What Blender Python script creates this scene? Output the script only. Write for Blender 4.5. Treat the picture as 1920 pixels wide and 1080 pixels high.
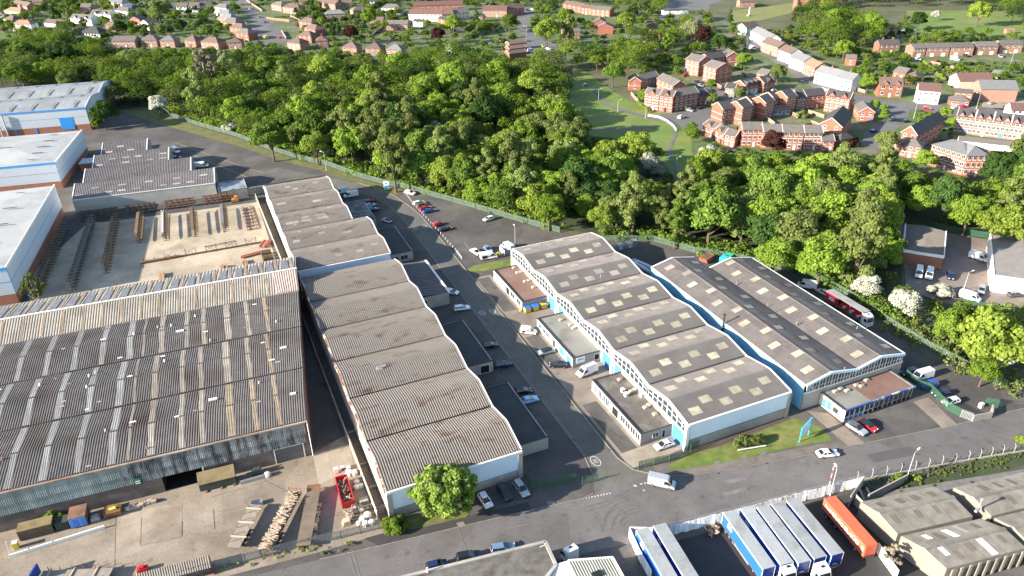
import bpy, bmesh, math, random
import numpy as np
from mathutils import Vector, Matrix, noise as mnoise
# ---------------------------------------------------------------- camera, sky, sun, exposure
S = bpy.context.scene
for _o in list(bpy.data.objects):
 bpy.data.objects.remove(_o)
COL = S.collection
CR = Vector((0.916674, -0.399286, -0.016699)); CU = Vector((0.208733, 0.442738, 0.872017)); CF = Vector((0.340791, 0.802841, -0.489191))
HCAM = 110.0
FPX = 1402.87
cam = bpy.data.objects.new('camera', bpy.data.cameras.new('camera'))
COL.objects.link(cam)
cam.matrix_world = Matrix(((CR.x, CU.x, -CF.x, 0), (CR.y, CU.y, -CF.y, 0), (CR.z, CU.z, -CF.z, HCAM), (0, 0, 0, 1)))
cam.data.sensor_width = 36
cam.data.lens = 36 * FPX / 1920
cam.data.clip_start = 1
cam.data.clip_end = 6000
S.camera = cam
SUN_EL = math.radians(20.4)
world = bpy.data.worlds.new('World')
S.world = world
world.use_nodes = True
wn = world.node_tree
sky = wn.nodes.new('ShaderNodeTexSky')
sky.sky_type = 'NISHITA'
sky.sun_disc = False
sky.sun_elevation = SUN_EL
sky.sun_rotation = math.radians(-90)
sky.air_density = 1.0
sky.dust_density = 0.6
bg = wn.nodes['Background']
wn.links.new(sky.outputs[0], bg.inputs[0])
bg.inputs[1].default_value = 0.10
sun = bpy.data.objects.new('sun', bpy.data.lights.new('sun', 'SUN'))
COL.objects.link(sun)
sun.data.energy = 5.0
sun.data.angle = math.radians(0.55)
sun.data.color = (1.0, 0.90, 0.77)
sd = Vector((math.cos(SUN_EL), -0.010, -math.sin(SUN_EL)))
sun.rotation_euler = (-sd).to_track_quat('Z', 'Y').to_euler()
sun.location = (-300, 200, 200)
S.view_settings.view_transform = 'Standard'
S.view_settings.look = 'None'
S.view_settings.exposure = 1.85
S.view_settings.gamma = 1
S.view_settings.use_curve_mapping = False
S.render.engine = 'CYCLES'
S.cycles.use_denoising = True
S.cycles.max_bounces = 5
S.cycles.diffuse_bounces = 3
S.cycles.transparent_max_bounces = 4
rnd = random.Random(7)
def g(px, py, h=0.0):
 """point of the place seen at pixel (px, py) of the 1920x1080 photograph, at height h above the ground"""
 d = CF + CR * ((px - 960) / FPX) - CU * ((py - 540) / FPX)
 t = (h - HCAM) / d.z
 return Vector((d.x * t, d.y * t, h))
def g2(px, py, h=0.0):
 q = g(px, py, h)
 return (q.x, q.y)
def to_px(P):
 d = Vector(P) - Vector((0, 0, HCAM))
 z = d.dot(CF)
 return (960 + FPX * d.dot(CR) / z, 540 - FPX * d.dot(CU) / z)
# ---------------------------------------------------------------- materials
MATS = {}
def mat(name, col, rough=0.85, var=0.18, scale=0.35, col2=None, mix=None, spec=0.3, metal=0.0, bump=0.0, fine=0.10, stretch=None, coat=0.0, orand=0.0, worn=0.0):
 if name in MATS:
  return MATS[name]
 m = bpy.data.materials.new(name)
 m.use_nodes = True
 nt = m.node_tree
 N, L = nt.nodes, nt.links
 b = N['Principled BSDF']
 b.inputs['Roughness'].default_value = rough
 b.inputs['Metallic'].default_value = metal
 b.inputs['Specular IOR Level'].default_value = spec
 if coat:
  b.inputs['Coat Weight'].default_value = coat
  b.inputs['Coat Roughness'].default_value = 0.08
 geo = N.new('ShaderNodeNewGeometry')
 vec = geo.outputs['Position']
 if stretch:
  mp = N.new('ShaderNodeMapping')
  mp.inputs['Scale'].default_value = stretch
  L.new(vec, mp.inputs['Vector'])
  vec = mp.outputs[0]
 c1 = N.new('ShaderNodeRGB')
 c1.outputs[0].default_value = (*col, 1)
 out = c1.outputs[0]
 if col2 is not None:
  n0 = N.new('ShaderNodeTexNoise')
  n0.inputs['Scale'].default_value = (mix or (0.08, .45, .62))[0]
  n0.inputs['Detail'].default_value = 6
  n0.inputs['Roughness'].default_value = .65
  L.new(vec, n0.inputs['Vector'])
  mr = N.new('ShaderNodeMapRange')
  mr.inputs['From Min'].default_value = (mix or (0.08, .45, .62))[1]
  mr.inputs['From Max'].default_value = (mix or (0.08, .45, .62))[2]
  L.new(n0.outputs['Fac'], mr.inputs['Value'])
  mx = N.new('ShaderNodeMix')
  mx.data_type = 'RGBA'
  mx.inputs[7].default_value = (*col2, 1)
  L.new(mr.outputs[0], mx.inputs[0])
  L.new(out, mx.inputs[6])
  out = mx.outputs[2]
 if var > 0 or fine > 0:
  n1 = N.new('ShaderNodeTexNoise')
  n1.inputs['Scale'].default_value = scale
  n1.inputs['Detail'].default_value = 5
  n1.inputs['Roughness'].default_value = .6
  L.new(vec, n1.inputs['Vector'])
  n2 = N.new('ShaderNodeTexNoise')
  n2.inputs['Scale'].default_value = scale * 14
  n2.inputs['Detail'].default_value = 2
  L.new(geo.outputs['Position'], n2.inputs['Vector'])
  a = N.new('ShaderNodeMapRange')
  a.inputs['From Min'].default_value = .25
  a.inputs['From Max'].default_value = .75
  a.inputs['To Min'].default_value = 1 - var
  a.inputs['To Max'].default_value = 1 + var
  L.new(n1.outputs['Fac'], a.inputs['Value'])
  a2 = N.new('ShaderNodeMapRange')
  a2.inputs['From Min'].default_value = .25
  a2.inputs['From Max'].default_value = .75
  a2.inputs['To Min'].default_value = 1 - fine
  a2.inputs['To Max'].default_value = 1 + fine
  L.new(n2.outputs['Fac'], a2.inputs['Value'])
  mm = N.new('ShaderNodeMath')
  mm.operation = 'MULTIPLY'
  L.new(a.outputs[0], mm.inputs[0])
  L.new(a2.outputs[0], mm.inputs[1])
  vm = N.new('ShaderNodeVectorMath')
  vm.operation = 'SCALE'
  L.new(out, vm.inputs[0])
  L.new(mm.outputs[0], vm.inputs['Scale'])
  out = vm.outputs[0]
  if bump:
   bp = N.new('ShaderNodeBump')
   bp.inputs['Strength'].default_value = bump
   bp.inputs['Distance'].default_value = .05
   L.new(n2.outputs['Fac'], bp.inputs['Height'])
   L.new(bp.outputs[0], b.inputs['Normal'])
 def times(out, fac):
  vm = N.new('ShaderNodeVectorMath')
  vm.operation = 'SCALE'
  L.new(out, vm.inputs[0])
  L.new(fac, vm.inputs['Scale'])
  return vm.outputs[0]
 def ramp(src, a, b_, lo, hi):
  r = N.new('ShaderNodeMapRange')
  for n_, v in zip(('From Min', 'From Max', 'To Min', 'To Max'), (a, b_, lo, hi)):
   r.inputs[n_].default_value = v
  L.new(src, r.inputs['Value'])
  return r.outputs[0]
 if orand:
  out = times(out, ramp(N.new('ShaderNodeObjectInfo').outputs['Random'], 0, 1, 1 - orand, 1 + orand))
 if worn:
  for sc, ft, a, b_, lo in ((.16, 'DISTANCE_TO_EDGE', .003, .012, 1 - worn * .45), (.09, 'F1', 0, 1, None)):
   v = N.new('ShaderNodeTexVoronoi')
   v.feature = ft
   v.inputs['Scale'].default_value = sc
   L.new(geo.outputs['Position'], v.inputs['Vector'])
   if lo is not None:
    out = times(out, ramp(v.outputs['Distance'], a, b_, lo, 1))
   else:
    sp = N.new('ShaderNodeSeparateColor')
    L.new(v.outputs['Color'], sp.inputs[0])
    out = times(out, ramp(sp.outputs[0], 0, 1, 1 - worn * .35, 1 + worn * .35))
  n3 = N.new('ShaderNodeTexNoise')
  n3.inputs['Scale'].default_value = .55
  n3.inputs['Detail'].default_value = 4
  L.new(geo.outputs['Position'], n3.inputs['Vector'])
  out = times(out, ramp(n3.outputs['Fac'], .60, .74, 1, 1 - worn))
 L.new(out, b.inputs['Base Color'])
 MATS[name] = m
 return m
def leaf_mat(name, lo, hi, trans=0.35):
 if name in MATS:
  return MATS[name]
 m = bpy.data.materials.new(name)
 m.use_nodes = True
 nt = m.node_tree
 N, L = nt.nodes, nt.links
 N.remove(N['Principled BSDF'])
 geo = N.new('ShaderNodeNewGeometry')
 oi = N.new('ShaderNodeObjectInfo')
 r = N.new('ShaderNodeMix')
 r.data_type = 'RGBA'
 r.inputs[6].default_value = (*lo, 1)
 r.inputs[7].default_value = (*hi, 1)
 L.new(geo.outputs['Random Per Island'], r.inputs[0])
 a = N.new('ShaderNodeMapRange')
 a.inputs['To Min'].default_value = .72
 a.inputs['To Max'].default_value = 1.3
 L.new(oi.outputs['Random'], a.inputs['Value'])
 vm = N.new('ShaderNodeVectorMath')
 vm.operation = 'SCALE'
 L.new(r.outputs[2], vm.inputs[0])
 L.new(a.outputs[0], vm.inputs['Scale'])
 d = N.new('ShaderNodeBsdfDiffuse')
 t = N.new('ShaderNodeBsdfTranslucent')
 L.new(vm.outputs[0], d.inputs[0])
 L.new(vm.outputs[0], t.inputs[0])
 mx = N.new('ShaderNodeMixShader')
 mx.inputs[0].default_value = trans
 L.new(d.outputs[0], mx.inputs[1])
 L.new(t.outputs[0], mx.inputs[2])
 L.new(mx.outputs[0], N['Material Output'].inputs[0])
 MATS[name] = m
 return m
# ---------------------------------------------------------------- mesh builder and object helpers
class MB:
 def __init__(s):
  s.v, s.f, s.m = [], [], []
 def face(s, pts, mi=0):
  i = len(s.v)
  s.v += [tuple(q) for q in pts]
  s.f.append(tuple(range(i, i + len(pts))))
  s.m.append(mi)
  return s
 def box(s, x0, y0, z0, x1, y1, z1, mi=0):
  i = len(s.v)
  s.v += [(x0, y0, z0), (x1, y0, z0), (x1, y1, z0), (x0, y1, z0), (x0, y0, z1), (x1, y0, z1), (x1, y1, z1), (x0, y1, z1)]
  for q in ((0, 3, 2, 1), (4, 5, 6, 7), (0, 1, 5, 4), (1, 2, 6, 5), (2, 3, 7, 6), (3, 0, 4, 7)):
   s.f.append(tuple(i + k for k in q))
   s.m.append(mi)
  return s
 def beam(s, a, b, w, h, mi=0, up=(0, 0, 1)):
  a, b = Vector(a), Vector(b)
  d = (b - a).normalized()
  u = Vector(up)
  if abs(d.dot(u)) > .98:
   u = Vector((1, 0, 0))
  r = d.cross(u).normalized() * (w / 2)
  u = r.cross(d).normalized() * (h / 2)
  i = len(s.v)
  for c in (a, b):
   s.v += [tuple(c - r - u), tuple(c + r - u), tuple(c + r + u), tuple(c - r + u)]
  for q in ((0, 1, 2, 3), (7, 6, 5, 4), (0, 4, 5, 1), (1, 5, 6, 2), (2, 6, 7, 3), (3, 7, 4, 0)):
   s.f.append(tuple(i + k for k in q))
   s.m.append(mi)
  return s
 def tube(s, a, b, r0, r1=None, n=6, mi=0, cap=True):
  r1 = r0 if r1 is None else r1
  a, b = Vector(a), Vector(b)
  d = (b - a).normalized()
  u = Vector((0, 0, 1)) if abs(d.z) < .95 else Vector((1, 0, 0))
  x = d.cross(u).normalized()
  y = d.cross(x)
  i = len(s.v)
  for c, r in ((a, r0), (b, r1)):
   for k in range(n):
    t = 2 * math.pi * k / n
    s.v.append(tuple(c + x * (r * math.cos(t)) + y * (r * math.sin(t))))
  for k in range(n):
   s.f.append((i + k, i + (k + 1) % n, i + n + (k + 1) % n, i + n + k))
   s.m.append(mi)
  if cap:
   s.f.append(tuple(i + k for k in range(n - 1, -1, -1)))
   s.f.append(tuple(i + n + k for k in range(n)))
   s.m += [mi, mi]
  return s
 def prism(s, pts, z0, z1, mi=0):
  """polygon (x, y) extruded in z"""
  n = len(pts)
  i = len(s.v)
  s.v += [(q[0], q[1], z0) for q in pts] + [(q[0], q[1], z1) for q in pts]
  s.f.append(tuple(i + k for k in range(n - 1, -1, -1)))
  s.f.append(tuple(i + n + k for k in range(n)))
  s.m += [mi, mi]
  for k in range(n):
   s.f.append((i + k, i + (k + 1) % n, i + n + (k + 1) % n, i + n + k))
   s.m.append(mi)
  return s
 def prof(s, pts, x0, x1, mi=0, ax='x'):
  """polygon given as (a, z) extruded along x (a = y) or along y (a = x)"""
  n = len(pts)
  i = len(s.v)
  for c in (x0, x1):
   s.v += [((c, q[0], q[1]) if ax == 'x' else (q[0], c, q[1])) for q in pts]
  s.f.append(tuple(i + k for k in range(n - 1, -1, -1)))
  s.f.append(tuple(i + n + k for k in range(n)))
  s.m += [mi, mi]
  for k in range(n):
   s.f.append((i + k, i + (k + 1) % n, i + n + (k + 1) % n, i + n + k))
   s.m.append(mi)
  return s
 def corr(s, A, B, period=0.5, amp=0.11, mi=0):
  """corrugated sheet lofted from profile A to profile B, waves run along the profiles"""
  A = [Vector(q) for q in A]
  B = [Vector(q) for q in B]
  n = max(2, round((B[0] - A[0]).length / period))
  cols = []
  for k in range(n):
   for fr, o in ((0, 0), (.16, 1), (.5, 1), (.66, 0)):
    cols.append(((k + fr) / n, o * amp))
  cols.append((1, 0))
  i = len(s.v)
  r = len(A)
  for t, o in cols:
   for q in range(r):
    c = A[q].lerp(B[q], t)
    s.v.append((c.x, c.y, c.z + o))
  for k in range(len(cols) - 1):
   for q in range(r - 1):
    a = i + k * r + q
    s.f.append((a, a + r, a + r + 1, a + 1))
    s.m.append(mi)
  return s
 def obj(s, name, mats, parent=None, loc=None, **kw):
  o = bpy.data.objects.new(name, s.mesh(name, mats))
  COL.objects.link(o)
  if parent is not None:
   o.parent = parent
  if loc is not None:
   o.location = loc
  for k, v in kw.items():
   o[k] = v
  return o
 def mesh(s, name, mats):
  me = bpy.data.meshes.new(name)
  me.from_pydata(s.v, [], s.f)
  for q in (mats if isinstance(mats, (list, tuple)) else [mats]):
   me.materials.append(q)
  if any(s.m):
   me.polygons.foreach_set('material_index', s.m)
  me.update()
  return me
def tag(o, label, cat, group=None):
 o['label'] = label
 o['category'] = cat
 if group:
  o['group'] = group
 return o
def thing(name, label, cat, loc=(0, 0, 0), rot=0.0, group=None):
 o = bpy.data.objects.new(name, None)
 o.empty_display_size = 0.5
 COL.objects.link(o)
 o.location = loc
 o.rotation_euler = (0, 0, rot)
 return tag(o, label, cat, group)
def inst(name, me, parent=None, loc=(0, 0, 0), rot=0.0, scale=None):
 o = bpy.data.objects.new(name, me)
 COL.objects.link(o)
 if parent is not None:
  o.parent = parent
 o.location = loc
 o.rotation_euler = (0, 0, rot)
 if scale is not None:
  o.scale = scale
 return o
KIDS = {}
def copy_tree(o, parent=None):
 c = o.copy()
 COL.objects.link(c)
 c.parent = parent
 for ch in o.children:
  copy_tree(ch, c)
 return c
def struct(name, mb, m):
 return mb.obj(name, m, kind='structure')
SHN = {}
def sheet(name, pts, z, m):
 mb = MB()
 SHN[name] = SHN.get(name, -1) + 1
 z += .005 * SHN[name]
 area = sum(pts[i - 1][0] * pts[i][1] - pts[i][0] * pts[i - 1][1] for i in range(len(pts)))
 if area < 0:
  pts = pts[::-1]
 mb.face([(q[0], q[1], z) for q in pts])
 return struct(name, mb, m)
def ribbon(name, pts, w, z, m, h=None):
 """strip along a polyline; with h it is a low solid (kerb)"""
 mb = MB()
 P = [Vector((q[0], q[1])) for q in pts]
 L, R_ = [], []
 for i, q in enumerate(P):
  d = (P[min(i + 1, len(P) - 1)] - P[max(i - 1, 0)]).normalized()
  n = Vector((-d.y, d.x)) * (w / 2)
  L.append(q + n)
  R_.append(q - n)
 for i in range(len(P) - 1):
  if h:
   mb.prism([R_[i], R_[i + 1], L[i + 1], L[i]], z, z + h)
  else:
   mb.face([(R_[i].x, R_[i].y, z), (R_[i + 1].x, R_[i + 1].y, z), (L[i + 1].x, L[i + 1].y, z), (L[i].x, L[i].y, z)])
 return struct(name, mb, m)
# ---------------------------------------------------------------- surfaces
M_EARTH = mat('earth', (0.075, 0.085, 0.035), col2=(0.10, 0.085, 0.05), var=.3, scale=.05)
M_ASPH = mat('asphalt', worn=0.35, col=(0.068, 0.063, 0.060), col2=(0.098, 0.09, 0.081), mix=(.05, .42, .62), var=.22, scale=.12, fine=.12)
M_ROAD = mat('road_asphalt', worn=0.3, col=(0.122, 0.114, 0.109), col2=(0.094, 0.088, 0.086), mix=(.07, .42, .66), var=.14, scale=.2, fine=.10)
M_SIDE = mat('side_road_asphalt', worn=0.25, col=(0.098, 0.096, 0.087), col2=(0.118, 0.113, 0.096), mix=(.05, .45, .6), var=.12, scale=.25)
M_NEWT = mat('fresh_tarmac', worn=0.2, col=(0.042, 0.04, 0.04), var=.12, scale=.4)
M_PAVE = mat('pavement', worn=0.25, col=(0.15, 0.128, 0.108), col2=(0.10, 0.09, 0.08), mix=(.12, .45, .62), var=.16, scale=.4)
M_KERB = mat('kerb_concrete', (0.175, 0.162, 0.14), var=.25, scale=.9)
M_CONC = mat('yard_concrete', worn=0.3, col=(0.245, 0.205, 0.16), col2=(0.17, 0.138, 0.105), mix=(.06, .42, .64), var=.2, scale=.16, fine=.16)
M_CONC2 = mat('pale_concrete', worn=0.2, col=(0.28, 0.24, 0.19), col2=(0.2, 0.165, 0.125), mix=(.1, .45, .65), var=.15, scale=.3)
M_SAND = mat('rack_yard_concrete', worn=0.3, col=(0.38, 0.315, 0.23), col2=(0.27, 0.225, 0.165), mix=(.08, .4, .66), var=.18, scale=.2)
M_SLAB = mat('concrete_slabs', worn=0.25, col=(0.215, 0.18, 0.145), col2=(0.16, 0.135, 0.11), mix=(.1, .45, .6), var=.14, scale=.3)
M_GRASS = mat('grass', (0.095, 0.135, 0.026), col2=(0.15, 0.15, 0.045), mix=(.11, .45, .68), var=.3, scale=.5, fine=.25)
M_DRYGRASS = mat('dry_grass', (0.13, 0.125, 0.045), col2=(0.085, 0.10, 0.03), mix=(.2, .4, .62), var=.3, scale=.6, fine=.25)
M_WOODFLOOR = mat('wood_floor', (0.045, 0.06, 0.022), col2=(0.03, 0.04, 0.018), var=.35, scale=.2)
M_PAINT = mat('road_paint', (0.42, 0.41, 0.38), var=.3, scale=1.5)
M_YPAINT = mat('yellow_paint', (0.24, 0.2, 0.12), var=.35, scale=1.2)
M_TAR = mat('tar_seam', (0.05, 0.045, 0.042), var=.2)
M_PATCHLIGHT = mat('worn_patch', (0.145, 0.135, 0.125), var=.25, scale=.6)
CROPS = dict(c1=(480, 300), c2=(640, 540), c3=(920, 420), c4=(1080, 640), c5=(1440, 640), c6=(600, 810), c7=(1080, 810), c8=(1440, 810),
   d1=(0, 140), d2=(0, 380), d3=(200, 340), d4=(0, 810), d5=(300, 760), d6=(1200, 440))
def k(c, x, y, h=0.0):
 o = CROPS[c]
 return g2(o[0] + x / 4, o[1] + y / 4, h)
def px(*pts):
 return [g2(*q) for q in pts]
def kk(c, *pts):
 return [k(c, *q) for q in pts]
mb = MB()
mb.face([(-2500, -300, -.06), (3000, -300, -.06), (3000, 4000, -.06), (-2500, 4000, -.06)])
struct('ground', mb, M_EARTH)
FENCE_PX = [(300, 205), (322, 219), (372, 236), (445, 257), (505, 281), (565, 300), (615, 311), (670, 332), (720, 346), (762, 354), (805, 367), (870, 385), (960, 412), (1050, 437)]
FENCE2_PX = [(1130, 452), (1225, 453), (1300, 474), (1372, 486), (1440, 500), (1525, 522), (1600, 562), (1673, 613), (1733, 650), (1790, 680), (1863, 720), (1887, 727)]
NF = [g2(*q) for q in FENCE_PX + FENCE2_PX]
sheet('estate_yard', [(-220, 20)] + [(230, 20)] + px((1920, 770), (1905, 740)) + NF[::-1] + px((210, 205)) + [(-50, 470), (-220, 480)], 0.0, M_ASPH)
sheet('woodland_floor', px((0, 165), (190, 160), (210, 205), (305, 200), (445, 250), (615, 304), (762, 348), (960, 405), (1050, 430), (1225, 448), (1372, 480), (1525, 515), (1673, 606), (1870, 712), (1920, 690), (1920, 610), (1790, 575), (1690, 540), (1690, 440), (1920, 450), (1920, 325), (1690, 318), (1400, 292), (1270, 340), (1180, 270), (1070, 240), (1085, 130), (960, 110), (640, 110), (330, 105), (200, 112), (120, 82), (0, 100)), -.03, M_WOODFLOOR)
sheet('grass_verge', px((222, 207), (302, 207), (322, 221), (372, 238), (445, 259), (505, 283), (565, 302), (615, 313), (670, 334), (720, 348), (760, 357), (742, 366), (700, 350), (640, 334), (600, 319), (540, 305), (440, 272), (330, 241), (285, 229)), .02, M_DRYGRASS)
N_EDGE = [(-140, 119)] + [(4, 102.2), (14.7, 100.7), (30, 98.9), (44.3, 97.1), (55, 95.6)]
ROAD_N2 = [(79, 92), (107.3, 86.4), (114.4, 85.4), (142, 80.9), (160.5, 78.6), (215, 69)]
ROAD_S = [(215, 58), (148.2, 70.0), (121.2, 74.2), (108.6, 77.4), (91.4, 79.4), (70, 82.6), (58, 82), (20, 88), (-140, 109)]
sheet('main_road', N_EDGE + [(61, 96.5), (69, 95.5)] + ROAD_N2 + ROAD_S, .02, M_ROAD)
SR_W = [(58.2, 96.4), (60.2, 101), (61.2, 106), (61.2, 130), (61.2, 160), (61.2, 200), (61.3, 235), (61.0, 247), (59.8, 257), (57, 268), (52, 278), (46, 286.5), (36, 298), (20, 316)]
SR_E = [(72, 95.3), (68.6, 98.5), (67.4, 103), (67.4, 112), (67.6, 141), (68.1, 175), (68.3, 225), (68.2, 243), (67, 254), (64.8, 266), (61.2, 276), (54.8, 287), (45.7, 297), (28, 320)]
sheet('side_road', SR_W + SR_E[::-1], .04, M_SIDE)
ribbon('kerb', SR_E[:-2], .3, .0, M_KERB, .15)
ribbon('kerb', SR_W[1:-5], .22, .0, M_KERB, .13)
ribbon('kerb', N_EDGE[1:] + [(57.6, 95.9)], .22, .0, M_KERB, .14)
ribbon('kerb', [(72.4, 94.6)] + ROAD_N2, .2, .0, M_KERB, .13)
sheet('fresh_pavement', kk('c6', (330, 800), (470, 760), (760, 715), (1090, 635), (1330, 580), (1560, 525), (1585, 590), (1040, 705), (440, 855)), .03, M_NEWT)
sheet('grass_plot', kk('c6', (480, 690), (640, 620), (1140, 590), (1090, 640), (760, 718), (500, 762)), .04, M_DRYGRASS)
sheet('pavement', [(72.6, 94.9), (79, 92.3), (107.3, 86.7), (118, 85.2), (118, 87.8), (107.4, 88.8), (88, 92.6), (78.2, 95.6), (73, 99.5)], .03, M_PAVE)
sheet('front_lawn', kk('c4', (690, 930), (850, 850), (1140, 770), (1640, 575), (1850, 650), (1925, 745), (1640, 790), (1300, 870), (1000, 930), (760, 965), (705, 960)), .05, M_GRASS)
sheet('flower_bed', [(81.8, 97.4), (109.2, 98.2), (109.2, 98.7), (81.8, 98.7)], .07, mat('bed_soil', (.09, .06, .04)))
sheet('pavement', [(68.3, 99.5), (74, 99.0), (74, 191), (68.6, 191)], .035, M_SLAB)
for a, b in ((104.5, 122), (139, 154), (169, 190)):
 sheet('parking_apron', [(69.0, a - .5), (72.9, a - .5), (72.9, b), (69.0, b)], .055, M_ASPH)
sheet('concrete_apron', [(68.3, 99), (82, 99), (82, 104.4), (68.3, 103.6)], .05, M_CONC2)
sheet('concrete_apron', [(69, 126), (82, 126), (82, 136), (69, 136)], .05, M_SLAB)
sheet('concrete_apron', [(69, 157), (82, 157), (82, 167), (69, 167)], .05, M_SLAB)
sheet('grass_plot', kk('c1', (1585, 820), (1640, 790), (1915, 740), (1915, 800), (1700, 835), (1605, 838)), .05, M_GRASS)
sheet('forecourt', [(112, 85.9), (142, 81.3), (142, 92), (112, 92)], .016, M_ASPH)
sheet('concrete_path', kk('c5', (290, 520), (450, 540), (725, 762), (600, 785)), .05, M_SLAB)
sheet('concrete_path', kk('c5', (1090, 455), (1200, 420), (1425, 630), (1310, 655)), .05, M_SLAB)
sheet('front_yard', [(-140, 116.5), (4, 104.0), (16.6, 103.4), (16.8, 135), (9, 132), (-140, 139)], .027, M_CONC)
sheet('yard_patch', kk('d4', (880, 610), (1370, 530), (1360, 790), (850, 960)), .045, mat('yard_patch_concrete', worn=0.25, col=(.285, .235, .18), col2=(.21, .17, .13), var=.2, scale=.25))
sheet('yard_patch', kk('d5', (1150, 385), (1420, 300), (1460, 470), (1190, 600)), .045, M_CONC2)
mb = MB()
for c, pts in (('d4', [(870, 630), (860, 1000)]), ('d4', [(1060, 640), (1055, 860)]), ('d4', [(1365, 670), (1365, 780)]), ('d4', [(1060, 850), (1365, 785)]), ('d5', [(380, 690), (800, 570)]), ('d5', [(400, 780), (410, 930)]), ('d5', [(430, 800), (760, 740)]), ('d5', [(780, 560), (960, 650)])):
 a, b = k(c, *pts[0]), k(c, *pts[1])
 mb.beam((*a, .05), (*b, .05), .07, .03)
mb.obj('slab_joint', mat('joint_sealant', (.11, .09, .07), var=.3, scale=.5), kind='structure')
sheet('rack_yard', [(-52, 214), (14, 209), (14.6, 240), (15.0, 284), (-22, 287), (-44, 290), (-60, 250)], .024, M_SAND)
sheet('alley', [(9, 132), (16.8, 132), (16.8, 215), (11.5, 215)], .021, M_ASPH)
sheet('old_shed_yard', px((1640, 925), (1920, 880), (1920, 925), (1890, 960), (1700, 980), (1650, 960)), .066, M_PATCHLIGHT)
sheet('trailer_yard', [(59, 55), (66, 79), (107, 74.5), (112, 40), (66, 30)], .012, M_NEWT)
sheet('weedy_bank', px((1605, 905), (1645, 918), (1920, 838), (1920, 872), (1690, 940), (1640, 1010), (1615, 960)), .05, M_WOODFLOOR)
mb = MB()
for i in range(22):
 if i < 12:
  p0, p1 = k('c7', 5 + i * 22, 512 - i * 4.6), k('c7', 17 + i * 22, 509.4 - i * 4.6)
  mb.beam((*p0, .05), (*p1, .05), .28, .012)
for x, y in ((430, 403), (480, 393), (510, 387), (500, 440), (440, 410)):
 mb.beam((*k('c7', x, y), .05), (*k('c7', x + 18, y - 4), .05), .25, .012)
mb.obj('give_way_line', M_PAINT, kind='structure')
mb = MB()
for i in range(9):
 a, b = k('c6', 340 + 60 * i, 1078 - 14.5 * i), k('c6', 400 + 60 * i, 1063.5 - 14.5 * i)
 mb.beam((*a, .05), (*b, .05), .12, .01)
for p0, p1 in (((1110, 470), (1280, 425)),):
 mb.beam((*k('c7', *p0), .045), (*k('c7', *p1), .045), .9, .01)
mb.beam((*k('c6', 1405, 725), .045), (*k('c6', 1565, 690), .045), .25, .01)
mb.obj('worn_road_line', M_PATCHLIGHT, kind='structure')
sheet('road_patch', kk('c7', (1110, 365), (1230, 340), (1285, 345), (1270, 360), (1125, 395)), .045, M_PATCHLIGHT)
sheet('road_patch', kk('c5', (735, 850), (1060, 790), (1130, 850), (800, 910)), .04, mat('dark_patch', (.078, .073, .072), var=.12))
mb = MB()
for a, b in (((1035, 725), (1105, 900)), ((225, 930), (270, 1080)), ((240, 880), (300, 1080))):
 mb.beam((*k('c6', *a), .045), (*k('c6', *b), .045), .2, .01)
mb.beam((*k('c5', 340, 850), .045), (*k('c5', 470, 985), .045), .22, .01)
mb.obj('road_seam', M_PATCHLIGHT, kind='structure')
mb = MB()
for c, x, y, rr in (('c1', 1195, 512, 1.0), ('c1', 1265, 499, 1.0), ('c2', 1058, 190, 1.0), ('c2', 1134, 175, 1.0), ('c7', 147, 220, 1.15)):
 q = k(c, x, y)
 for i in range(20):
  a0, a1 = 2 * math.pi * i / 20, 2 * math.pi * (i + 1) / 20
  mb.beam((q[0] + .8 * rr * math.cos(a0), q[1] + 1.35 * rr * math.sin(a0), .062), (q[0] + .8 * rr * math.cos(a1), q[1] + 1.35 * rr * math.sin(a1), .062), .16, .01)
 for sx in (-.3, .2):
  for (ax, ay), (bx, by) in ((((-.18, .5), (.18, .5)), ((.18, .5), (.18, 0)), ((.18, 0), (-.18, 0)), ((-.18, 0), (-.18, -.5)), ((-.18, -.5), (.18, -.5))) if sx < 0 else (((-.2, .5), (.2, .5)), ((.2, .5), (.2, -.5)), ((.2, -.5), (-.2, -.5)), ((-.2, -.5), (-.2, .5)))):
   mb.beam((q[0] + sx + ax * .8, q[1] + ay, .062), (q[0] + sx + bx * .8, q[1] + by, .062), .09, .01)
mb.obj('speed_roundel', M_PAINT, kind='structure')
M_MARK = mat('tyre_mark', (.094, .088, .084), col2=(.12, .112, .107), mix=(.5, .4, .6), var=.15)
for pts in (((195, 745), (200, 690), (225, 630), (285, 580), (385, 545)), ((262, 735), (275, 680), (305, 635), (365, 600), (460, 570)), ((330, 690), (350, 650), (400, 615), (480, 590)), ((60, 600), (200, 560), (380, 470), (560, 420))):
 P = kk('c7', *pts)
 ribbon('tyre_mark', P, .32, .045, M_MARK)
 ribbon('tyre_mark', [(x + 1.0, y + .9) for x, y in P], .28, .048, M_MARK)
mb = MB()
for i in range(9):
 for x, y in ((67.1, 106 + 17 * i), (61.6, 112 + 17 * i)):
  mb.box(x - .22, y - .3, .05, x + .22, y + .3, .062)
for i in range(7):
 x, y = 84 + 11 * i, 90.6 - 1.75 * i
 mb.box(x - .3, y - .5, .03, x + .3, y - .1, .045)
mb.obj('drain_cover', M_TAR, kind='structure')
mb = MB()
for a, b in (((1795, 500), (1850, 465)), ((1850, 520), (1900, 490)), ((1490, 525), (1500, 555))):
 mb.beam((*k('c1', *a), .02), (*k('c1', *b), .02), .1, .01)
for i in range(6):
 a, b = (965 + 16 * i, 433 + 5 * i), (978 + 16 * i, 424 + 5 * i)
 mb.beam((*g2(*a), .02), (*g2(*b), .02), .1, .01)
mb.beam((*k('c1', 1560, 620), .02), (*k('c1', 1600, 662), .02), .5, .01)
mb.obj('bay_line', M_PATCHLIGHT, kind='structure')
mb = MB()
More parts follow.
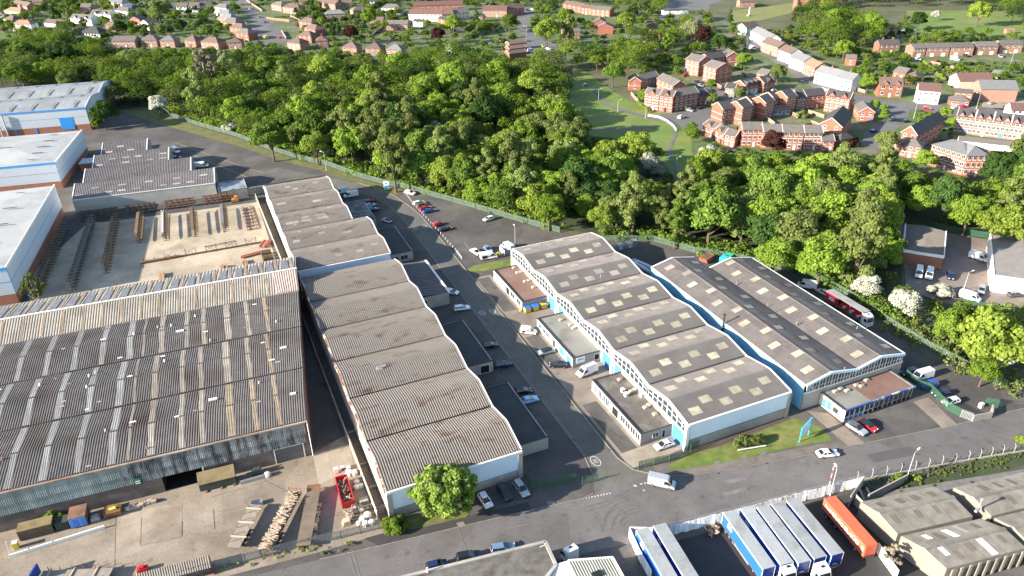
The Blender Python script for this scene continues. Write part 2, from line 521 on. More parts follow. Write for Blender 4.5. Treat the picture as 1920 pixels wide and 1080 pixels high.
for a, b in (((700, 265), (860, 320)), ((470, 225), (560, 250)), ((330, 268), (470, 318)), ((470, 318), (500, 325)), ((335, 268), (305, 275)), ((360, 290), (470, 335))):
 mb.beam((*g2(*a), .03), (*g2(*b), .03), .35, .01)
for i in range(len(SR_W) - 5):
 mb.beam((SR_W[i + 2][0] + .45, SR_W[i + 2][1], .055), (SR_W[i + 3][0] + .45, SR_W[i + 3][1], .055), .09, .01)
mb.beam((*k('d4', 150, 890), .05), (*k('d4', 860, 690), .05), .15, .01)
mb.beam((*k('d5', 370, 690), .05), (*k('d5', 800, 575), .05), .12, .01)
mb.obj('faded_yellow_line', M_YPAINT, kind='structure')
for x, y in ((1505, 865), (1345, 868), (1395, 857), (1430, 850)):
 q = g2(x, y)
 sheet('inspection_cover', [(q[0] - .7, q[1] - .4), (q[0] + .7, q[1] - .6), (q[0] + .7, q[1] + .4), (q[0] - .7, q[1] + .6)], .06, M_PATCHLIGHT)
for x, y in ((864, 983), (1033, 943)):
 q = g2(x, y)
 sheet('inspection_cover', [(q[0] - .7, q[1] - .4), (q[0] + .7, q[1] - .6), (q[0] + .7, q[1] + .4), (q[0] - .7, q[1] + .6)], .06, M_KERB)
M_LAWN = mat('park_grass', (0.095, 0.155, 0.03), col2=(0.15, 0.165, 0.045), mix=(.03, .42, .64), var=.2, scale=.08, fine=.18)
M_GARDEN = mat('garden_ground', (0.075, 0.11, 0.032), col2=(0.14, 0.125, 0.085), mix=(.06, .52, .58), var=.3, scale=.2)
M_FROAD = mat('estate_road', worn=0.2, col=(0.12, 0.115, 0.112), col2=(.1, .096, .094), var=.14, scale=.1)
sheet('park_lawn', px((1075, 120), (1120, 150), (1180, 190), (1240, 205), (1290, 215), (1300, 300), (1275, 345), (1240, 300), (1180, 262), (1110, 255), (1062, 232), (1070, 170)), -.003, M_LAWN)
sheet('garden_ground', px((0, 0), (1330, 0), (1330, 60), (1100, 120), (1040, 100), (880, 112), (640, 112), (330, 105), (200, 112), (130, 82), (0, 95)), -.02, M_GARDEN)
sheet('garden_ground', px((1180, 130), (1330, 60), (1920, 40), (1920, 330), (1690, 322), (1400, 300), (1310, 290), (1240, 200), (1190, 185)), -.015, M_GARDEN)
sheet('meadow', px((1700, 20), (1920, 20), (1920, 70), (1700, 62)), .0, M_LAWN)
sheet('churchyard_grass', px((1370, 20), (1440, 12), (1520, 0), (1500, 20), (1400, 45), (1370, 48)), .0, mat('cut_grass', (.15, .16, .05), var=.15, scale=.1))
sheet('estate_road', px((1350, 40), (1420, 95), (1500, 150), (1560, 185), (1650, 200), (1800, 215), (1920, 222), (1920, 205), (1810, 200), (1660, 188), (1610, 175), (1560, 165), (1500, 130), (1440, 92), (1380, 45)), .0, M_FROAD)
sheet('estate_road', px((1640, 200), (1710, 200), (1700, 225), (1665, 255), (1650, 282), (1615, 275), (1620, 250), (1655, 225)), .01, M_FROAD)
sheet('estate_road', px((1220, 215), (1260, 212), (1330, 205), (1365, 190), (1345, 182), (1300, 155), (1330, 148), (1400, 175), (1380, 200), (1330, 225), (1310, 250), (1290, 245), (1260, 230)), .0, M_FROAD)
sheet('estate_road', px((1790, 262), (1920, 282), (1920, 300), (1780, 278)), .0, mat('brick_paving', (.2, .12, .09), var=.12))
sheet('concrete_forecourt', px((1850, 178), (1920, 185), (1920, 212), (1840, 200)), .0, M_CONC2)
sheet('estate_road', px((460, 5), (530, 60), (545, 78), (480, 82), (440, 60), (480, 45), (455, 20)), .0, M_FROAD)
sheet('estate_road', px((320, 20), (420, 12), (460, 8), (470, 0), (320, 8)), .0, M_FROAD)
sheet('estate_road', px((978, 8), (1000, 20), (990, 50), (1010, 70), (1045, 85), (1040, 105), (975, 105), (975, 60), (965, 40)), .0, M_FROAD)
sheet('estate_road', px((1240, 40), (1330, 35), (1330, 10), (1360, 0), (1250, 0), (1230, 20)), .0, M_FROAD)
sheet('footpath', px((1092, 158), (1115, 172), (1130, 195), (1160, 208), (1215, 222), (1255, 232), (1265, 250), (1250, 285), (1268, 330), (1276, 362), (1280, 362), (1274, 330), (1256, 286), (1271, 250), (1261, 230), (1216, 218), (1165, 204), (1136, 192), (1120, 170), (1097, 156)), .07, M_FROAD)
sheet('footpath', px((1110, 246), (1230, 240), (1232, 237), (1110, 242)), .0, M_PAVE)
sheet('depot_yard', px((1690, 440), (1700, 545), (1800, 575), (1920, 605), (1920, 545), (1860, 520), (1855, 450), (1770, 435)), .0, mat('depot_paving', (.21, .17, .15), col2=(.15, .125, .11), var=.15, scale=.2))
sheet('depot_lane', px((1870, 690), (1920, 700), (1920, 770), (1905, 745), (1890, 735)), .03, M_ASPH)
# ---------------------------------------------------------------- the big sheds
M_ROOFA = mat('weathered_cement_sheet', orand=0.06, col=(0.205, 0.182, 0.160), col2=(0.10, 0.062, 0.042), mix=(.5, .52, .68), var=.16, scale=.5, rough=.95, stretch=(.4, .8, 1), fine=.2)
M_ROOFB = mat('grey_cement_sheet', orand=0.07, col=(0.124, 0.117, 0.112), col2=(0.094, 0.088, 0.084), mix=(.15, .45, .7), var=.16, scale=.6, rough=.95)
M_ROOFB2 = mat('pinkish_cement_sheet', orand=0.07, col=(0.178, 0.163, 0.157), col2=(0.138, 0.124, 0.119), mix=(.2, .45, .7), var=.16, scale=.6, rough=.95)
M_ROOFD = mat('dusty_cement_sheet', (0.142, 0.128, 0.122), col2=(0.105, 0.093, 0.089), mix=(.12, .45, .7), var=.16, scale=.6, rough=.95)
M_ROOFE = mat('dark_cement_sheet', (0.175, 0.155, 0.138), col2=(0.10, 0.076, 0.058), mix=(.1, .5, .72), var=.25, scale=.4, rough=.95)
M_ROOFE2 = mat('pale_cement_sheet', (0.29, 0.26, 0.215), col2=(0.23, 0.20, 0.165), mix=(.12, .45, .6), var=.15, scale=.4, rough=.95)
M_PINK = mat('faded_pink_sheet', (0.40, 0.29, 0.25), var=.15, scale=.5)
M_GUT = mat('gutter', (0.03, 0.028, 0.026), var=.2)
M_WHITE = mat('white_paint', (0.72, 0.71, 0.67), var=.08, scale=.5, rough=.6)
M_CREAM = mat('cream_render', (0.62, 0.54, 0.44), col2=(.45, .36, .28), mix=(.2, .55, .75), var=.12, scale=.4)
M_RUST = mat('rusty_flashing', (0.20, 0.10, 0.065), col2=(.5, .42, .34), mix=(.35, .47, .53), var=.25, scale=.8)
M_BLUECLAD = mat('pale_blue_cladding', (0.60, 0.70, 0.77), var=.05, scale=.3, rough=.55)
M_BLUESHADE = mat('shaded_blue_sheet_wall', (0.20, 0.42, 0.56), col2=(.16, .34, .47), var=.08, scale=.3, rough=.6)  # pale blue paint deepened: shade of the narrow gap put into the colour
M_BLOCK = mat('blockwork', worn=.12, col=(0.33, 0.31, 0.275), col2=(.26, .24, .21), var=.12, scale=.5, fine=.12)
M_BLOCKLINE = mat('slate_blue_trim', (0.08, 0.14, 0.20), var=.1)
M_SKYL = mat('cream_rooflight', orand=0.2, col=(0.36, 0.33, 0.245), col2=(.26, .235, .17), mix=(.5, .40, .62), var=.2, scale=.9, rough=.7)
M_SKYL2 = mat('pale_rooflight', orand=0.28, col=(0.29, 0.26, 0.225), col2=(.20, .175, .15), mix=(.3, .42, .65), var=.15, scale=.6, rough=.8)
M_GLASS = mat('window_glass', (0.03, 0.04, 0.05), rough=.08, spec=.6, var=0, fine=0)
M_FRAME = mat('window_frame', (0.66, 0.66, 0.63), var=.05, rough=.6)
M_BDOOR = mat('blue_door', (0.06, 0.19, 0.45), var=.08, rough=.5)
M_FELT = mat('roof_felt', (0.105, 0.095, 0.085), col2=(.16, .145, .12), mix=(.25, .5, .7), var=.2, scale=.5)
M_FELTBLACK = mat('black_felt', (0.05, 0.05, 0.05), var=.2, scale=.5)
M_FELTBROWN = mat('brown_felt', (0.155, 0.095, 0.075), col2=(.19, .125, .1), var=.12, scale=.4)
M_FELTGREY = mat('grey_felt', (0.20, 0.20, 0.18), col2=(.12, .115, .10), mix=(.25, .5, .68), var=.12, scale=.5)
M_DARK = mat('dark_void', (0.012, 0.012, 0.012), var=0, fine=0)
M_BRICKRED = mat('red_brick', (0.26, 0.115, 0.075), var=.15, scale=.6, fine=.15)
M_STEEL = mat('galvanised_steel', (0.38, 0.39, 0.40), rough=.45, metal=.6, var=.1)
def sawprofile(y_front, y_back, n, zv, zr, gut=.22):
 """list of bays, each a profile [(y, z)] valley - ridge - valley"""
 b = (y_back - y_front) / n
 out = []
 for i in range(n):
  y0, y1 = y_front + b * i, y_front + b * (i + 1)
  ym = (y0 + y1) / 2
  z = lambda t: zv + (zr - zv) * t
  out.append([(y0 + gut, z(.06)), (y0 + (ym - y0) * .55, z(.60)), (ym - .8, z(.94)), (ym, zr), (ym + .8, z(.94)), (ym + (y1 - ym) * .45, z(.60)), (y1 - gut, z(.06))])
 return out
def slope_z(bay, y):
 for (ya, za), (yb, zb) in zip(bay, bay[1:]):
  if ya <= y <= yb:
   return za + (zb - za) * (y - ya) / (yb - ya)
 return bay[0][1]
def wave_shed(root, x0, x1, bays, zv, roofm, period, amp, zbase=0.0, far=None):
 """corrugated sheets bay by bay, gutters in the valleys"""
 for b in bays:
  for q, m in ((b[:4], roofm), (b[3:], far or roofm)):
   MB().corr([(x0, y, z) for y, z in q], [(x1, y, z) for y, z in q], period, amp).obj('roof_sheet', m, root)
 ys = [bays[0][0][0] - .22] + [b[-1][0] + .22 for b in bays]
 for y in ys[1:-1]:
  MB().box(x0 + .1, y - .3, zv - .25, x1 - .1, y + .3, zv - .06).obj('gutter', M_GUT, root)
 return ys
def wave_fascia(root, x, th, bays, drop, rise, m, name='verge'):
 """band that follows the wavy gable"""
 pts = [q for b in bays for q in b]
 mb = MB()
 x0, x1 = x - th / 2, x + th / 2
 for (ya, za), (yb, zb) in zip(pts, pts[1:]):
  i = len(mb.v)
  mb.v += [(x0, ya, za - drop), (x1, ya, za - drop), (x1, ya, za + rise), (x0, ya, za + rise), (x0, yb, zb - drop), (x1, yb, zb - drop), (x1, yb, zb + rise), (x0, yb, zb + rise)]
  for q in ((0, 1, 5, 4), (1, 2, 6, 5), (2, 3, 7, 6), (3, 0, 4, 7)):
   mb.f.append(tuple(i + e for e in q))
   mb.m.append(0)
 mb.obj(name, m, root)
def gable_wall(root, x, bays, ztop_off, m, z0=0.0, name='wall', th=.25):
 pts = [q for b in bays for q in b]
 mb = MB()
 poly = [(pts[0][0], z0)] + [(pts[-1][0], z0)] + [(y, z - ztop_off) for y, z in reversed(pts)]
 n = len(poly)
 mb.v += [(x, y, z) for y, z in poly] + [(x + th, y, z) for y, z in poly]
 for (ya, za), (yb, zb) in zip(pts, pts[1:]):
  for xx in (x, x + th):
   mb.face([(xx, ya, z0), (xx, yb, z0), (xx, yb, zb - ztop_off), (xx, ya, za - ztop_off)])
 mb.v = mb.v[2 * n:]
 mb.f = [tuple(i - 2 * n for i in f) for f in mb.f]
 mb.obj(name, m, root)
def skylight(root, xc, yc, w, l, bay, m, period=.5, up=.22, amp=.03):
 ya, yb = yc - l / 2, yc + l / 2
 P = [(ya, slope_z(bay, ya) + up), (yb, slope_z(bay, yb) + up)]
 mb = MB().corr([(xc - w / 2, y, z) for y, z in P], [(xc + w / 2, y, z) for y, z in P], period, amp)
 mb.obj('rooflight', m, root)
def glazed_band(root, x, bays, z0, drop, nper, out, w=.12):
 """row of windows under the wavy verge; every window a part of frame, mullions and panes"""
 for b in bays:
  L = b[-1][0] - b[0][0]
  for i in range(nper):
   ya, yb = b[0][0] + L * i / nper + .12, b[0][0] + L * (i + 1) / nper - .12
   za, zb = slope_z(b, ya) - drop, slope_z(b, yb) - drop
   lo, hi = z0, min(za, zb)
   mb = MB()
   mb.face([(x + out * .06, ya, lo), (x + out * .06, yb, lo), (x + out * .06, yb, zb), (x + out * .06, ya, za)], 1)
   for (p, q) in (((ya, lo), (yb, lo)), ((ya, za), (yb, zb)), ((ya, lo), (ya, za)), ((yb, lo), (yb, zb)), ((ya, (lo + za) / 2), (yb, (lo + zb) / 2))):
    mb.beam((x + out * .1, p[0], p[1]), (x + out * .1, q[0], q[1]), .075, .09, 0, (1, 0, 0))
   mb.obj('window', [M_FRAME, M_GLASS], root)
# ---- shed B: middle of the picture, glazed west side
BX0, BX1, BY0, BY1 = 81.9, 109.3, 99.0, 191.8
ZV, ZR = 6.9, 8.25
rb = thing('warehouse', 'long wavy-roofed grey warehouse with white glazed side, between the side road and the blue-walled warehouse', 'warehouse', (BX0, BY0, 0))
off = lambda bays: [[(y - BY0, z) for y, z in b] for b in bays]
bbays = off(sawprofile(BY0, BY1, 6, ZV, ZR))
W = BX1 - BX0
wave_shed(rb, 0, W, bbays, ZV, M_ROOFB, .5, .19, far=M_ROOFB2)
wave_fascia(rb, -.15, .5, bbays, .42, .16, M_WHITE)
wave_fascia(rb, W + .1, .4, bbays, .35, .18, M_WHITE)
gable_wall(rb, W - .3, bbays, .2, M_BLUESHADE)
L = BY1 - BY0
MB().box(0, 0, 0, W, .3, 2.6).obj('plinth_wall', M_BLOCK, rb)
mb = MB()
mb.corr([(0.5, -.06, 2.75), (0.5, -.06, 6.75)], [(W - .5, -.06, 2.75), (W - .5, -.06, 6.75)], .5, .0)
n = 54
for i in range(n):
 xa = .5 + (W - 1) * i / n
 mb.box(xa, -.12, 2.75, xa + .06, -.06, 6.7)
mb.obj('cladding', M_BLUECLAD, rb)
MB().box(.4, -.1, 2.6, W - .4, .2, 2.75).obj('trim', M_BLOCKLINE, rb)
MB().box(-.1, -.18, 6.72, W + .1, .25, 7.02).obj('eaves_board', M_WHITE, rb)
MB().box(W - .7, -.25, 0, W + .15, .4, 6.6).obj('pier', M_BLOCK, rb)
MB().box(-.55, -.3, 0, .25, .5, 6.75).obj('pier', M_WHITE, rb)
MB().box(0, L - .3, 0, W, L, 6.8).obj('wall', M_BLOCK, rb)
MB().box(-.1, L - .2, 6.75, W + .1, L + .15, 7.0).obj('eaves_board', M_WHITE, rb)
MB().box(.05, .3, 0, .3, L, 3.9).obj('wall', M_WHITE, rb)
MB().box(-.05, .3, 3.9, .25, L, 4.2).obj('sill_beam', M_WHITE, rb)
glazed_band(rb, .05, bbays, 4.25, .5, 8, -1)
for y in (31, 61.7, L - .3):
 MB().box(-.6, y - .35, 0, .1, y + .35, 6.6).obj('pier', M_WHITE, rb)
for ya, yb in ((.6, 5.2), (27.3, 30.3), (32, 36.4), (58.3, 61), (62.3, 67.4)):
 MB().box(-.03, ya, 0, .04, yb, 3.8).obj('door', M_BDOOR, rb)
rs = random.Random(3)
for bi, b in enumerate(bbays):
 m = [M_SKYL, M_SKYL, M_SKYL, M_SKYL, M_SKYL2, M_SKYL2][bi] if bi != 5 else M_SKYL
 y0 = b[0][0]
 for i in range(6):
  xc = 3.6 + i * 4.05
  skylight(rb, xc, y0 + (2.5 if i % 2 == 0 else 4.6), 2.7, 2.0, b, m if bi != 5 else M_SKYL)
  if not (bi == 4 and i in (4,)):
   skylight(rb, xc - .4, y0 + (13.2 if i % 2 else 11.2), 2.7, 2.0, b, M_SKYL2 if bi > 3 else m)
for xc, yc in ((7.2, 88.2), (23.5, 87.5), (14.8, 64), (5, 42)):
 b = [q for q in bbays if q[0][0] <= yc <= q[-1][0]][0]
 MB().tube((xc, yc, slope_z(b, yc)), (xc, yc, slope_z(b, yc) + 1.1), .1, .1, 6).obj('vent_pipe', M_STEEL, rb)
def annex(label, x0, x1, y0, y1, h, wallm, roofm, wins, par=.25, lights=(), frontm=None, sills=True):
 """single-storey flat-roofed office annex; wins = list of (side, a0, a1, z0, z1, kind)"""
 r = thing('office_annex', label, 'annex', (x0, y0, 0), 0, None)
 w, l = x1 - x0, y1 - y0
 mb = MB()
 mb.box(0, 0, 0, w, .22, h, 0).box(0, l - .22, 0, w, l, h, 0).box(w - .22, .22, 0, w, l - .22, h, 0)
 mb.obj('wall', wallm, r)
 MB().box(0, .22, 0, .22, l - .22, h).obj('front_wall', frontm or wallm, r)
 MB().box(.2, .2, h - .45, w - .2, l - .2, h - .2).obj('roof', roofm, r)
 mb = MB()
 mb.box(-.1, -.1, h, .25, l + .1, h + .14).box(.25, -.1, h, w, .25, h + .14).box(.25, l - .25, h, w, l + .1, h + .14)
 mb.obj('parapet_cap', M_FELTBLACK, r)
 for (side, a, b, z0, z1, kind) in wins:
  mb = MB()
  if side == 'w':
   P = lambda t, z: (-.04, t, z)
   mb.face([P(a, z0), P(b, z0), P(b, z1), P(a, z1)], 1)
   bars = 1 if kind == 'win' else 0
  else:
   P = lambda t, z: (t, -.04, z)
   mb.face([P(a, z0), P(b, z0), P(b, z1), P(a, z1)], 1)
   bars = 1 if kind == 'win' else 0
  up = (1, 0, 0) if side == 'w' else (0, 1, 0)
  for p, q in ((P(a, z0), P(b, z0)), (P(a, z1), P(b, z1)), (P(a, z0), P(a, z1)), (P(b, z0), P(b, z1))):
   mb.beam(p, q, .09, .1, 0, up)
  if bars:
   mb.beam(P((a + b) / 2, z0), P((a + b) / 2, z1), .08, .09, 0, up)
  mb.obj('window' if kind == 'win' else 'door', [M_FRAME, M_GLASS if kind == 'win' else (M_BDOOR if kind == 'blue' else M_DARK)], r)
 for (lx, ly, kind) in lights:
  mb = MB()
  if kind == 'dome':
   mb.box(lx - .55, ly - .5, h - .2, lx + .55, ly + .5, h + .12, 0).prof([(lx - .5, h + .12), (lx + .5, h + .12), (lx + .3, h + .3), (lx - .3, h + .3)], ly - .45, ly + .45, 1, 'y')
   mb.obj('rooflight', [M_BLOCK, M_SKYL], r)
  else:
   mb.box(lx - .4, ly - .45, h - .2, lx + .4, ly + .45, h + .75, 0).box(lx - .3, ly - .5, h, lx + .3, ly - .45, h + .6, 1)
   mb.obj('air_unit', [M_FRAME, M_BLOCK], r)
 return r
annex('flat brown-felt office annex at the far end of the glazed warehouse', 73.9, 82.0, 167, 188.4, 3.0, M_BLOCK, M_FELTBROWN,
 [('w', 21 - 1.6 * i - 1.2, 21 - 1.6 * i, 1.2, 2.5, 'win') for i in range(5)] + [('w', 9.0, 11.5, .1, 2.6, 'door'), ('w', 1, 4, .9, 2.6, 'win'), ('w', 5, 8, .9, 2.6, 'win'), ('s', 6.6, 7.2, .1, 2.3, 'door')],
 lights=[(6.3, 20.0, 'dome'), (6.0, 16.6, 'dome'), (6.9, 16.4, 'dome'), (5.8, 10.6, 'dome'), (6.8, 10.5, 'dome'), (6.5, 6.3, 'dome')], frontm=M_WHITE)
a2 = annex('flat grey-felt office annex with blue-edged front, middle one along the glazed warehouse', 73.9, 82.0, 136.2, 157.1, 3.0, M_BLOCK, M_FELTGREY,
  [('w', 19.5 - 2.2 * i - 1.8, 19.5 - 2.2 * i, 1.0, 2.5, 'win') for i in range(3)] + [('w', 9.6, 11.0, .1, 2.4, 'door'), ('w', .6, 3.4, .3, 2.5, 'blue'), ('w', 4.4, 7.4, .3, 2.5, 'blue'), ('s', 6.2, 7.6, .7, 2.4, 'door')],
  lights=[(5.6, 17.5, 'dome'), (6.8, 14.2, 'dome'), (7.4, 12.9, 'dome'), (6.8, 12.5, 'dome')], frontm=M_WHITE)
annex('flat dark-felt office annex with two white roof units, nearest the main road', 73.9, 82.0, 104.5, 126.2, 3.0, M_BLOCK, M_FELT,
 [('w', 20.8, 21.4, .4, 2.6, 'win'), ('w', 19.3, 20.4, .4, 2.6, 'win'), ('w', 17, 18.4, .5, 2.6, 'win'), ('w', 15.2, 16.6, .5, 2.6, 'win'), ('w', 13.4, 14.9, .5, 2.6, 'win'), ('w', 9.3, 12, .1, 2.6, 'door'), ('w', 6.3, 8.2, .8, 2.6, 'win'), ('w', 4.2, 6.1, .8, 2.6, 'win'), ('w', 2.1, 4.0, .8, 2.6, 'win'), ('w', .3, 1.9, .8, 2.6, 'win'), ('s', 3.1, 4.6, .9, 2.2, 'win'), ('s', 5.5, 6.3, .1, 2.3, 'door')],
 lights=[(6.1, 19.1, 'dome'), (4.4, 14.9, 'ac'), (4.3, 13.2, 'ac'), (6.1, 14, 'dome'), (7.2, 14.2, 'dome'), (7.4, 11.6, 'ac'), (6.0, 7.6, 'dome'), (7.1, 7.9, 'dome'), (6.6, 4.6, 'dome')], frontm=M_WHITE)
# ---- shed A: left of the side road, six bays in front, five behind
AX0, AX1, AY0, AY1 = 18.4, 46.6, 106.4, 200.9
ra = thing('warehouse', 'rust-streaked ribbed warehouse behind the round tree, six wavy bays long', 'warehouse', (AX0, AY0, 0))
abays = [[(y - AY0, z) for y, z in b] for b in sawprofile(AY0, AY1, 6, 6.9, 8.8)]
W, L = AX1 - AX0, AY1 - AY0
wave_shed(ra, 0, W, abays, 6.9, M_ROOFA, .52, .2)
wave_fascia(ra, -.12, .5, abays, .5, .1, M_RUST)
wave_fascia(ra, W + .05, .3, abays, .3, .2, M_WHITE)
gable_wall(ra, 0, abays, .4, M_CREAM)
gable_wall(ra, W - .3, abays, .25, M_BLOCK)
MB().box(.7, 0, 0, W - .5, .3, 2.2).obj('plinth_wall', M_BLOCK, ra)
mb = MB()
n = 56
for i in range(n):
 xa = .7 + (W - 1.3) * i / n
 mb.box(xa, -.14, 2.3, xa + .22, -.06, 6.6)
mb.box(.7, -.06, 2.3, W - .6, .1, 6.6)
mb.obj('cladding', M_BLUECLAD, ra)
MB().box(.6, -.12, 2.2, W - .5, .2, 2.3).obj('trim', M_BLOCKLINE, ra)
MB().box(-.1, -.18, 6.6, W + .1, .25, 7.0).obj('eaves_board', M_WHITE, ra)
MB().box(-.05, -.3, 0, .9, .4, 6.55).obj('pier', M_BLOCK, ra)
MB().box(W - .8, -.3, 0, W + .1, .4, 6.55).obj('pier', M_BLOCK, ra)
MB().box(0, L - .3, 0, W, L, 6.8).obj('wall', M_BLOCK, ra)
b = abays[2]
MB().box(8.2, 37.5, 8.0, 9.6, 38.5, 8.8).obj('vent_box', M_RUST, ra)
MB().tube((8.3, 38, 8.95), (10.4, 38, 8.95), .3, .3, 8).obj('vent_cowl', M_STEEL, ra)
CX0, CY0, CY1 = 18.4, 205.4, 280.5
rc = thing('warehouse', 'far part of the ribbed warehouse with pale patched roof panels, five wavy bays', 'warehouse', (CX0, CY0, 0))
cy = [0, 15.4, 30.6, 46.2, 61.3, CY1 - CY0 + .6]
cb = []
for i in range(5):
 cb += [[(y + 0, z) for y, z in b] for b in sawprofile(cy[i], cy[i + 1], 1, 6.9, 8.6)]
for i, b in enumerate(cb):
 w = 28.2 if i < 2 else 23.4
 MB().corr([(0, y, z) for y, z in b], [(w, y, z) for y, z in b], .5, .18).obj('roof_sheet', M_ROOFA, rc)
 if i:
  MB().box(0, b[0][0] - .5, 6.6, w, b[0][0] + .1, 6.85).obj('gutter', M_GUT, rc)
 rs = random.Random(40 + i)
 for q in range((5, 9, 8, 6, 6)[i] if i else 4):
  xc = 2.5 + rs.random() * (w - 5)
  yc = b[0][0] + rs.choice((3.4, 5.2, 10.4, 11.8))
  skylight(rc, xc, yc, rs.choice((2.2, 3.2)), 1.2, b, M_SKYL2, .5, .2, .03)
  if rs.random() < .4 and i in (1, 2):
   skylight(rc, xc + 1.6, yc - .9, 1.0, 2.2, b, M_SKYL2, .5, .19, .03)
wave_fascia(rc, -.12, .5, cb, .6, .1, M_WHITE)
wave_fascia(rc, 28.25, .3, cb[:2], .3, .2, M_WHITE)
wave_fascia(rc, 23.45, .3, cb[2:], .3, .2, M_WHITE)
gable_wall(rc, 0, cb, .4, M_CREAM)
gable_wall(rc, 27.9, cb[:2], .25, M_BLOCK)
gable_wall(rc, 23.1, cb[2:], .25, M_BLOCK)
MB().box(.1, -.05, 0, 28.1, .25, 6.75).obj('wall', M_BLUECLAD, rc)
MB().box(-.1, -.2, 6.75, 28.3, .2, 6.98).obj('eaves_board', M_WHITE, rc)
MB().box(.1, cy[-1] - .3, 0, 23.3, cy[-1], 7.6).obj('wall', mat('dark_end_wall', (.10, .085, .075)), rc)
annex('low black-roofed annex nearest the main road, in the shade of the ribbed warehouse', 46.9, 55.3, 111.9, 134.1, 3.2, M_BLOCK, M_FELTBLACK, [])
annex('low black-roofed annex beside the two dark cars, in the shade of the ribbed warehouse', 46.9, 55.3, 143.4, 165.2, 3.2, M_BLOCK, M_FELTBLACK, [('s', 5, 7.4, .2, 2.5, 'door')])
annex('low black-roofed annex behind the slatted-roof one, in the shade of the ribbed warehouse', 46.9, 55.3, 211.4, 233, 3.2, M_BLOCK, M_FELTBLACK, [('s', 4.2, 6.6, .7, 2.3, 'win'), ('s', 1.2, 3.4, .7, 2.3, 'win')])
annex('low annex with tarpaulin-patched roof at the far end, beside the white vans', 42.4, 51, 241.8, 261.5, 3.2, M_BLOCK, mat('tarpaulin_roof', (.17, .18, .18), col2=(.08, .08, .09), mix=(.5, .45, .55), var=.2), [])
r = thing('office_annex', 'annex with dark ribbed sloping roof and pale right-hand edge, beside the white estate car', 'annex', (46.9, 179.6, 0))
MB().box(0, 0, 0, 9.6, .25, 3.9).box(0, 22.0, 0, 9.6, 22.25, 3.9).box(9.35, .25, 0, 9.6, 22.0, 3.9).obj('wall', M_BLOCK, r)
for i in range(16):
 MB().face([(0, .1 + 1.38 * i, 4.6), (9.5, .1 + 1.38 * i, 3.8), (9.5, 1.4 + 1.38 * i, 3.8), (0, 1.4 + 1.38 * i, 4.6)]).box(0, 1.38 * i, 3.95, .05, .1 + 1.38 * i, 4.65).beam((0, .06 + 1.38 * i, 4.68), (9.5, .06 + 1.38 * i, 3.88), .12, .12).obj('roof_panel', mat('ribbed_dark_roof', (.11, .10, .10), var=.2), r)
MB().box(9.4, -.1, 3.75, 10.0, 22.3, 4.0).obj('verge', M_FRAME, r)
for a in (.6, 2.0):
 mb = MB().face([(a, -.04, 1.6), (a + 1, -.04, 1.6), (a + 1, -.04, 3.0), (a, -.04, 3.0)], 1)
 for p, q in (((a, 1.6), (a + 1, 1.6)), ((a, 3), (a + 1, 3)), ((a, 1.6), (a, 3)), ((a + 1, 1.6), (a + 1, 3))):
  mb.beam((p[0], -.05, p[1]), (q[0], -.05, q[1]), .1, .1, 0, (0, 1, 0))
 mb.obj('window', [M_FRAME, M_GLASS], r)
# ---- shed D: two vaults running away from the main road
DX0, DX1, DY0, DY1 = 114.0, 144.2, 99.5, 163.0
rd = thing('warehouse', 'twin-ridged warehouse with blue side wall and arched glazed front above a flat brown-roofed showroom', 'warehouse', (DX0, DY0, 0))
W = DX1 - DX0
def dprof(x):
 xx = x % 15.1
 t = 1 - abs(xx - 7.0) / (7.0 if xx < 7 else 8.1)
 return 6.9 + 1.7 * min(1, t * 1.06) - (.12 if t > .94 else 0)
DLEN = [63.5, 56.0]
for v in range(2):
 x0 = v * 15.1
 for side in (0, 1):
  P = [x0 + (.15 if side == 0 else 7.0) + (6.85 if side == 0 else 7.95) * i / 3 for i in range(4)]
  for (ya, yb) in ((0, 28), (28.1, DLEN[v])):
   MB().corr([(x, ya, dprof(x) if x < 30.1 else 6.9) for x in P], [(x, yb, dprof(x) if x < 30.1 else 6.9) for x in P], .5, .13).obj('roof_sheet', M_ROOFD, rd)
MB().box(14.9, .2, 6.6, 15.3, 56, 6.95).obj('gutter', M_GUT, rd)
for v in range(2):
 x0 = v * 15.1
 MB().beam((x0 + 7.0, .2, dprof(7) + .12), (x0 + 7.0, DLEN[v], dprof(7) + .12), .5, .12).obj('ridge_cap', M_ROOFD, rd)
 n = 11 if v == 0 else 10
 for i in range(n):
  y = 3.6 + i * 5.6
  for side, xs in ((0, (3.4, 5.5)), (1, (9.4, 12.6))):
   xc = x0 + xs[i % 2 if side == 0 else (i + 1) % 2]
   l2 = 1.35 if side == 0 else 1.2
   za, zb = dprof(xc - l2) + .17, dprof(xc + l2) + .17
   m = M_SKYL2 if side or (v == 0 and i > 5) else M_SKYL
   MB().corr([(xc - l2, y - .9, za), (xc + l2, y - .9, zb)], [(xc - l2, y + .9, za), (xc + l2, y + .9, zb)], .45, .03).obj('rooflight', m, rd)
MB().box(-.15, .3, 0, .1, 63.5, 6.75).obj('side_wall', M_BLUESHADE, rd)
mb = MB()
for i in range(70):
 mb.box(-.2, .4 + i * .9, 0, -.15, .46 + i * .9, 6.7)
mb.obj('wall_ribs', M_BLUESHADE, rd, kind='stuff')
MB().box(-.35, .2, 6.75, .15, 63.5, 6.98).obj('eaves_board', M_WHITE, rd)
MB().box(W - .2, .3, 0, W + .1, 56, 6.75).obj('side_wall', M_BLOCK, rd)
MB().box(W - .2, .2, 6.75, W + .3, 56, 6.98).obj('eaves_board', M_WHITE, rd)
MB().box(.1, 63.2, 0, 15.1, 63.5, 6.9).box(15.1, 55.7, 0, W, 56, 6.9).box(15.0, 56, 0, 15.2, 63.2, 6.9).obj('wall', M_BLUESHADE, rd)
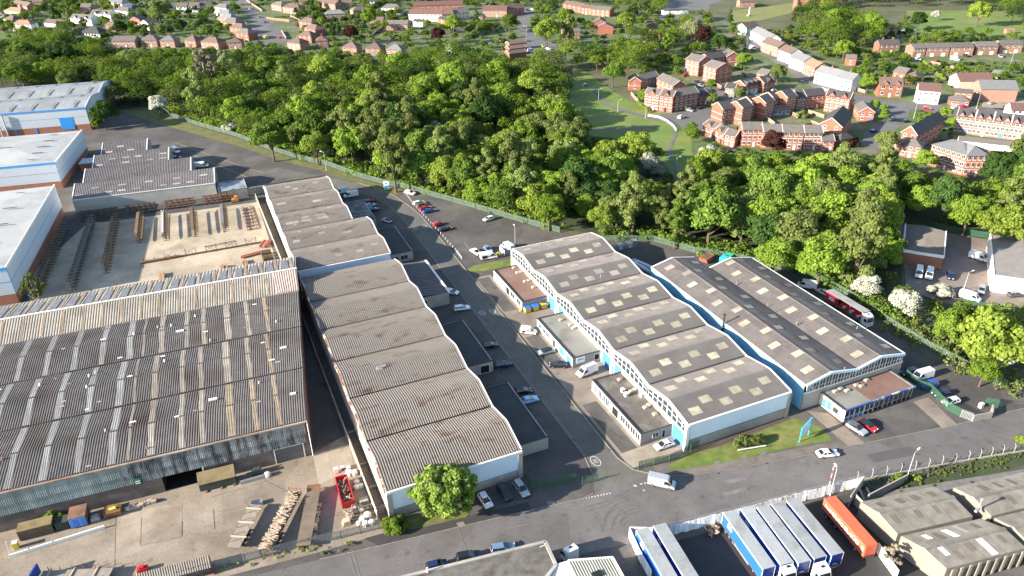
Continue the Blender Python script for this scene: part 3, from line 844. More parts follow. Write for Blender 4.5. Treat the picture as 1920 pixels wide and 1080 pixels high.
for v in range(2):
 yb = DLEN[v]
 xs = [v * 15.1, v * 15.1 + 7.0, v * 15.1 + 15.0]
 for xa, xb in zip(xs, xs[1:]):
  za, zb = dprof(xa + .01) + .05, (dprof(xb) if xb != xs[2] else 6.9) + .05
  MB().beam((xa, yb, za), (xb, yb, zb), .4, .35).obj('verge', M_WHITE, rd)
  MB().beam((xa, -.15, za - .1), (xb, -.15, zb - .1), .4, .62).obj('verge', mat('pale_blue_fascia', (.58, .70, .78), var=.04), rd)
MB().box(0, 0, 0, W, .25, 4.55).obj('front_wall', M_BLOCK, rd)
MB().box(-.1, -.12, 4.5, W + .1, .2, 4.75).obj('sill_beam', M_WHITE, rd)
for i in range(16):
 xa, xb = .3 + i * (W - .6) / 16 + .1, .3 + (i + 1) * (W - .6) / 16 - .1
 za, zb = dprof(xa) - .45, dprof(min(xb, 30.0)) - .45
 mb = MB().face([(xa, -.02, 4.78), (xb, -.02, 4.78), (xb, -.02, zb), (xa, -.02, za)], 1)
 xm = (xa + xb) / 2
 for p, q in (((xa, 4.78), (xb, 4.78)), ((xa, za), (xb, zb)), ((xa, 4.78), (xa, za)), ((xb, 4.78), (xb, zb)), ((xm, 4.78), (xm, (za + zb) / 2)), ((xa, 5.8), (xb, 5.8))):
  mb.beam((p[0], -.06, p[1]), (q[0], -.06, q[1]), .06, .08, 0, (0, 1, 0))
 mb.obj('window', [M_FRAME, M_GLASS], rd)
for x, y in ((15.1, 44), (15.1, 31), (15.5, 20.5), (27, 12), (11.5, .4)):
 MB().tube((x, y, 6.9 + (.4 if x < 20 else 1)), (x, y, 8.3 + (0 if x < 20 else .4)), .12, .12, 6).obj('vent_pipe', M_STEEL, rd)
fl = thing('flue_pipe', 'tall black flue pipe rising up the blue wall between the two warehouses', 'flue', (113.4, 128.6, 0))
MB().tube((0, 0, 0), (0, 0, 9.6), .22, .22, 8).tube((0, 0, 9.6), (0, 0, 9.9), .32, .32, 8).obj('pipe', M_GUT, fl)
for z in (3, 6):
 MB().box(-.28, -.28, z, .4, .28, z + .12).obj('bracket', M_STEEL, fl)
r = thing('showroom', 'flat showroom with half grey, half brown felt roof and blue-banded shopfront, below the arched glazing', 'showroom', (119.3, 92.0, 0))
MB().box(0, .3, 0, .25, 7.5, 3.3).obj('side_wall', M_CREAM, r)
MB().box(20.8, .3, 0, 21.05, 7.5, 3.3).obj('side_wall', M_BLOCK, r)
MB().box(.2, .2, 3.0, 7.9, 7.4, 3.2).obj('roof', M_FELTGREY, r)
MB().box(7.9, .2, 3.02, 20.9, 7.4, 3.24).obj('roof', M_FELTBROWN, r)
MB().box(-.15, -.1, 3.0, 21.2, .28, 3.5).obj('fascia', mat('blue_fascia', (.05, .10, .28), col2=(.45, .42, .38), mix=(.35, .5, .56), var=.2), r)
MB().box(-.15, .28, 3.2, .2, 7.5, 3.45).box(20.9, .28, 3.24, 21.2, 7.5, 3.5).obj('parapet_cap', M_FELTBLACK, r)
for i in range(7):
 xa = .35 + i * 2.95
 mb = MB()
 m1 = M_BDOOR if i < 2 else M_DARK
 mb.box(xa, .32, 0, xa + 2.7, .4, 1.0, 2).face([(xa, .3, 1.0), (xa + 2.7, .3, 1.0), (xa + 2.7, .3, 2.85), (xa, .3, 2.85)], 1)
 for p, q in (((xa, 1.0), (xa + 2.7, 1.0)), ((xa, 2.85), (xa + 2.7, 2.85)), ((xa, 0), (xa, 2.85)), ((xa + 2.7, 0), (xa + 2.7, 2.85)), ((xa + 1.35, 0), (xa + 1.35, 2.85))):
  mb.beam((p[0], .26, p[1]), (q[0], .26, q[1]), .1, .1, 0, (0, 1, 0))
 mb.obj('shopfront', [M_FRAME if i < 3 else M_BLOCK, M_GLASS, m1], r)
for x, y, m in ((3.2, 6.4, 0), (5.0, 6.6, 0), (5.9, 5.5, 0), (9.4, 6.2, 1), (10.2, 5.4, 1), (13, 6.6, 1)):
 MB().box(x - .7, y - .4, 3.2, x + .7, y + .4, 3.5, 0).prof([(x - .6, 3.5), (x + .6, 3.5), (x + .4, 3.68), (x - .4, 3.68)], y - .35, y + .35, 1, 'y').obj('rooflight', [M_BLOCK, M_SKYL], r)
mb = MB().box(-.05, 5.6, .2, 0, 6.6, 2.3, 1).box(-.05, 1.9, .9, 0, 3.4, 2.2, 2)
mb.box(-.03, 4.0, .4, .0, 5.2, 2.6, 1).obj('side_door', [M_FRAME, M_BDOOR, M_GLASS], r)
# ---- shed E: huge dark shed on the left, turned a little
EX, EY, EROT = 8.05, 131.2, math.radians(-2.9)
re_ = thing('warehouse', 'huge dark ribbed warehouse on the left with long pale roof strips and weathered front wall', 'warehouse', (EX, EY, 0), EROT)
EW = -82.0
ZE = 9.5
tl = .042
xr = lambda y: .2 + y * .088
epr = [[(.1, ZE), (9.8, ZE + 1.0), (19.5, ZE)], [(19.9, ZE), (29.0, ZE + 1.0), (38.2, ZE)], [(38.6, ZE), (48.0, ZE + 1.0), (57.4, ZE)]]
for b in epr:
 mb = MB()
 P = [b[0], ((b[0][0] + b[1][0]) / 2, (b[0][1] + b[1][1]) / 2 + .02), (b[1][0] - .3, b[1][1] - .06), (b[1][0] + .3, b[1][1] - .06), b[2]]
 mb.corr([(EW, y, z) for y, z in P], [(xr(y), y, z) for y, z in P], .48, .18)
 mb.obj('roof_sheet', M_ROOFE, re_)
for y in (19.7, 38.4, 57.6):
 MB().box(EW, y - .3, ZE - .3, xr(y) - .2, y + .3, ZE - .05).obj('gutter', M_GUT, re_)
strips = [(-5.0, .9, 'y'), (-9.7, 1.0, 'w'), (-14.6, 1.5, 'w'), (-20.3, 1.0, 'w'), (-24.3, 1.0, 'w'), (-30.1, 1.2, 'w'), (-34.2, .5, 'w'), (-37.3, 1.4, 'g'), (-43.3, 1.2, 'g'), (-49.3, 1.2, 'g'), (-55.2, 1.2, 'g'), (-61, 1.2, 'g'), (-67, 1.2, 'g'), (-73, 1.2, 'g')]
M_STR = {'w': mat('strip_cream', orand=0.12, col=(.27, .24, .195), col2=(.21, .175, .135), var=.15, scale=.5), 'y': mat('strip_tan', orand=0.15, col=(.26, .20, .135), var=.2, scale=.5), 'g': mat('strip_grey', orand=0.15, col=(.215, .215, .205), var=.12, scale=.5)}
for bi, b in enumerate(epr):
 for si, (x, w, c) in enumerate(strips):
  if bi == 0 and si in (0, 1, 2):
   c = 'y'
  for (ya, za), (yb, zb) in zip(b, b[1:]):
   ya2, yb2 = ya + .25, yb - .25
   f = lambda y: za + (zb - za) * (y - ya) / (yb - ya) + .16
   o = x + (.9 if bi == 2 else 0)
   MB().corr([(o - w / 2, ya2, f(ya2)), (o - w / 2, yb2, f(yb2))], [(o + w / 2, ya2, f(ya2)), (o + w / 2, yb2, f(yb2))], .46, .04).obj('roof_strip', M_STR[c], re_)
P = [(57.8, ZE - .1), (67, ZE + 2.2)]
MB().corr([(EW, y, z) for y, z in P], [(xr(y), y, z) for y, z in P], .62, .09).obj('roof_sheet', M_ROOFE2, re_)
P = [(67.1, ZE + 2.2), (81, ZE - .6)]
MB().corr([(EW, y, z) for y, z in P], [(xr(y) - .3, y, z) for y, z in P], .9, .1).obj('roof_sheet', M_ROOFE2, re_)
MB().box(EW, 66.8, ZE + 2.25, xr(67), 67.3, ZE + 2.5).obj('ridge_cap', M_WHITE, re_)
for i in range(20):
 x = xr(70) - 3.2 - i * 4.25
 f = lambda y: ZE + 2.2 - 2.8 * (y - 67.1) / 13.9 + .2
 MB().face([(x - .95, 68.3, f(68.3)), (x + .95, 68.3, f(68.3)), (x + .95, 77.5, f(77.5)), (x - .95, 77.5, f(77.5))]).box(x - .95, 68.3, f(68.3) - .1, x + .95, 68.4, f(68.3) - .01).obj('roof_panel', mat('slate_blue_panel', (.135, .14, .155), col2=(.19, .19, .2), mix=(.6, .5, .7), var=.2), re_)
 MB().corr([(x + 1.5, 68, f(68) - .06), (x + 1.5, 80, f(80) - .06)], [(x + 2.3, 68, f(68) - .06), (x + 2.3, 80, f(80) - .06)], .4, .03).obj('roof_strip', M_STR['y' if i % 2 else 'w'], re_)
for i in range(17):
 x = xr(62) - 4 - i * 4.6
 f = lambda y: ZE - .1 + 2.3 * (y - 57.8) / 9.2 + .09
 MB().corr([(x, 58.3, f(58.3)), (x, 66, f(66))], [(x + .6, 58.3, f(58.3)), (x + .6, 66, f(66))], .31, .03).obj('roof_strip', M_STR['y'], re_)
f = lambda y: ZE - .1 + 2.3 * (y - 57.8) / 9.2 + .1
MB().corr([(xr(60) - 6, 58.2, f(58.2)), (xr(60) - 6, 66.6, f(66.6))], [(xr(60) - .1, 58.2, f(58.2)), (xr(66) - .1, 66.6, f(66.6))], .62, .09).obj('roof_strip', M_PINK, re_)
M_ASB = mat('weathered_wall_sheet', orand=0.22, col=(0.20, 0.225, 0.235), col2=(0.05, 0.055, 0.06), mix=(.45, .44, .60), var=.3, scale=.7, stretch=(1.6, 1, .35), fine=.2)
M_TEAL = mat('green_wall_sheet', orand=0.15, col=(0.20, 0.25, 0.25), col2=(.14, .18, .18), var=.2, scale=.6, stretch=(1.6, 1, .4))
M_BASE = mat('stained_render', (0.135, 0.11, 0.10), col2=(.08, .07, .065), mix=(.3, .4, .6), var=.3, scale=.4)
for (xa, xb, m) in ((-36.3, -.4, M_ASB), (EW, -36.3, M_TEAL)):
 rows = [(4.0, 6.4), (6.3, 9.2)]
 n = int((xb - xa) / 1.8)
 for i in range(n):
  a, b2 = xa + (xb - xa) * i / n, xa + (xb - xa) * (i + 1) / n
  for ri, (za, zb) in enumerate(rows):
   o = .05 * ri + rnd.random() * .03
   mb = MB()
   nn = 5
   for w in range(nn):
    xx = a + (b2 - a) * w / nn
    xw = (b2 - a) / nn
    mb.face([(xx, -.12 - o, za), (xx + xw * .5, -.18 - o, za), (xx + xw * .5, -.06 - o, zb), (xx, -.0 - o, zb)])
    mb.face([(xx + xw * .5, -.18 - o, za), (xx + xw, -.12 - o, za), (xx + xw, -.0 - o, zb), (xx + xw * .5, -.06 - o, zb)])
   mb.obj('wall_sheet', m, re_)
MB().box(EW, -.02, 0, -29.5, .3, 4.0).box(-21.8, -.02, 0, -7.4, .3, 4.0).box(-1.6, -.02, 0, -.2, .3, 4.0).box(EW, .05, 4.0, -.2, .35, 9.3).obj('wall', M_BASE, re_)
MB().box(EW, -.35, 9.2, .2, .1, 9.48).obj('eaves_gutter', mat('rusty_gutter', (.32, .27, .22), col2=(.2, .12, .08), var=.25), re_)
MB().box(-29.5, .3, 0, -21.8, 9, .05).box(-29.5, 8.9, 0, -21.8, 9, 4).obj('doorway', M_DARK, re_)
mb = MB()
for i in range(9):
 mb.box(-7.4, .05 + .03 * (i % 2), .42 * i, -1.6, .2, .42 * i + .42)
mb.obj('roller_door', mat('grey_roller_door', (.09, .095, .10), var=.1), re_)
MB().box(-7.6, -.06, 3.8, -1.4, .3, 4.0).box(-7.6, -.06, 0, -7.4, .3, 3.8).box(-1.6, -.06, 0, -1.4, .3, 3.8).obj('door_frame', M_FRAME, re_)
MB().box(-21.8, -.15, 0, -21.5, .35, 4.3).obj('door_frame', M_FRAME, re_)
mb = MB()
for b in epr:
 for (ya, za), (yb, zb) in zip(b, b[1:]):
  mb.face([(xr(ya) - .25, ya, 0), (xr(yb) - .25, yb, 0), (xr(yb) - .25, yb, zb - .05), (xr(ya) - .25, ya, za - .05)])
mb.face([(xr(57.6) - .25, 57.4, 0), (xr(81) - .5, 81, 0), (xr(81) - .5, 81, 8.7), (xr(67) - .3, 67, 11.5), (xr(57.6) - .25, 57.6, 9.3)])
mb.face([(EW, 81, 0), (xr(81) - .5, 81, 0), (xr(81) - .5, 81, 8.7), (EW, 81, 8.7)])
mb.obj('side_wall', M_BRICKRED, re_)
MB().tube((.1, -.25, 0), (.1, -.25, 9.2), .1, .1, 6).obj('drainpipe', M_FRAME, re_)
rs = random.Random(12)
for i in range(46):
 x, bi = rs.uniform(-66, -2), rs.randrange(3)
 b = epr[bi]
 y = rs.uniform(b[0][0] + 1, b[2][0] - 1)
 z = ZE + 1.0 * (1 - abs(y - b[1][0]) / 9.6)
 if i % 3 == 0:
  MB().tube((x, y, z), (x, y, z + .7), .22, .16, 6).obj('roof_vent', M_RUST if i % 2 else M_WHITE, re_)
 else:
  w = rs.uniform(.3, .7)
  MB().face([(x - w, y - .25, z + .2), (x + w, y - .25, z + .2), (x + w * .8, y + .25, z + .2), (x - w, y + .2, z + .2)]).box(x - w * .5, y - .1, z, x + w * .5, y + .1, z + .18).obj('patch', M_WHITE if i % 2 else M_SKYL2, re_)
for x, y, w in ((-1.6, 28.5, 1.5), (-1.5, 9, 1.2), (-18, 13.5, 1.8), (-25, 46, 1.8)):
 MB().box(x - w / 2, y - .3, ZE + .9, x + w / 2, y + .3, ZE + 1.25).obj('roof_vent', M_WHITE, re_)
# ---- saw-tooth shed F behind the rack yard (ridges along x)
rf = thing('warehouse', 'stepped saw-tooth grey warehouse behind the steel rack yard, four bays', 'warehouse', (1.7, 297.0, 0), math.radians(-5.5))
fl_ = [(-50.0, 0.0), (-48.9, -9.4), (-48.0, -19.0), (-47.0, -27.5)]
for i in range(4):
 y0 = 16.9 * i
 xl, xr_ = fl_[i][0], (0, -9.4, -19.0, -29.0)[i]
 prof_ = [(y0, 5.6), (y0 + 9.6, 8.0), (y0 + 10.6, 8.0), (y0 + 16.7, 5.7)]
 MB().corr([(xl, y, z) for y, z in prof_], [(xr_, y, z) for y, z in prof_], .6, .16).obj('roof_sheet', M_ROOFB2, rf)
 for xx in (xl - .05, xr_ + .05):
  mb = MB()
  for (ya, za), (yb, zb) in zip(prof_, prof_[1:]):
   mb.face([(xx, ya, 0), (xx, yb, 0), (xx, yb, zb), (xx, ya, za)])
  mb.obj('gable_wall', M_WHITE if xx < -30 else M_BLOCK, rf)
  for (ya, za), (yb, zb) in zip(prof_, prof_[1:]):
   MB().beam((xx, ya, za + .1), (xx, yb, zb + .1), .3, .3).obj('verge', M_WHITE, rf)
 if i:
  MB().box(xr_, y0 - .1, 5.2, xl, y0 + .1, 5.7).obj('gutter', M_GUT, rf)
 rs = random.Random(i + 90)
 if i != 1:
  m = M_PINK if i == 3 else M_SKYL2
  for q in range(int((xr_ - xl) / 4.8)):
   x = xl + 2.5 + q * 4.8 + rs.uniform(-.6, .6)
   for y in ((2.2 + (q % 2) * 3.6,) if rs.random() < .85 else (2.2, 5.8)):
    za, zb = 5.6 + .25 * (y - .5) + .2, 5.6 + .25 * (y + .5) + .2
    MB().corr([(x - 1.4, y0 + y - .5, za), (x - 1.4, y0 + y + .5, zb)], [(x + 1.4, y0 + y - .5, za), (x + 1.4, y0 + y + .5, zb)], .6, .03).obj('rooflight', m, rf)
MB().box(-50, -.1, 0, 0, .2, 5.4).obj('front_wall', mat('pale_render', (.40, .385, .345), col2=(.3, .29, .26), mix=(.2, .5, .7), var=.1), rf)
MB().box(-50.1, -.2, 5.35, .1, .2, 5.65).obj('eaves_board', M_WHITE, rf)
annex('low flat annex with blue-grey wet roof at the corner of the saw-tooth warehouse', 2.3, 12.8, 291, 303, 3.6, mat('annex_render', (.34, .32, .28)), mat('wet_roof', (.2, .22, .25), rough=.3, col2=(.07, .07, .07), mix=(.3, .5, .6)), [])
tag(MB().box(0, 0, 0, 13.5, .4, 3.2).obj('boundary_wall', M_BLOCK, None, (12.9, 292, 0)), 'rendered wall closing the corner between the saw-tooth and ribbed warehouses', 'wall')
# ---- three white-roofed units on the far left
M_WROOF = mat('white_sheet_roof', worn=.12, col=(0.35, 0.35, 0.335), col2=(.26, .26, .25), mix=(.06, .45, .65), var=.06, scale=.2, rough=.5)
M_WCLAD = mat('grey_blue_cladding', (0.42, 0.47, 0.52), var=.04, scale=.2, rough=.5)
M_BTRIM = mat('sky_blue_trim', (0.03, 0.25, 0.62), var=.05, rough=.5)
M_ROOFL = mat('smoked_rooflight', (0.16, 0.16, 0.155), var=.1)
def white_unit(label, loc, rot, L, D, kind, door=False):
 """origin = front right corner; body runs to -x and +y"""
 r = thing('industrial_unit', label, 'industrial unit', loc, rot)
 MB().box(-L, 0, 0, 0, .3, 2.6).box(-.3, .3, 0, 0, D, 2.6).box(-L, D - .3, 0, -.3, D, 2.6).obj('brick_plinth', M_BRICKRED, r)
 n = 24
 MB().box(-L, -.06, 2.6, .06, .3, 9.3).box(-.3, .3, 2.6, .06, D, 9.3).box(-L, D - .3, 2.6, -.3, D, 9.3).obj('cladding', M_WCLAD, r)
 MB().box(-L, -.10, 5.8, .1, -.06, 5.95).box(.06, -.1, 5.8, .1, D, 5.95).obj('cladding_joint', M_BTRIM if kind == 3 else M_STEEL, r)
 if kind == 1:
  ys = [0, D * .25, D * .5, D * .5, D * .75, D]
  for a in (0, D / 2):
   P = [(a - .2, 9.2), (a + D * .17, 10.6), (a + D * .25, 10.9), (a + D * .35, 10.6), (a + D / 2, 9.2)]
   for i in range(10):
    MB().corr([(-L + L * i / 10, y, z) for y, z in P], [(-L + L * (i + 1) / 10 - .03, y, z) for y, z in P], .5, .05).obj('roof_sheet', M_WROOF, r)
   for i in range(10):
    x = -L + L * (i + .45) / 10
    for (ya, za), (yb, zb) in ((P[0], P[1]), (P[2], P[4])):
     ya, yb = ya + 1.3, yb - 1.0
     za, zb = za + .36, zb + .34
     MB().face([(x - .55, ya, za), (x + .55, ya, za), (x + .55, yb, zb), (x - .55, yb, zb)]).obj('rooflight', M_ROOFL, r)
  pts = [(0, 9.2), (D * .17, 10.6), (D * .25, 10.9), (D * .35, 10.6), (D / 2, 9.3), (D * .67, 10.6), (D * .75, 10.9), (D * .85, 10.6), (D, 9.2)]
  mb = MB()
  for (ya, za), (yb, zb) in zip(pts, pts[1:]):
   mb.face([(.06, ya, 9.2), (.06, yb, 9.2), (.06, yb, zb + .1), (.06, ya, za + .1)])
   mb.beam((.1, ya, za + .15), (.1, yb, zb + .15), .3, .35)
  mb.obj('gable', M_WCLAD, r)
  MB().box(-L, -.35, 9.0, .3, 0, 9.45).obj('gutter', M_BTRIM, r)
 else:
  h = 10.6
  a = D / 2 - .5
  for q in ([(-L, .5, 9.3), (-.8, .5, 9.3), (-a, a, h), (-L, a, h)], [(-.8, .5, 9.3), (-.8, D - .5, 9.3), (-a, D - a, h), (-a, a, h)], [(-.8, D - .5, 9.3), (-L, D - .5, 9.3), (-L, D - a, h), (-a, D - a, h)]):
   MB().face(q).obj('roof_slope', M_WROOF, r)
  for i in range(5):
   y = 4.5 + (D - 11) * i / 4
   ln = 5.5 - abs(i - 2) * 1.2
   MB().box(-9.5 - ln / 2, y, 9.3 + 1.3 * .5 + .1, -9.5 + ln / 2, y + .6, 10.05).obj('rooflight', M_ROOFL, r)
  for i in range(6):
   x = -a - 2 - i * 7
   MB().face([(x - .5, 4, 9.3 + 1.3 * 3.5 / (a - .5) + .08), (x + .5, 4, 9.3 + 1.3 * 3.5 / (a - .5) + .08), (x + .5, 9, 9.3 + 1.3 * 8.5 / (a - .5) + .08), (x - .5, 9, 9.3 + 1.3 * 8.5 / (a - .5) + .08)]).obj('rooflight', M_ROOFL, r)
  MB().box(-.75, .2, 9.25, -.25, D, 9.4).obj('box_gutter', M_GUT, r)
  MB().box(-.25, -.1, 9.2, .1, D + .1, 9.75).obj('parapet', M_WHITE, r)
  MB().box(-L, -.25, 9.1, .12, .1, 9.6).obj('eaves_trim', M_BTRIM, r)
  MB().box(.06, -.12, 2.6, .14, .2, 9.2).obj('corner_trim', M_BTRIM, r)
 r.scale = (1, 1, (0, 1.21, 1.15, 1.25)[kind])
 if door:
  mb = MB()
  for i in range(8):
   mb.box(-13, -.16 - .03 * (i % 2), 1.0 + .62 * i, -7, -.06, 1.0 + .62 * i + .6)
  mb.obj('roller_door', M_BTRIM, r)
  for i in range(3):
   MB().box(-25 - 9 * i, -.12, .2, -24 - 9 * i, -.05, 2.3).obj('door', M_BDOOR, r)
  for i in range(2):
   MB().tube((-37 - 2.5 * i, -.8, 0), (-37 - 2.5 * i, -.8, 8.8 - 4 * i), .35, .35, 8).obj('flue', M_STEEL, r)
 return r
white_unit('long white vault-roofed unit with bright blue roller door, farthest left beside the wood', (-48.4, 417.0, 0), math.radians(-10), 95, 56, 1, True)
white_unit('white hip-roofed unit with blue eaves, middle of the three on the far left', (-54.9, 334.0, 0), math.radians(-9.5), 70, 44, 2)
white_unit('white-roofed unit with blue-edged shaded side wall beside the rack yard', (-59.2, 234.4, 0), math.radians(-5.8), 60, 69, 3)
sh = thing('canopy', 'small pale canopy over blue doors at the side of the middle white unit', 'canopy', (-49.5, 352, 0), math.radians(-9))
MB().box(0, 0, 3.4, 5, 7, 3.6).obj('canopy_roof', M_WCLAD, sh)
MB().box(.1, .1, 0, 4.9, 6.9, 3.4).obj('wall', M_BRICKRED, sh)
# ---- south of the main road
r = thing('flat_roof_building', 'flat felt-roofed building with concrete parapet at the bottom edge, beside parked dark cars', 'building', (0, 0, 0))
pa = [k('c6', 560, 1100, 5), k('c6', 1690, 820, 5), k('c6', 1770, 995, 5), k('c6', 1500, 1330, 5), k('c6', 700, 1500, 5)]
MB().prism(pa[::-1], 0, 4.7).obj('wall', M_BLOCK, r)
ins = [(Vector(q) * .965 + Vector((30, 79)) * .035) for q in pa]
MB().prism(ins[::-1], 4.7, 4.75).obj('roof', mat('chipped_felt', (.115, .108, .097), col2=(.07, .055, .045), mix=(.22, .47, .6), var=.35, scale=.6, fine=.3), r)
mb = MB()
for a, b in zip(pa, pa[1:] + pa[:1]):
 mb.beam((*a, 4.85), (*b, 4.85), .55, .4)
mb.obj('parapet', M_BLOCK, r)
MB().tube((*k('c6', 805, 1050, 5), 4.9), (*k('c6', 805, 1050, 5), 6.1), .12, .12, 6).obj('vent_pipe', M_WHITE, r)
MB().beam((*k('c6', 1650, 865, 5), 5.1), (*k('c6', 1690, 850, 5), 5.1), .1, .1).obj('cable', M_WHITE, r)
r = thing('pitched_shed', 'small pitched shed with white panel and ribbed grey roof at the bottom', 'shed', (0, 0, 0))
A_, B_, C_ = Vector((*k('c7', -60, 965, 5.4), 5.4)), Vector((*k('c7', 275, 940, 5.4), 5.4)), Vector((*k('c7', 350, 1075, 5.4), 5.4))
d = (C_ - B_) * 1.6
MB().corr([A_ + Vector((0, 0, 0)), A_ + d], [B_, B_ + d], .5, .08).obj('roof_sheet', mat('olive_sheet_roof', (.25, .255, .22), var=.1), r)
W_ = (A_ - B_).normalized()
A2 = A_ + W_ * 6 + Vector((0, 0, -1.9))
MB().face([A_, A2, A2 + d, A_ + d]).obj('roof_sheet', M_WHITE, r)
MB().beam(A_, B_, .3, .3).beam(B_, B_ + d, .3, .3).obj('verge', M_FRAME, r)
n0 = Vector((0, 0, -5.4))
MB().face([A_, B_, B_ + n0, A_ + n0]).face([B_, B_ + d, B_ + d + n0, B_ + n0]).face([A2, A_, A_ + n0, A2 + Vector((0, 0, -3.5))]).obj('wall', M_BLOCK, r)
MB().box(-.8, -.6, 0, .8, .6, .25).obj('rooflight', M_DARK, r, tuple(g(1120, 1078, 5.4) + Vector((0, 0, .1))))
M_OLDROOF = mat('mossy_cement_roof', (0.17, 0.16, 0.14), col2=(.115, .105, .088), mix=(.3, .45, .7), var=.2, scale=.7, fine=.25)
def old_shed(label, pts, ridge, h, hr, lights, wall, n=4):
 """pts = four eave corners (NW, NE, SE, SW), ridge = two ends; gabled roof of cement sheets"""
 r = thing('workshop', label, 'workshop', (0, 0, 0))
 P = [Vector((*q, h)) for q in pts]
 Rg = [Vector((*q, hr)) for q in ridge]
 for (a, b, c, d_) in ((P[0], P[1], Rg[1], Rg[0]), (P[3], P[2], Rg[1], Rg[0])):
  for i in range(n):
   t0, t1 = i / n, (i + 1) / n - .004
   MB().corr([a.lerp(b, t0), d_.lerp(c, t0)], [a.lerp(b, t1), d_.lerp(c, t1)], .4, .05).obj('roof_sheet', M_OLDROOF, r)
 MB().beam(Rg[0] + Vector((0, 0, .1)), Rg[1] + Vector((0, 0, .1)), .6, .12).obj('ridge_cap', M_OLDROOF, r)
 z = lambda v: Vector((v.x, v.y, 0))
 mb = MB().face([z(P[0]), z(P[1]), P[1], P[0]]).face([z(P[3]), z(P[2]), P[2], P[3]])
 mb.face([z(P[0]), z(P[3]), P[3], Rg[0], P[0]]).face([z(P[1]), z(P[2]), P[2], Rg[1], P[1]])
 mb.obj('wall', wall, r)
 for side, t, s, w, l, m in lights:
  a, b = (P[0], P[1]) if side == 0 else (P[3], P[2])
  E = lambda tt, ss: (a.lerp(b, tt)).lerp(Rg[0].lerp(Rg[1], tt), ss) + Vector((0, 0, .1))
  L_ = (b - a).length
  MB().face([E(t - w / 2 / L_, s - l), E(t + w / 2 / L_, s - l), E(t + w / 2 / L_, s + l), E(t - w / 2 / L_, s + l)]).obj('rooflight', m, r)
 return r
M_BROWNL = mat('brown_rooflight', (.13, .11, .085), var=.15)
M_FENCEY = mat('old_panels', (.20, .18, .15), var=.2)
rs_ = [(0, .15, .5, 1.2, .2, M_BROWNL), (0, .4, .5, 1.2, .2, M_BROWNL), (0, .6, .5, 1.2, .2, M_BROWNL), (0, .82, .5, 1.2, .2, M_BROWNL), (1, .12, .6, 1, .2, M_BROWNL), (1, .42, .6, 1, .2, M_BROWNL), (1, .66, .6, 1, .2, M_BROWNL), (1, .88, .6, 1, .2, M_BROWNL)]
old_shed('mossy grey workshop roof with brown rooflights, behind the orange container', [(100.6, 69.6), (116.6, 66.8), (116.6, 58.4), (100.6, 61)], [(100.6, 65.5), (116.6, 62.7)], 4, 5.0, rs_, M_FENCEY)
rs2 = [(0, .2, .4, 1.1, .16, M_WHITE), (0, .32, .5, 1.1, .25, M_BROWNL), (0, .46, .5, 1.3, .3, M_WHITE), (0, .62, .4, 1, .3, M_SKYL2), (0, .8, .4, 1, .2, M_BROWNL), (1, .15, .7, 1, .2, M_WHITE), (1, .25, .4, 1, .2, M_BROWNL), (1, .45, .6, 1.2, .2, M_BROWNL), (1, .62, .45, 1.3, .4, M_WHITE), (1, .85, .6, 1, .2, M_BROWNL)]
old_shed('long mossy workshop with scattered white rooflights at the bottom right', [(100.8, 60.4), (117.4, 57.4), (118.5, 49.4), (102, 51.9)], [(101.2, 56.0), (118, 53.4)], 4, 5.1, rs2, M_FENCEY)
old_shed('mossy grey workshop at the right edge with a slim flue on its roof', [(119.6, 65.0), (141, 61.4), (141, 53.6), (119.6, 57)], [(119.6, 61), (141, 57.4)], 4.1, 5.1, [(0, .2, .5, .9, .25, M_BROWNL), (0, .35, .5, .9, .25, M_BROWNL), (0, .5, .5, .9, .25, M_BROWNL), (1, .3, .5, .9, .25, M_BROWNL), (1, .5, .5, .9, .25, M_BROWNL), (0, .7, .5, .9, .25, M_BROWNL)], M_FENCEY)
old_shed('mossy grey workshop filling the bottom right corner', [(119.8, 56.5), (141, 53.1), (141, 45), (119.8, 49)], [(119.8, 53), (141, 49.3)], 4.0, 4.9, [(0, .3, .5, .9, .25, M_SKYL2)], M_FENCEY)
fl = thing('flue_pipe', 'slim steel flue pipe with cowl on the mossy roof at the right', 'flue', (*k('c8', 1575, 585, 4.4), 4.4))
MB().tube((0, 0, 0), (0, 0, 2.6), .14, .14, 6).tube((0, 0, 2.6), (0, 0, 2.9), .3, .3, 8).obj('pipe', M_STEEL, fl)
MB().tube((-1.2, -.3, .4), (0, 0, .5), .3, .3, 6).obj('duct', M_STEEL, fl)
mb = MB()
for i in range(9):
 a = Vector((102.2, 51.6)).lerp(Vector((118.5, 49.1)), (i + .3) / 9)
 mb.beam((a.x, a.y - .15, 2), (a.x + .5, a.y - .25, 2), .25, 3.8)
mb.obj('wall_rib', M_FENCEY, None, label='pale upright ribs along the shaded wall of the bottom right workshop', category='wall')
# ---- depot on the right
def block(label, name, cat, pts, h, wallm, roofm, period=.5, fasc=None):
 r = thing(name, label, cat, (0, 0, 0))
 MB().prism(pts, 0, h - .25).obj('wall', wallm, r)
 a, b, c, d_ = [Vector((*q, h)) for q in pts]
 up = Vector((0, 0, .7))
 m0, m1 = (a + b) / 2 + up, (d_ + c) / 2 + up
 MB().corr([a, m0, b], [d_, m1, c], period, .07).obj('roof_sheet', roofm, r)
 if fasc:
  MB().beam(a, b, .3, .9).obj('fascia', fasc, r)
  MB().beam(b, c, .3, .5).obj('fascia', fasc, r)
  MB().beam(d_, a, .3, .5).obj('fascia', fasc, r)
 return r
q = lambda *p: g2(p[0], p[1], 4.6)
block('brown-roofed depot shed with white fascia, beside two parked white trucks', 'depot_shed', 'shed', [q(1694, 470), q(1770, 482), q(1774, 434), q(1698, 420)], 4.6, M_BRICKRED, mat('brown_cement_roof', (.135, .118, .102), var=.15), .5, M_WHITE)
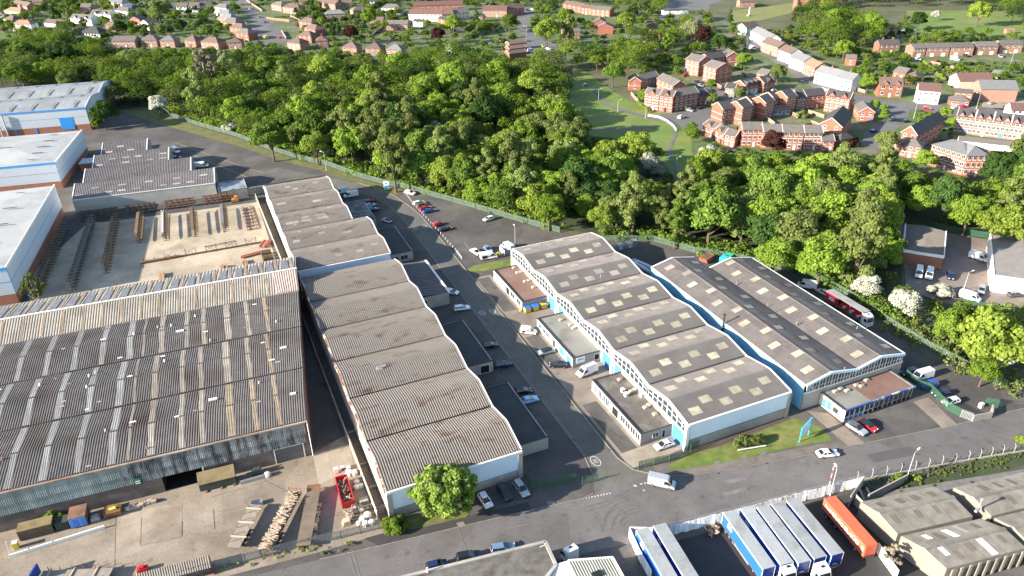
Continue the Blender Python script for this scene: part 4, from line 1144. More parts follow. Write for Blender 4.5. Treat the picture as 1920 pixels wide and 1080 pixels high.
block('small grey depot shed half hidden behind the tall poplar-like trees', 'depot_shed', 'shed', [q(1655, 465), q(1692, 468), q(1697, 420), q(1664, 414)], 4.2, M_BRICKRED, mat('brown_cement_roof', (.19, .165, .145)), .5, M_WHITE)
q = lambda *p: g2(p[0], p[1], 5)
block('ribbed-roof depot warehouse with white walls at the right edge', 'depot_shed', 'shed', [q(1864, 518), q(1985, 535), q(1975, 452), q(1857, 438)], 5, M_WHITE, mat('ribbed_grey_roof', (.16, .15, .14), var=.15), .9, M_WHITE)
r = thing('shed', 'small white-walled shed with felt roof by the lane at the right', 'shed', (0, 0, 0))
pts = [g2(1872, 655, 2.6), g2(1905, 668, 2.6), g2(1925, 652, 2.6), g2(1890, 632, 2.6)]
MB().prism(pts, 0, 2.6).obj('wall', M_WHITE, r)
MB().prism([Vector(p) + (Vector(p) - g(1898, 652, 2.6).to_2d()) * .04 for p in pts], 2.6, 2.75).obj('roof', M_OLDROOF, r)
r = thing('shed', 'pale shed with longer roof behind the small white one at the right edge', 'shed', (0, 0, 0))
pts = [g2(1905, 650, 2.8), g2(1935, 664, 2.8), g2(1960, 640, 2.8), g2(1925, 625, 2.8)]
MB().prism(pts, 0, 2.8).obj('wall', M_WHITE, r)
MB().prism([Vector(p) + (Vector(p) - g(1930, 645, 2.8).to_2d()) * .04 for p in pts], 2.8, 2.95).obj('roof', M_OLDROOF, r)
# ---------------------------------------------------------------- fences and walls
M_GALV = mat('pale_green_steel', (0.105, 0.155, 0.12), rough=.6, var=.1)
M_GREENF = mat('dark_green_fence', (0.035, 0.10, 0.06), rough=.6, var=.15)
M_GREYF = mat('grey_palisade', (0.14, 0.15, 0.16), rough=.55, var=.15)
def palisade(label, pts, m, h=2.2, pitch=.3, pw=.12, post=2.75, name='palisade_fence'):
 r = thing(name, label, 'fence', (*pts[0], 0))
 o = Vector(pts[0])
 P = [Vector(p) - o for p in pts]
 pales, rails = MB(), MB()
 acc = 0
 for a, b in zip(P, P[1:]):
  L = (b - a).length
  d_ = (b - a) / L
  n = max(1, int(L / post))
  for i in range(n):
   c = a + d_ * (L * i / n)
   MB().box(c.x - .06, c.y - .06, 0, c.x + .06, c.y + .06, h).obj('post', m, r)
  for z in (h * .2, h * .82):
   rails.beam((a.x, a.y, z), (b.x, b.y, z), .05, .07)
  for i in range(int(L / pitch)):
   c = a + d_ * (i * pitch + pitch / 2)
   e = c + d_ * pw
   nn = Vector((-d_.y, d_.x)) * .045
   pales.face([(c.x + nn.x, c.y + nn.y, .1), (e.x + nn.x, e.y + nn.y, .1), (e.x + nn.x, e.y + nn.y, h), ((c.x + e.x) / 2 + nn.x, (c.y + e.y) / 2 + nn.y, h + .15), (c.x + nn.x, c.y + nn.y, h)])
 rails.obj('rail', m, r)
 pales.obj('pale', m, r, kind='stuff')
 return r
palisade('pale green palisade fence along the wood edge from the far tarmac to the car park', NF[:len(FENCE_PX)], M_GALV, pitch=.36, pw=.16, post=5.5)
palisade('pale green palisade fence behind the two middle warehouses, along the trees', NF[len(FENCE_PX):len(FENCE_PX) + 7], M_GALV, pitch=.36, pw=.16, post=5.5)
palisade('pale palisade fence along the lorry yard down to the main road at the right', NF[len(FENCE_PX) + 6:], M_GALV, pitch=.36, pw=.16, post=4)
palisade('green palisade fence round the small right-hand parking lot', kk('c5', (1010, 245), (1110, 345), (1205, 372), (1340, 515), (1440, 570)), M_GREENF, pitch=.28, pw=.16)
palisade('short grey palisade run beside the low block wall at the right-hand lot', kk('c5', (1440, 570), (1525, 602)), M_STEEL, pitch=.28, pw=.14)
palisade('grey palisade fence along the pavement in front of the concrete yard', [g2(712, 992), g2(640, 1010), g2(550, 1030), g2(430, 1062), g2(330, 1090)], M_GREYF, pitch=.28, pw=.15)
palisade('green palisade fence closing the shaded yard right of the silver estate car', kk('c6', (1535, 335), (1590, 430), (1740, 410), (1920, 372)), M_GREENF, pitch=.3, pw=.17)
palisade('short green palisade gate leaf at the mouth of the side road', kk('c7', (50, 395), (165, 372)), M_GREENF, pitch=.3, pw=.17, name='palisade_gate')
palisade('green palisade fence with slide gate beside the white saloon at the road junction', kk('c4', (470, 960), (700, 905), (850, 840)), M_GREENF, pitch=.3, pw=.17)
palisade('small green gate leaf against the pale blue front wall', kk('c4', (858, 830), (925, 800)), M_GREENF, pitch=.3, pw=.17, name='palisade_gate')
palisade('open green gate leaf at the entrance of the right-hand lot', kk('c5', (1625, 480), (1725, 500)), M_GREENF, pitch=.28, pw=.16, name='palisade_gate')
palisade('dark green fence behind the depot yard', px((1750, 428), (1780, 436), (1855, 448)), M_GREENF, pitch=.4, pw=.25, post=4)
palisade('green fence along the near edge of the depot yard', px((1800, 572), (1850, 582), (1920, 598)), M_GREENF, pitch=.4, pw=.25, post=4)
palisade('small palisade return beside the boundary wall and green shrub', kk('c6', (430, 625), (500, 600)), M_GREYF, pitch=.28, pw=.14)
r = thing('block_wall', 'low concrete block wall with rendered pillar at the right-hand lot', 'wall', (0, 0, 0))
a, b = k('c5', 1528, 602), k('c5', 1672, 575)
MB().beam((*a, .9), (*b, .9), .25, 1.8).obj('wall', M_BLOCK, r)
c = k('c5', 1672, 520)
MB().beam((*b, .9), (*c, .9), .25, 1.8).obj('wall', M_BLOCK, r)
tag(MB().box(-.5, -.4, 0, .5, .4, 1.2).obj('pillar', M_CREAM, None, (*k('c5', 1595, 495), 0)), 'cream rendered pillar inside the small right-hand lot', 'pillar')
r = thing('boundary_wall', 'long pale precast wall between the alley and the ribbed warehouse', 'wall', (16.3, 107.3, 0))
pan = MB().box(-.06, .06, 0, .06, 2.62, 2.1).mesh('wall_panel', mat('precast_panel', (.46, .42, .35), col2=(.3, .26, .2), mix=(.2, .5, .7), var=.15))
pst = MB().box(-.12, -.1, 0, .12, .08, 2.3).mesh('wall_post', M_BLOCK)
for i in range(67):
 inst('wall_panel', pan, r, (-.3 * min(1, i / 20) + (-.9 * max(0, (i - 40) / 27)), i * 2.7, 0))
 inst('wall_post', pst, r, (-.3 * min(1, i / 20) + (-.9 * max(0, (i - 40) / 27)), i * 2.7, 0))
for y in (116, 123.5, 135):
 tag(MB().box(0, 0, 0, 2.0, .2, .5).obj('strip_divider', M_CONC2, None, (16.5, y, 0)), {116: 'low concrete divider in the narrow strip, nearest the main road', 123.5: 'low concrete divider in the narrow strip, middle one', 135: 'low concrete divider in the narrow strip, farthest from the road'}[y], 'divider')
M_HOARD = mat('white_hoarding_sheet', orand=.15, col=(0.78, 0.78, 0.76), col2=(.4, .39, .37), mix=(.5, .56, .72), var=.15, scale=.8, stretch=(1, 1, .2))
HP = [Vector(k('c7', 700, 720)), Vector(k('c7', 1300, 570)), Vector(k('c7', 1700, 490)), Vector(k('c8', 600, 440))]
HP = [(64.0, 80.6), (80, 78.6), (93.5, 77.0), (107.6, 75.2)]
r = thing('hoarding', 'white corrugated hoarding along the road side of the trailer yard', 'hoarding', (*HP[0], 0))
o = Vector(HP[0])
for a, b in zip(HP, HP[1:]):
 a, b = Vector(a) - o, Vector(b) - o
 n = int((b - a).length / 1.05)
 for i in range(n):
  c, e = a.lerp(b, i / n), a.lerp(b, (i + .97) / n)
  tw = rnd.uniform(-.06, .06)
  z0, z1 = rnd.uniform(.05, .25), 2.75 + rnd.uniform(-.1, .15)
  mb = MB()
  for w in range(4):
   p0, p1, p2 = c.lerp(e, w / 4), c.lerp(e, (w + .5) / 4), c.lerp(e, (w + 1) / 4)
   mb.face([(p0.x, p0.y + tw, z0), (p1.x, p1.y + tw + .1, z0), (p1.x, p1.y - tw + .1, z1), (p0.x, p0.y - tw, z1)])
   mb.face([(p1.x, p1.y + tw + .1, z0), (p2.x, p2.y + tw, z0), (p2.x, p2.y - tw, z1), (p1.x, p1.y - tw + .1, z1)])
  mb.obj('hoarding_sheet', M_HOARD, r)
 mb = MB()
 for z in (2.95, 3.1, 3.25):
  mb.beam((a.x, a.y + .2, z), (b.x, b.y + .2, z), .03, .03)
 for i in range(int((b - a).length / .5)):
  c = a.lerp(b, i * .5 / (b - a).length)
  mb.beam((c.x, c.y + .2, 2.7), (c.x + .2, c.y + .2, 3.3), .03, .03)
 mb.obj('barbed_wire', M_STEEL, r, kind='stuff')
r = thing('hoarding', 'white hoarding side run at the left of the trailer yard, by the lorry trailers', 'hoarding', (*k('c7', 395, 790), 0))
o = Vector(k('c7', 395, 790))
pts = [Vector(k('c7', 395, 790)) - o, Vector(k('c7', 470, 960)) - o, Vector(k('c7', 560, 1120)) - o]
for a, b in ((Vector((64, 80.6)) - o, pts[0]), (pts[0], pts[1]), (pts[1], pts[2])):
 n = max(1, int((b - a).length / 1.05))
 for i in range(n):
  c, e = a.lerp(b, i / n), a.lerp(b, (i + .97) / n)
  mb = MB().beam((c.x, c.y, 1.4), (e.x, e.y, 1.4), .06, 2.7)
  mb.obj('hoarding_sheet', M_HOARD, r)
tag(MB().beam((0, 0, 1.5), (*(Vector(k('c8', 600, 560)) - Vector((107.6, 75.2))), 1.5), .12, 2.9).obj('yard_wall', mat('yard_wall_sheet', (.45, .42, .36), col2=(.3, .27, .2), mix=(.3, .5, .7)), None, (107.6, 75.2, 0)), 'stained sheet wall turning in from the hoarding behind the orange container', 'wall')
r = thing('sheet_fence', 'grey sheet fence beside the old workshop right of the orange container', 'fence', (*k('c8', 640, 540), 0))
o = Vector(k('c8', 640, 540))
b = Vector(k('c8', 1000, 900)) - o
for i in range(11):
 c, e = b * (i / 11), b * ((i + .96) / 11)
 MB().beam((c.x, c.y, 1.3), (e.x, e.y, 1.3), .08, 2.6).obj('fence_sheet', M_BLOCK, r)
r = thing('sheet_fence', 'pale sheet fence running to the bottom edge behind the container trailer', 'fence', (*k('c8', 810, 900), 0))
o = Vector(k('c8', 810, 900))
b = Vector(k('c8', 960, 1110)) - o
for i in range(8):
 c, e = b * (i / 8), b * ((i + .96) / 8)
 MB().beam((c.x, c.y, 1.2), (e.x, e.y, 1.2), .08, 2.4).obj('fence_sheet', M_HOARD, r)
tag(MB().beam((0, 0, 1), (*(Vector(k('c8', 1030, 375)) - Vector(k('c8', 740, 525))), 1), .25, 2).obj('retaining_wall', M_BLOCK, None, (*k('c8', 740, 525), 0)), 'grey wall slanting across the weedy bank beside the lamp post', 'wall')
M_POST = mat('concrete_post', (.33, .31, .27), var=.15)
r = thing('mesh_fence', 'mesh fence on cranked pale concrete posts along the main road at the right', 'fence', (*k('c8', 665, 370), 0))
o = Vector(k('c8', 665, 370))
pts = [Vector(k('c8', *q)) - o for q in ((665, 370), (1100, 290), (1500, 215), (1840, 160), (1960, 140))]
w = MB()
for a, b in zip(pts, pts[1:]):
 n = max(1, round((b - a).length / 3.1))
 for i in range(n):
  c = a.lerp(b, i / n)
  MB().beam((c.x, c.y, 0), (c.x, c.y, 2.0), .1, .1).beam((c.x, c.y, 1.95), (c.x + .1, c.y + .4, 2.4), .09, .09).obj('post', M_POST, r)
 for z in (.3, .6, .9, 1.2, 1.5, 1.8):
  w.beam((a.x, a.y, z), (b.x, b.y, z), .02, .02)
 MB().beam((a.x, a.y, .2), (b.x, b.y, .2), .2, .45).obj('kerb_wall', M_BLOCK, r)
w.obj('wire', M_STEEL, r, kind='stuff')
M_TIMBER = mat('pale_timber', (.42, .34, .25), var=.2)
r = thing('post_row', 'row of short white posts along the kerb of the car park', 'bollards', (0, 0, 0))
for i in range(34):
 t = i / 33
 a = [Vector(k('c1', *q)) for q in ((1110, 255), (1165, 330), (1250, 425), (1370, 555), (1490, 690), (1530, 745))]
 f = t * (len(a) - 1)
 j = min(int(f), len(a) - 2)
 c = a[j].lerp(a[j + 1], f - j)
 MB().box(c.x + .55, c.y - .09, 0, c.x + .73, c.y + .09, .85).obj('post', M_WHITE, r)
# ---------------------------------------------------------------- signs, lamp posts
def text(name, body, size, m, parent, loc, rot):
 cu = bpy.data.curves.new(name, 'FONT')
 cu.body = body
 cu.size = size
 cu.align_x = 'CENTER'
 cu.align_y = 'CENTER'
 cu.extrude = .01
 t = bpy.data.objects.new(name, cu)
 COL.objects.link(t)
 dg = bpy.context.evaluated_depsgraph_get()
 me = bpy.data.meshes.new_from_object(t.evaluated_get(dg))
 bpy.data.objects.remove(t)
 me.materials.clear()
 me.materials.append(m)
 o = bpy.data.objects.new(name, me)
 COL.objects.link(o)
 o.parent = parent
 o.location = loc
 o.rotation_euler = rot
 return o
M_CYAN = mat('cyan_sign_frame', (.02, .42, .70), var=.05, rough=.5)
M_SIGNP = mat('pale_sign_panel', (.74, .80, .86), var=.04, rough=.5)
r = thing('estate_sign', 'tall blue-framed sign board with slanted top on the lawn by the main road', 'sign', (105.9, 91.0, 0), math.radians(15))
MB().beam((0, 0, 0), (0, 0, 3.9), .17, .17).beam((3.4, 0, 0), (3.4, 0, 4.9), .17, .17).beam((-.1, 0, 3.9), (3.5, 0, 4.95), .15, .18).obj('frame', M_CYAN, r)
mb = MB()
mb.v += [(.15, -.05, 1.5), (3.25, -.05, 1.5), (3.25, -.05, 4.75), (.15, -.05, 3.85), (.15, .05, 1.5), (3.25, .05, 1.5), (3.25, .05, 4.75), (.15, .05, 3.85)]
mb.f += [(0, 1, 2, 3), (7, 6, 5, 4), (0, 4, 5, 1), (1, 5, 6, 2), (2, 6, 7, 3), (3, 7, 4, 0)]
mb.m += [0] * 6
mb.obj('panel', M_SIGNP, r)
for i in range(4):
 MB().box(.5, -.09, 1.8 + .45 * i, 2.9 - .5 * (i % 2), -.055, 2.0 + .45 * i).obj('name_strip', M_FRAME, r)
q = g2(725, 355)
r = thing('totem_sign', 'small white and blue totem sign on the grass inside the palisade fence', 'sign', (*q, 0), math.radians(-20))
MB().box(-1.0, -.12, 0, 1.0, .12, 3.4).obj('panel', M_WHITE, r)
MB().box(-.85, -.16, .4, .85, -.12, 1.7).obj('lower_panel', mat('petrol_blue', (.02, .2, .38), var=.05), r)
MB().tube((0, -.16, 2.6), (0, -.12, 2.6), .35, .35, 12).obj('emblem', mat('slate_emblem', (.1, .16, .2)), r)
r = thing('wall_sign', 'pale blue sign on the end wall of the grey-roofed annex, beside the ladder-rack van', 'sign', (76.0, 136.1, 1.1))
MB().box(-1.1, -.08, 0, 1.3, -.02, 1.7).obj('panel', M_SIGNP, r)
text('lettering', 'APEX', .75, mat('dark_lettering', (.02, .03, .05), var=0), r, (.1, -.1, 1.1), (math.pi / 2, 0, 0))
q = g2(275, 943)
r = thing('wall_sign', 'small dark green sign on the weathered wall left of the big doorway', 'sign', (-25.6, 132.6, 4.0), EROT)
MB().box(-.6, -.5, 0, .7, -.35, 1.5).obj('panel', mat('sign_green', (.01, .12, .08)), r)
MB().box(-.4, -.54, .9, .5, -.5, 1.1).box(-.4, -.54, .4, .5, -.5, .6).obj('lettering_bar', M_FRAME, r)
M_LAMPP = mat('lamp_post_paint', (.40, .41, .40), rough=.5, var=.05)
def lamp(label, px_, py_, h=7.5, rot=0, arm=1.4):
 q = g2(px_, py_)
 r = thing('lamp_post', label, 'lamp post', (*q, 0), rot)
 MB().tube((0, 0, 0), (0, 0, 1.2), .13, .13, 6).tube((0, 0, 1.2), (0, 0, h), .09, .055, 6).obj('pole', M_LAMPP, r)
 MB().tube((0, 0, h), (arm, 0, h + .25), .05, .04, 6).obj('arm', M_LAMPP, r)
 MB().box(arm - .1, -.16, h + .18, arm + .7, .16, h + .34).obj('lantern', M_FRAME, r)
 return r
lamp('lamp post by the weedy bank on the south side of the main road', 1698, 903, 7.5, .3)
lamp('lamp post leaning over the corner of the orange container', 1556, 930, 7.2, 1.2, .5)
lamp('tall thin lamp post at the far end of the glazed warehouse', 966, 466, 8, 1.5, .6)
lamp('pale lamp post on the grass strip by the fence near the ribbed warehouse', 612, 320, 8, 2.2)
lamp('lamp post at the top of the park path', 1092, 182, 7, 0)
lamp('lamp post on the park lawn below the red-brick houses', 1122, 188, 6, 0)
lamp('lamp post beside the path at the foot of the park lawn', 1158, 210, 6, 0)
lamp('lamp post at the park gate by the curved white railing', 1210, 222, 6, 0)
lamp('lamp post by the lower footpath among the trees', 1267, 322, 6, 0)
lamp('lamp post in the depot yard by the parked silver van', 1806, 545, 6, 0)
lamp('lamp post on the verge behind the red-brick flats', 1187, 112, 8, 2.6, 1.8)
lamp('tall lamp post by the brick terrace road at the top', 987, 70, 8, 2.6)
lamp('lamp post at the junction near the park entrance road', 1713, 222, 8, 2)
lamp('lamp post on the forecourt by the tall brick hall', 1830, 205, 8, 2)
lamp('lamp post on the grass in front of the linked houses', 1893, 126, 8, 2)
lamp('lamp post beside the shop street, near the white van', 1399, 95, 8, 0)
q = g2(1553, 916)
r = thing('signal_post', 'slim red and white striped post standing by the hoarding', 'post', (*q, 0))
for i in range(6):
 MB().tube((0, 0, 1.0 * i), (0, 0, 1.0 * i + 1.0), .06, .06, 6).obj('band', M_WHITE if i % 2 else mat('signal_red', (.5, .06, .05)), r)
MB().beam((-.4, 0, 5.9), (.4, 0, 6.2), .06, .06).obj('finial', mat('signal_red', (.5, .06, .05)), r)
# ---------------------------------------------------------------- steel racks and yard goods
M_RACK = mat('rack_steel', (.09, .075, .06), col2=(.14, .085, .05), mix=(.4, .45, .65), var=.25)
M_RACKB = mat('rack_blue', (.10, .13, .20), var=.2)
M_ARM = mat('rack_arm_paint', (.26, .22, .12), var=.3)
M_RUSTY = mat('rusty_steel', (.22, .115, .07), col2=(.13, .075, .05), mix=(.4, .4, .65), var=.25)
M_TAN = mat('tan_steel', (.30, .17, .09), var=.25)
def rack(label, a, b, h=3.4, ncol=10, arms=4, w=1.5, load=True, colm=None):
 a, b = Vector(a), Vector(b)
 d_ = b - a
 L = d_.length
 r = thing('steel_rack', label, 'rack', (*a, 0), math.atan2(d_.y, d_.x))
 pc = MB().box(-.09, -.12, 0, .09, .12, h).box(-.1, -w * .8, 0, .1, w * .8, .16).mesh('column', colm or M_RACK)
 ar = MB()
 for j in range(arms):
  z = .7 + (h - .8) * j / (arms - .6)
  ar.beam((0, -w, z + .1), (0, w, z + .1), .1, .13)
 am = ar.mesh('arm_set', M_ARM)
 for i in range(ncol):
  x = L * (i + .5) / ncol
  inst('column', pc, r, (x, 0, 0))
  inst('arm_set', am, r, (x, 0, 0))
 MB().box(0, -.05, h * .5, L, .05, h * .5 + .1).box(0, -.05, h - .12, L, .05, h).obj('brace', colm or M_RACK, r)
 return r, L, h
def bars(label, a, b, z, n, m, w=1.2, name='steel_bundle', cat='steel stock', s=.14):
 a, b = Vector(a), Vector(b)
 d_ = b - a
 r = thing(name, label, cat, (*a, z), math.atan2(d_.y, d_.x))
 L = d_.length
 for i in range(n):
  y = -w / 2 + w * i / max(1, n - 1)
  st = rnd.uniform(0, .12) * L
  MB().box(st, y - s / 2, 0, L * rnd.uniform(.88, 1), y + s / 2, s * rnd.uniform(.8, 1.6)).obj('bar', m, r)
 return r
racks = [('long dark cantilever rack in the shade beside the white unit wall', (-54.5, 236), (-50.6, 288), 22), ('long cantilever rack with pale blue columns, second from the white unit', (-45.2, 233), (-41.6, 289), 24), ('long cantilever rack loaded with brown bars, third from the white unit', (-35.9, 243), (-33.8, 287), 18),
  ('short cantilever rack with brown and pale bars in the shade edge', (-26.4, 263), (-25.6, 286), 10), ('short cantilever rack with white-wrapped bars in the sun', (-17.9, 261), (-17.4, 284), 11), ('short cantilever rack loaded with rusty sections in the sun', (-8.4, 260), (-7.6, 283), 12), ('short slim cantilever rack at the right of the rack yard', (1.6, 260), (2.8, 281), 13)]
names = ['dark steel bars lying on the rack beside the white unit wall', 'grey steel bars lying on the blue-columned rack', 'brown steel bars on top of the third long rack', 'brown and pale bars on the short rack at the shade edge', 'white-wrapped bars on top of the short sunny rack', 'rusty sections on top of the fourth short rack from the right edge', 'slim grey bars on the rightmost short rack']
for i, (lb, a, b, n) in enumerate(racks):
 rack(lb, a, b, 3.6 if i > 2 else 4.0, n, 4, 1.25, colm=M_RACKB if i == 1 else None)
 av, bv = Vector(a), Vector(b)
 d_ = (bv - av).normalized()
 off_ = Vector((-d_.y, d_.x)) * .6
 bars(names[i], av + off_, bv + off_, 3.0, 5, (M_RACK, M_RACK, M_RUSTY, M_TAN, M_FRAME, M_RUSTY, M_STEEL)[i], .8)
 bars(names[i].replace('on top of', 'on the lower arms of').replace('lying on', 'low down on').replace('bars on the', 'bars low on the'), av - off_, bv - off_, 1.5, 5, (M_RACK, M_RACK, M_RUSTY, M_TAN, M_RUSTY, M_TAN, M_RACK)[i], .8)
for i, (x0, x1, m) in enumerate(((-47, -33, M_RACK), (-31, -20, M_RACK), (-18, -6, M_RUSTY), (-4, 7.5, M_RUSTY))):
 y0 = 300.6 - .095 * (x0 + 50) - 6
 y1 = 300.6 - .095 * (x1 + 50) - 6
 w = ('dark wall rack against the saw-tooth warehouse, leftmost', 'dark wall rack against the saw-tooth warehouse, second from left', 'rust-red wall rack against the saw-tooth warehouse, third from left', 'rust-red wall rack against the saw-tooth warehouse, rightmost')[i]
 rack(w, (x0, y0), (x1, y1), 3.6, 6, 4, .9, colm=M_RACK)
 for z in (1.0, 2.0, 3.0):
  bars(('rusty' if i > 1 else 'dark') + ' tubes on the %s of the %s wall rack' % ({1.0: 'bottom arms', 2.0: 'middle arms', 3.0: 'top arms'}[z], ('leftmost', 'second', 'third', 'rightmost')[i]), (x0, y0), (x1, y1), z, 5, m if i < 2 else M_RUSTY, 1.4)
r = thing('rail_rack', 'long low rail of upright stakes crossing the rack yard', 'rack', (-25, 246.5, 0), math.radians(-1))
for i in range(12):
 MB().box(3.2 * i - .08, -.08, 0, 3.2 * i + .08, .08, 2.6 if i > 3 else 1.6).obj('stake', M_RACK, r)
for i in range(5):
 MB().beam((3.2 * (2 * i) + 6, 0, .4), (3.2 * (2 * i) + 9.2, 0, 2.3), .07, .07).beam((3.2 * (2 * i) + 6, 0, 2.3), (3.2 * (2 * i) + 9.2, 0, .4), .07, .07).obj('cross_brace', M_RACK, r)
MB().box(-1, -.5, .3, 11, .5, .8).obj('bed', M_RUSTY, r)
MB().box(11, -.3, .3, 37, .3, .5).obj('bed', M_RACK, r)
bars('two dark girders lying on the low rail in the rack yard', (-6, 248.6), (5, 249.2), .8, 2, M_RACK, .9)
STK = [(-24.5, 221, 232, 'dark steel mesh stack on the green trolley', M_RACK, 3.2), (-20.2, 220.5, 236, 'brown girder stack left of the open bay', M_TAN, 1.1), (-9.8, 219.6, 231, 'orange-brown girder stack, second bay', M_TAN, 1.0), (-1.8, 219.5, 233, 'pair of brown girders beside the blue skip', M_TAN, 1.6), (7.0 - 2.4, 220, 234, 'ochre channel stack with yellow stakes', M_TAN, 1.4), (11.6 - .8, 221.5, 236, 'tall brown girder at the right of the bays', M_RUSTY, .9)]
for x, y0, y1, lb, m, w in STK:
 bars(lb + ' behind the pale roof', (x, y0), (x + .4, y1), .3, 4, m, w, s=.45)
for i, (x, y) in enumerate(((-6.0, 219.2), (7.4, 219.3))):
 sk = thing('skip', ('small blue tipping skip behind the pale roof, left one', 'small blue tipping skip behind the pale roof, right one')[i], 'skip', (x, y, 0))
 MB().prof([(-.6, .9), (.6, .3), (1.0, .3), (1.6, 1.8), (-.9, 1.8)], -1.4, 1.4, 0).obj('body', mat('navy_skip', (.02, .035, .16), var=.1), sk)
 MB().box(-1.2, -.4, 0, 1.2, 1, .3).obj('base', M_RACK, sk)
 tag(MB().box(-1.5, 0, .0, 1.5, 9, .12).box(-1.5, 2.9, .12, 1.5, 3.0, .2).box(-1.5, 5.9, .12, 1.5, 6.0, .2).obj('pallet_bed', M_STEEL, None, (x, y + 2.6, 0)), ('grey slatted bed behind the left blue skip', 'grey slatted bed behind the right blue skip')[i], 'platform')
tr = thing('trolley', 'green-framed steel trolley with wooden box in the rack yard', 'trolley', (-26.5, 216.2, 0))
MB().box(-1.5, 0, .5, 3.2, 4.5, .7).obj('bed', M_GREENF, tr)
for x in (-1.4, 3.1):
 for y in (.1, 4.4):
  MB().box(x - .1, y - .1, 0, x + .1, y + .1, 2.6).obj('post', M_GREENF, tr)
MB().box(-1.4, .2, .7, .2, 1.8, 1.8).obj('box', M_TIMBER, tr)
pl = thing('pallet_stack', 'yellow and brown timber rack at the right end of the rack yard', 'rack', (12.2, 224, 0))
for i in range(6):
 MB().box(-1.5, i * 2.2, 0, 1.5, i * 2.2 + .15, 2.2).box(-1.5, i * 2.2 + .4, .4 + .2 * (i % 3), 1.6, i * 2.2 + 1.6, 1.1).obj('shelf', M_ARM if i % 2 else M_RACK, pl)
pl = thing('mesh_stack', 'rusty mesh panels stacked by the boundary wall in the rack yard', 'steel stock', (10.5, 258, 0))
for i in range(7):
 MB().box(-1.9, i * 3.2, .2, 2.2, i * 3.2 + .2, .5).box(-1.8 + .1 * i, i * 3.2 + .2, .3, -1.5 + .1 * i, i * 3.2 + 3.2, .6).box(1.4, i * 3.2 + .2, .3, 1.7, i * 3.2 + 3.2, .55).obj('panel', M_RUSTY, pl)
bars('faded red girders at the end of the low rail', (4, 236.5), (11.5, 238), .3, 4, mat('faded_red_steel', (.28, .11, .08)), 1.4, s=.3)
bars('dark red drums and bars stacked near the boundary wall', (11.6, 241), (14.2, 246), .3, 5, mat('faded_red_steel', (.28, .11, .08)), 2.2, s=.5)
d_ = thing('digger', 'small orange machine beside the saw-tooth annex', 'machine', (7.5, 288, 0))
MB().box(-1.2, -.8, .4, 1.2, .8, 1.4).box(-.2, -.7, 1.4, .9, .7, 2.3).obj('body', mat('orange_machine', (.55, .22, .05)), d_)
MB().box(-1.4, -1, 0, 1.4, -.6, .5).box(-1.4, .6, 0, 1.4, 1, .5).obj('track', M_RACK, d_)
M_OLIVE = mat('olive_tarp', (.20, .155, .08), col2=(.15, .11, .06), mix=(.4, .45, .65), var=.15)
M_DKGREEN = mat('dark_green_side', (.045, .055, .045), var=.2)
def container(label, name, loc, rot, l, w, h, sidem, topm, cat='container'):
 r = thing(name, label, cat, (*loc, 0), rot)
 mb = MB().box(0, 0, .15, l, w, h - .05)
 for i in range(int(l / .4)):
  mb.box(i * .4 + .1, -.05, .3, i * .4 + .28, 0, h - .2)
 mb.obj('body', sidem, r)
 MB().box(-.05, -.05, h - .05, l + .05, w + .05, h + .05).obj('roof', topm, r)
 MB().box(.2, .1, 0, .6, w - .1, .15).box(l - .6, .1, 0, l - .2, w - .1, .15).obj('skid', M_RACK, r)
 return r
container('brown rusty container with dished roof by the weathered wall, at the left', 'container', (-47.2, 130.0), EROT, 5.8, 2.4, 2.5, M_RACK, M_OLIVE)
container('small dark green container next to the young tree', 'container', (-41.0, 129.9), EROT, 2.2, 2.0, 1.9, M_DKGREEN, M_DKGREEN)
r = container('container with bright blue doors and brown roof by the weathered wall', 'container', (-38.5, 129.4), EROT, 3.0, 3.4, 2.6, M_RACK, M_RUSTY)
for i in range(2):
 MB().box(.05 + 1.47 * i, -.12, .3, 1.48 + 1.47 * i, -.05, 2.45).box(.7 + 1.47 * i, -.16, .3, .76 + 1.47 * i, -.12, 2.45).obj('door', mat('container_blue', (.08, .19, .52), var=.12), r)
r = thing('skip', 'orange-brown open skip holding a yellow drum by the weathered wall', 'skip', (-32.6, 129.6, 0), EROT)
MB().prof([(0, .3), (1.6, .3), (2.1, 1.4), (-.3, 1.4)], 0, 3, 0).obj('body', mat('orange_skip', (.34, .16, .04), col2=(.2, .1, .04), mix=(.5, .5, .6)), r)
MB().box(.3, .0, 1.3, 2.7, 1.8, 1.45).obj('load', M_RACK, r)
MB().tube((1.0, .9, 1.4), (2.3, .7, 1.7), .3, .3, 8).obj('drum', mat('yellow_drum', (.6, .4, .04)), r)
tag(MB().box(0, 0, 0, 1.6, 1.2, .9).box(.2, .2, .9, 1.3, 1, 1.2).obj('wrapped_pallet', M_STEEL, None, (-35.0, 129.6, 0)), 'grey wrapped pallet between the blue-doored container and the orange skip', 'pallet')
tag(MB().box(0, 0, 0, 16, .3, .7).box(3, -.02, .7, 3.1, .32, .8).box(7, -.02, .7, 7.1, .32, .8).obj('barrier', M_FRAME, None, (-48.5, 126.4, 0)), 'long white metal barrier lying in front of the left-hand containers', 'barrier')
bpy.data.objects['barrier'].rotation_euler = (0, 0, math.radians(2))
tag(MB().beam((0, 0, 0), (.2, .5, 3.2), .14, .14).obj('pole', M_FRAME, None, (-48.6, 127, 0)), 'white leaning pole at the left end of the barrier', 'pole')
bp = thing('bollard', 'yellow bollard beside the brown container', 'bollard', (-47.6, 128.6, 0))
MB().box(-.4, -.4, 0, .4, .4, 1.5).obj('post', mat('bollard_yellow', (.6, .5, .05)), bp)
MB().box(-.45, -.45, 1.5, .45, .45, 1.6).obj('cap', M_FRAME, bp)
r = thing('lean_to', 'tarpaulin-covered lean-to with dark green side right of the big doorway', 'lean-to', (-15.0, 129.3, 0), EROT)
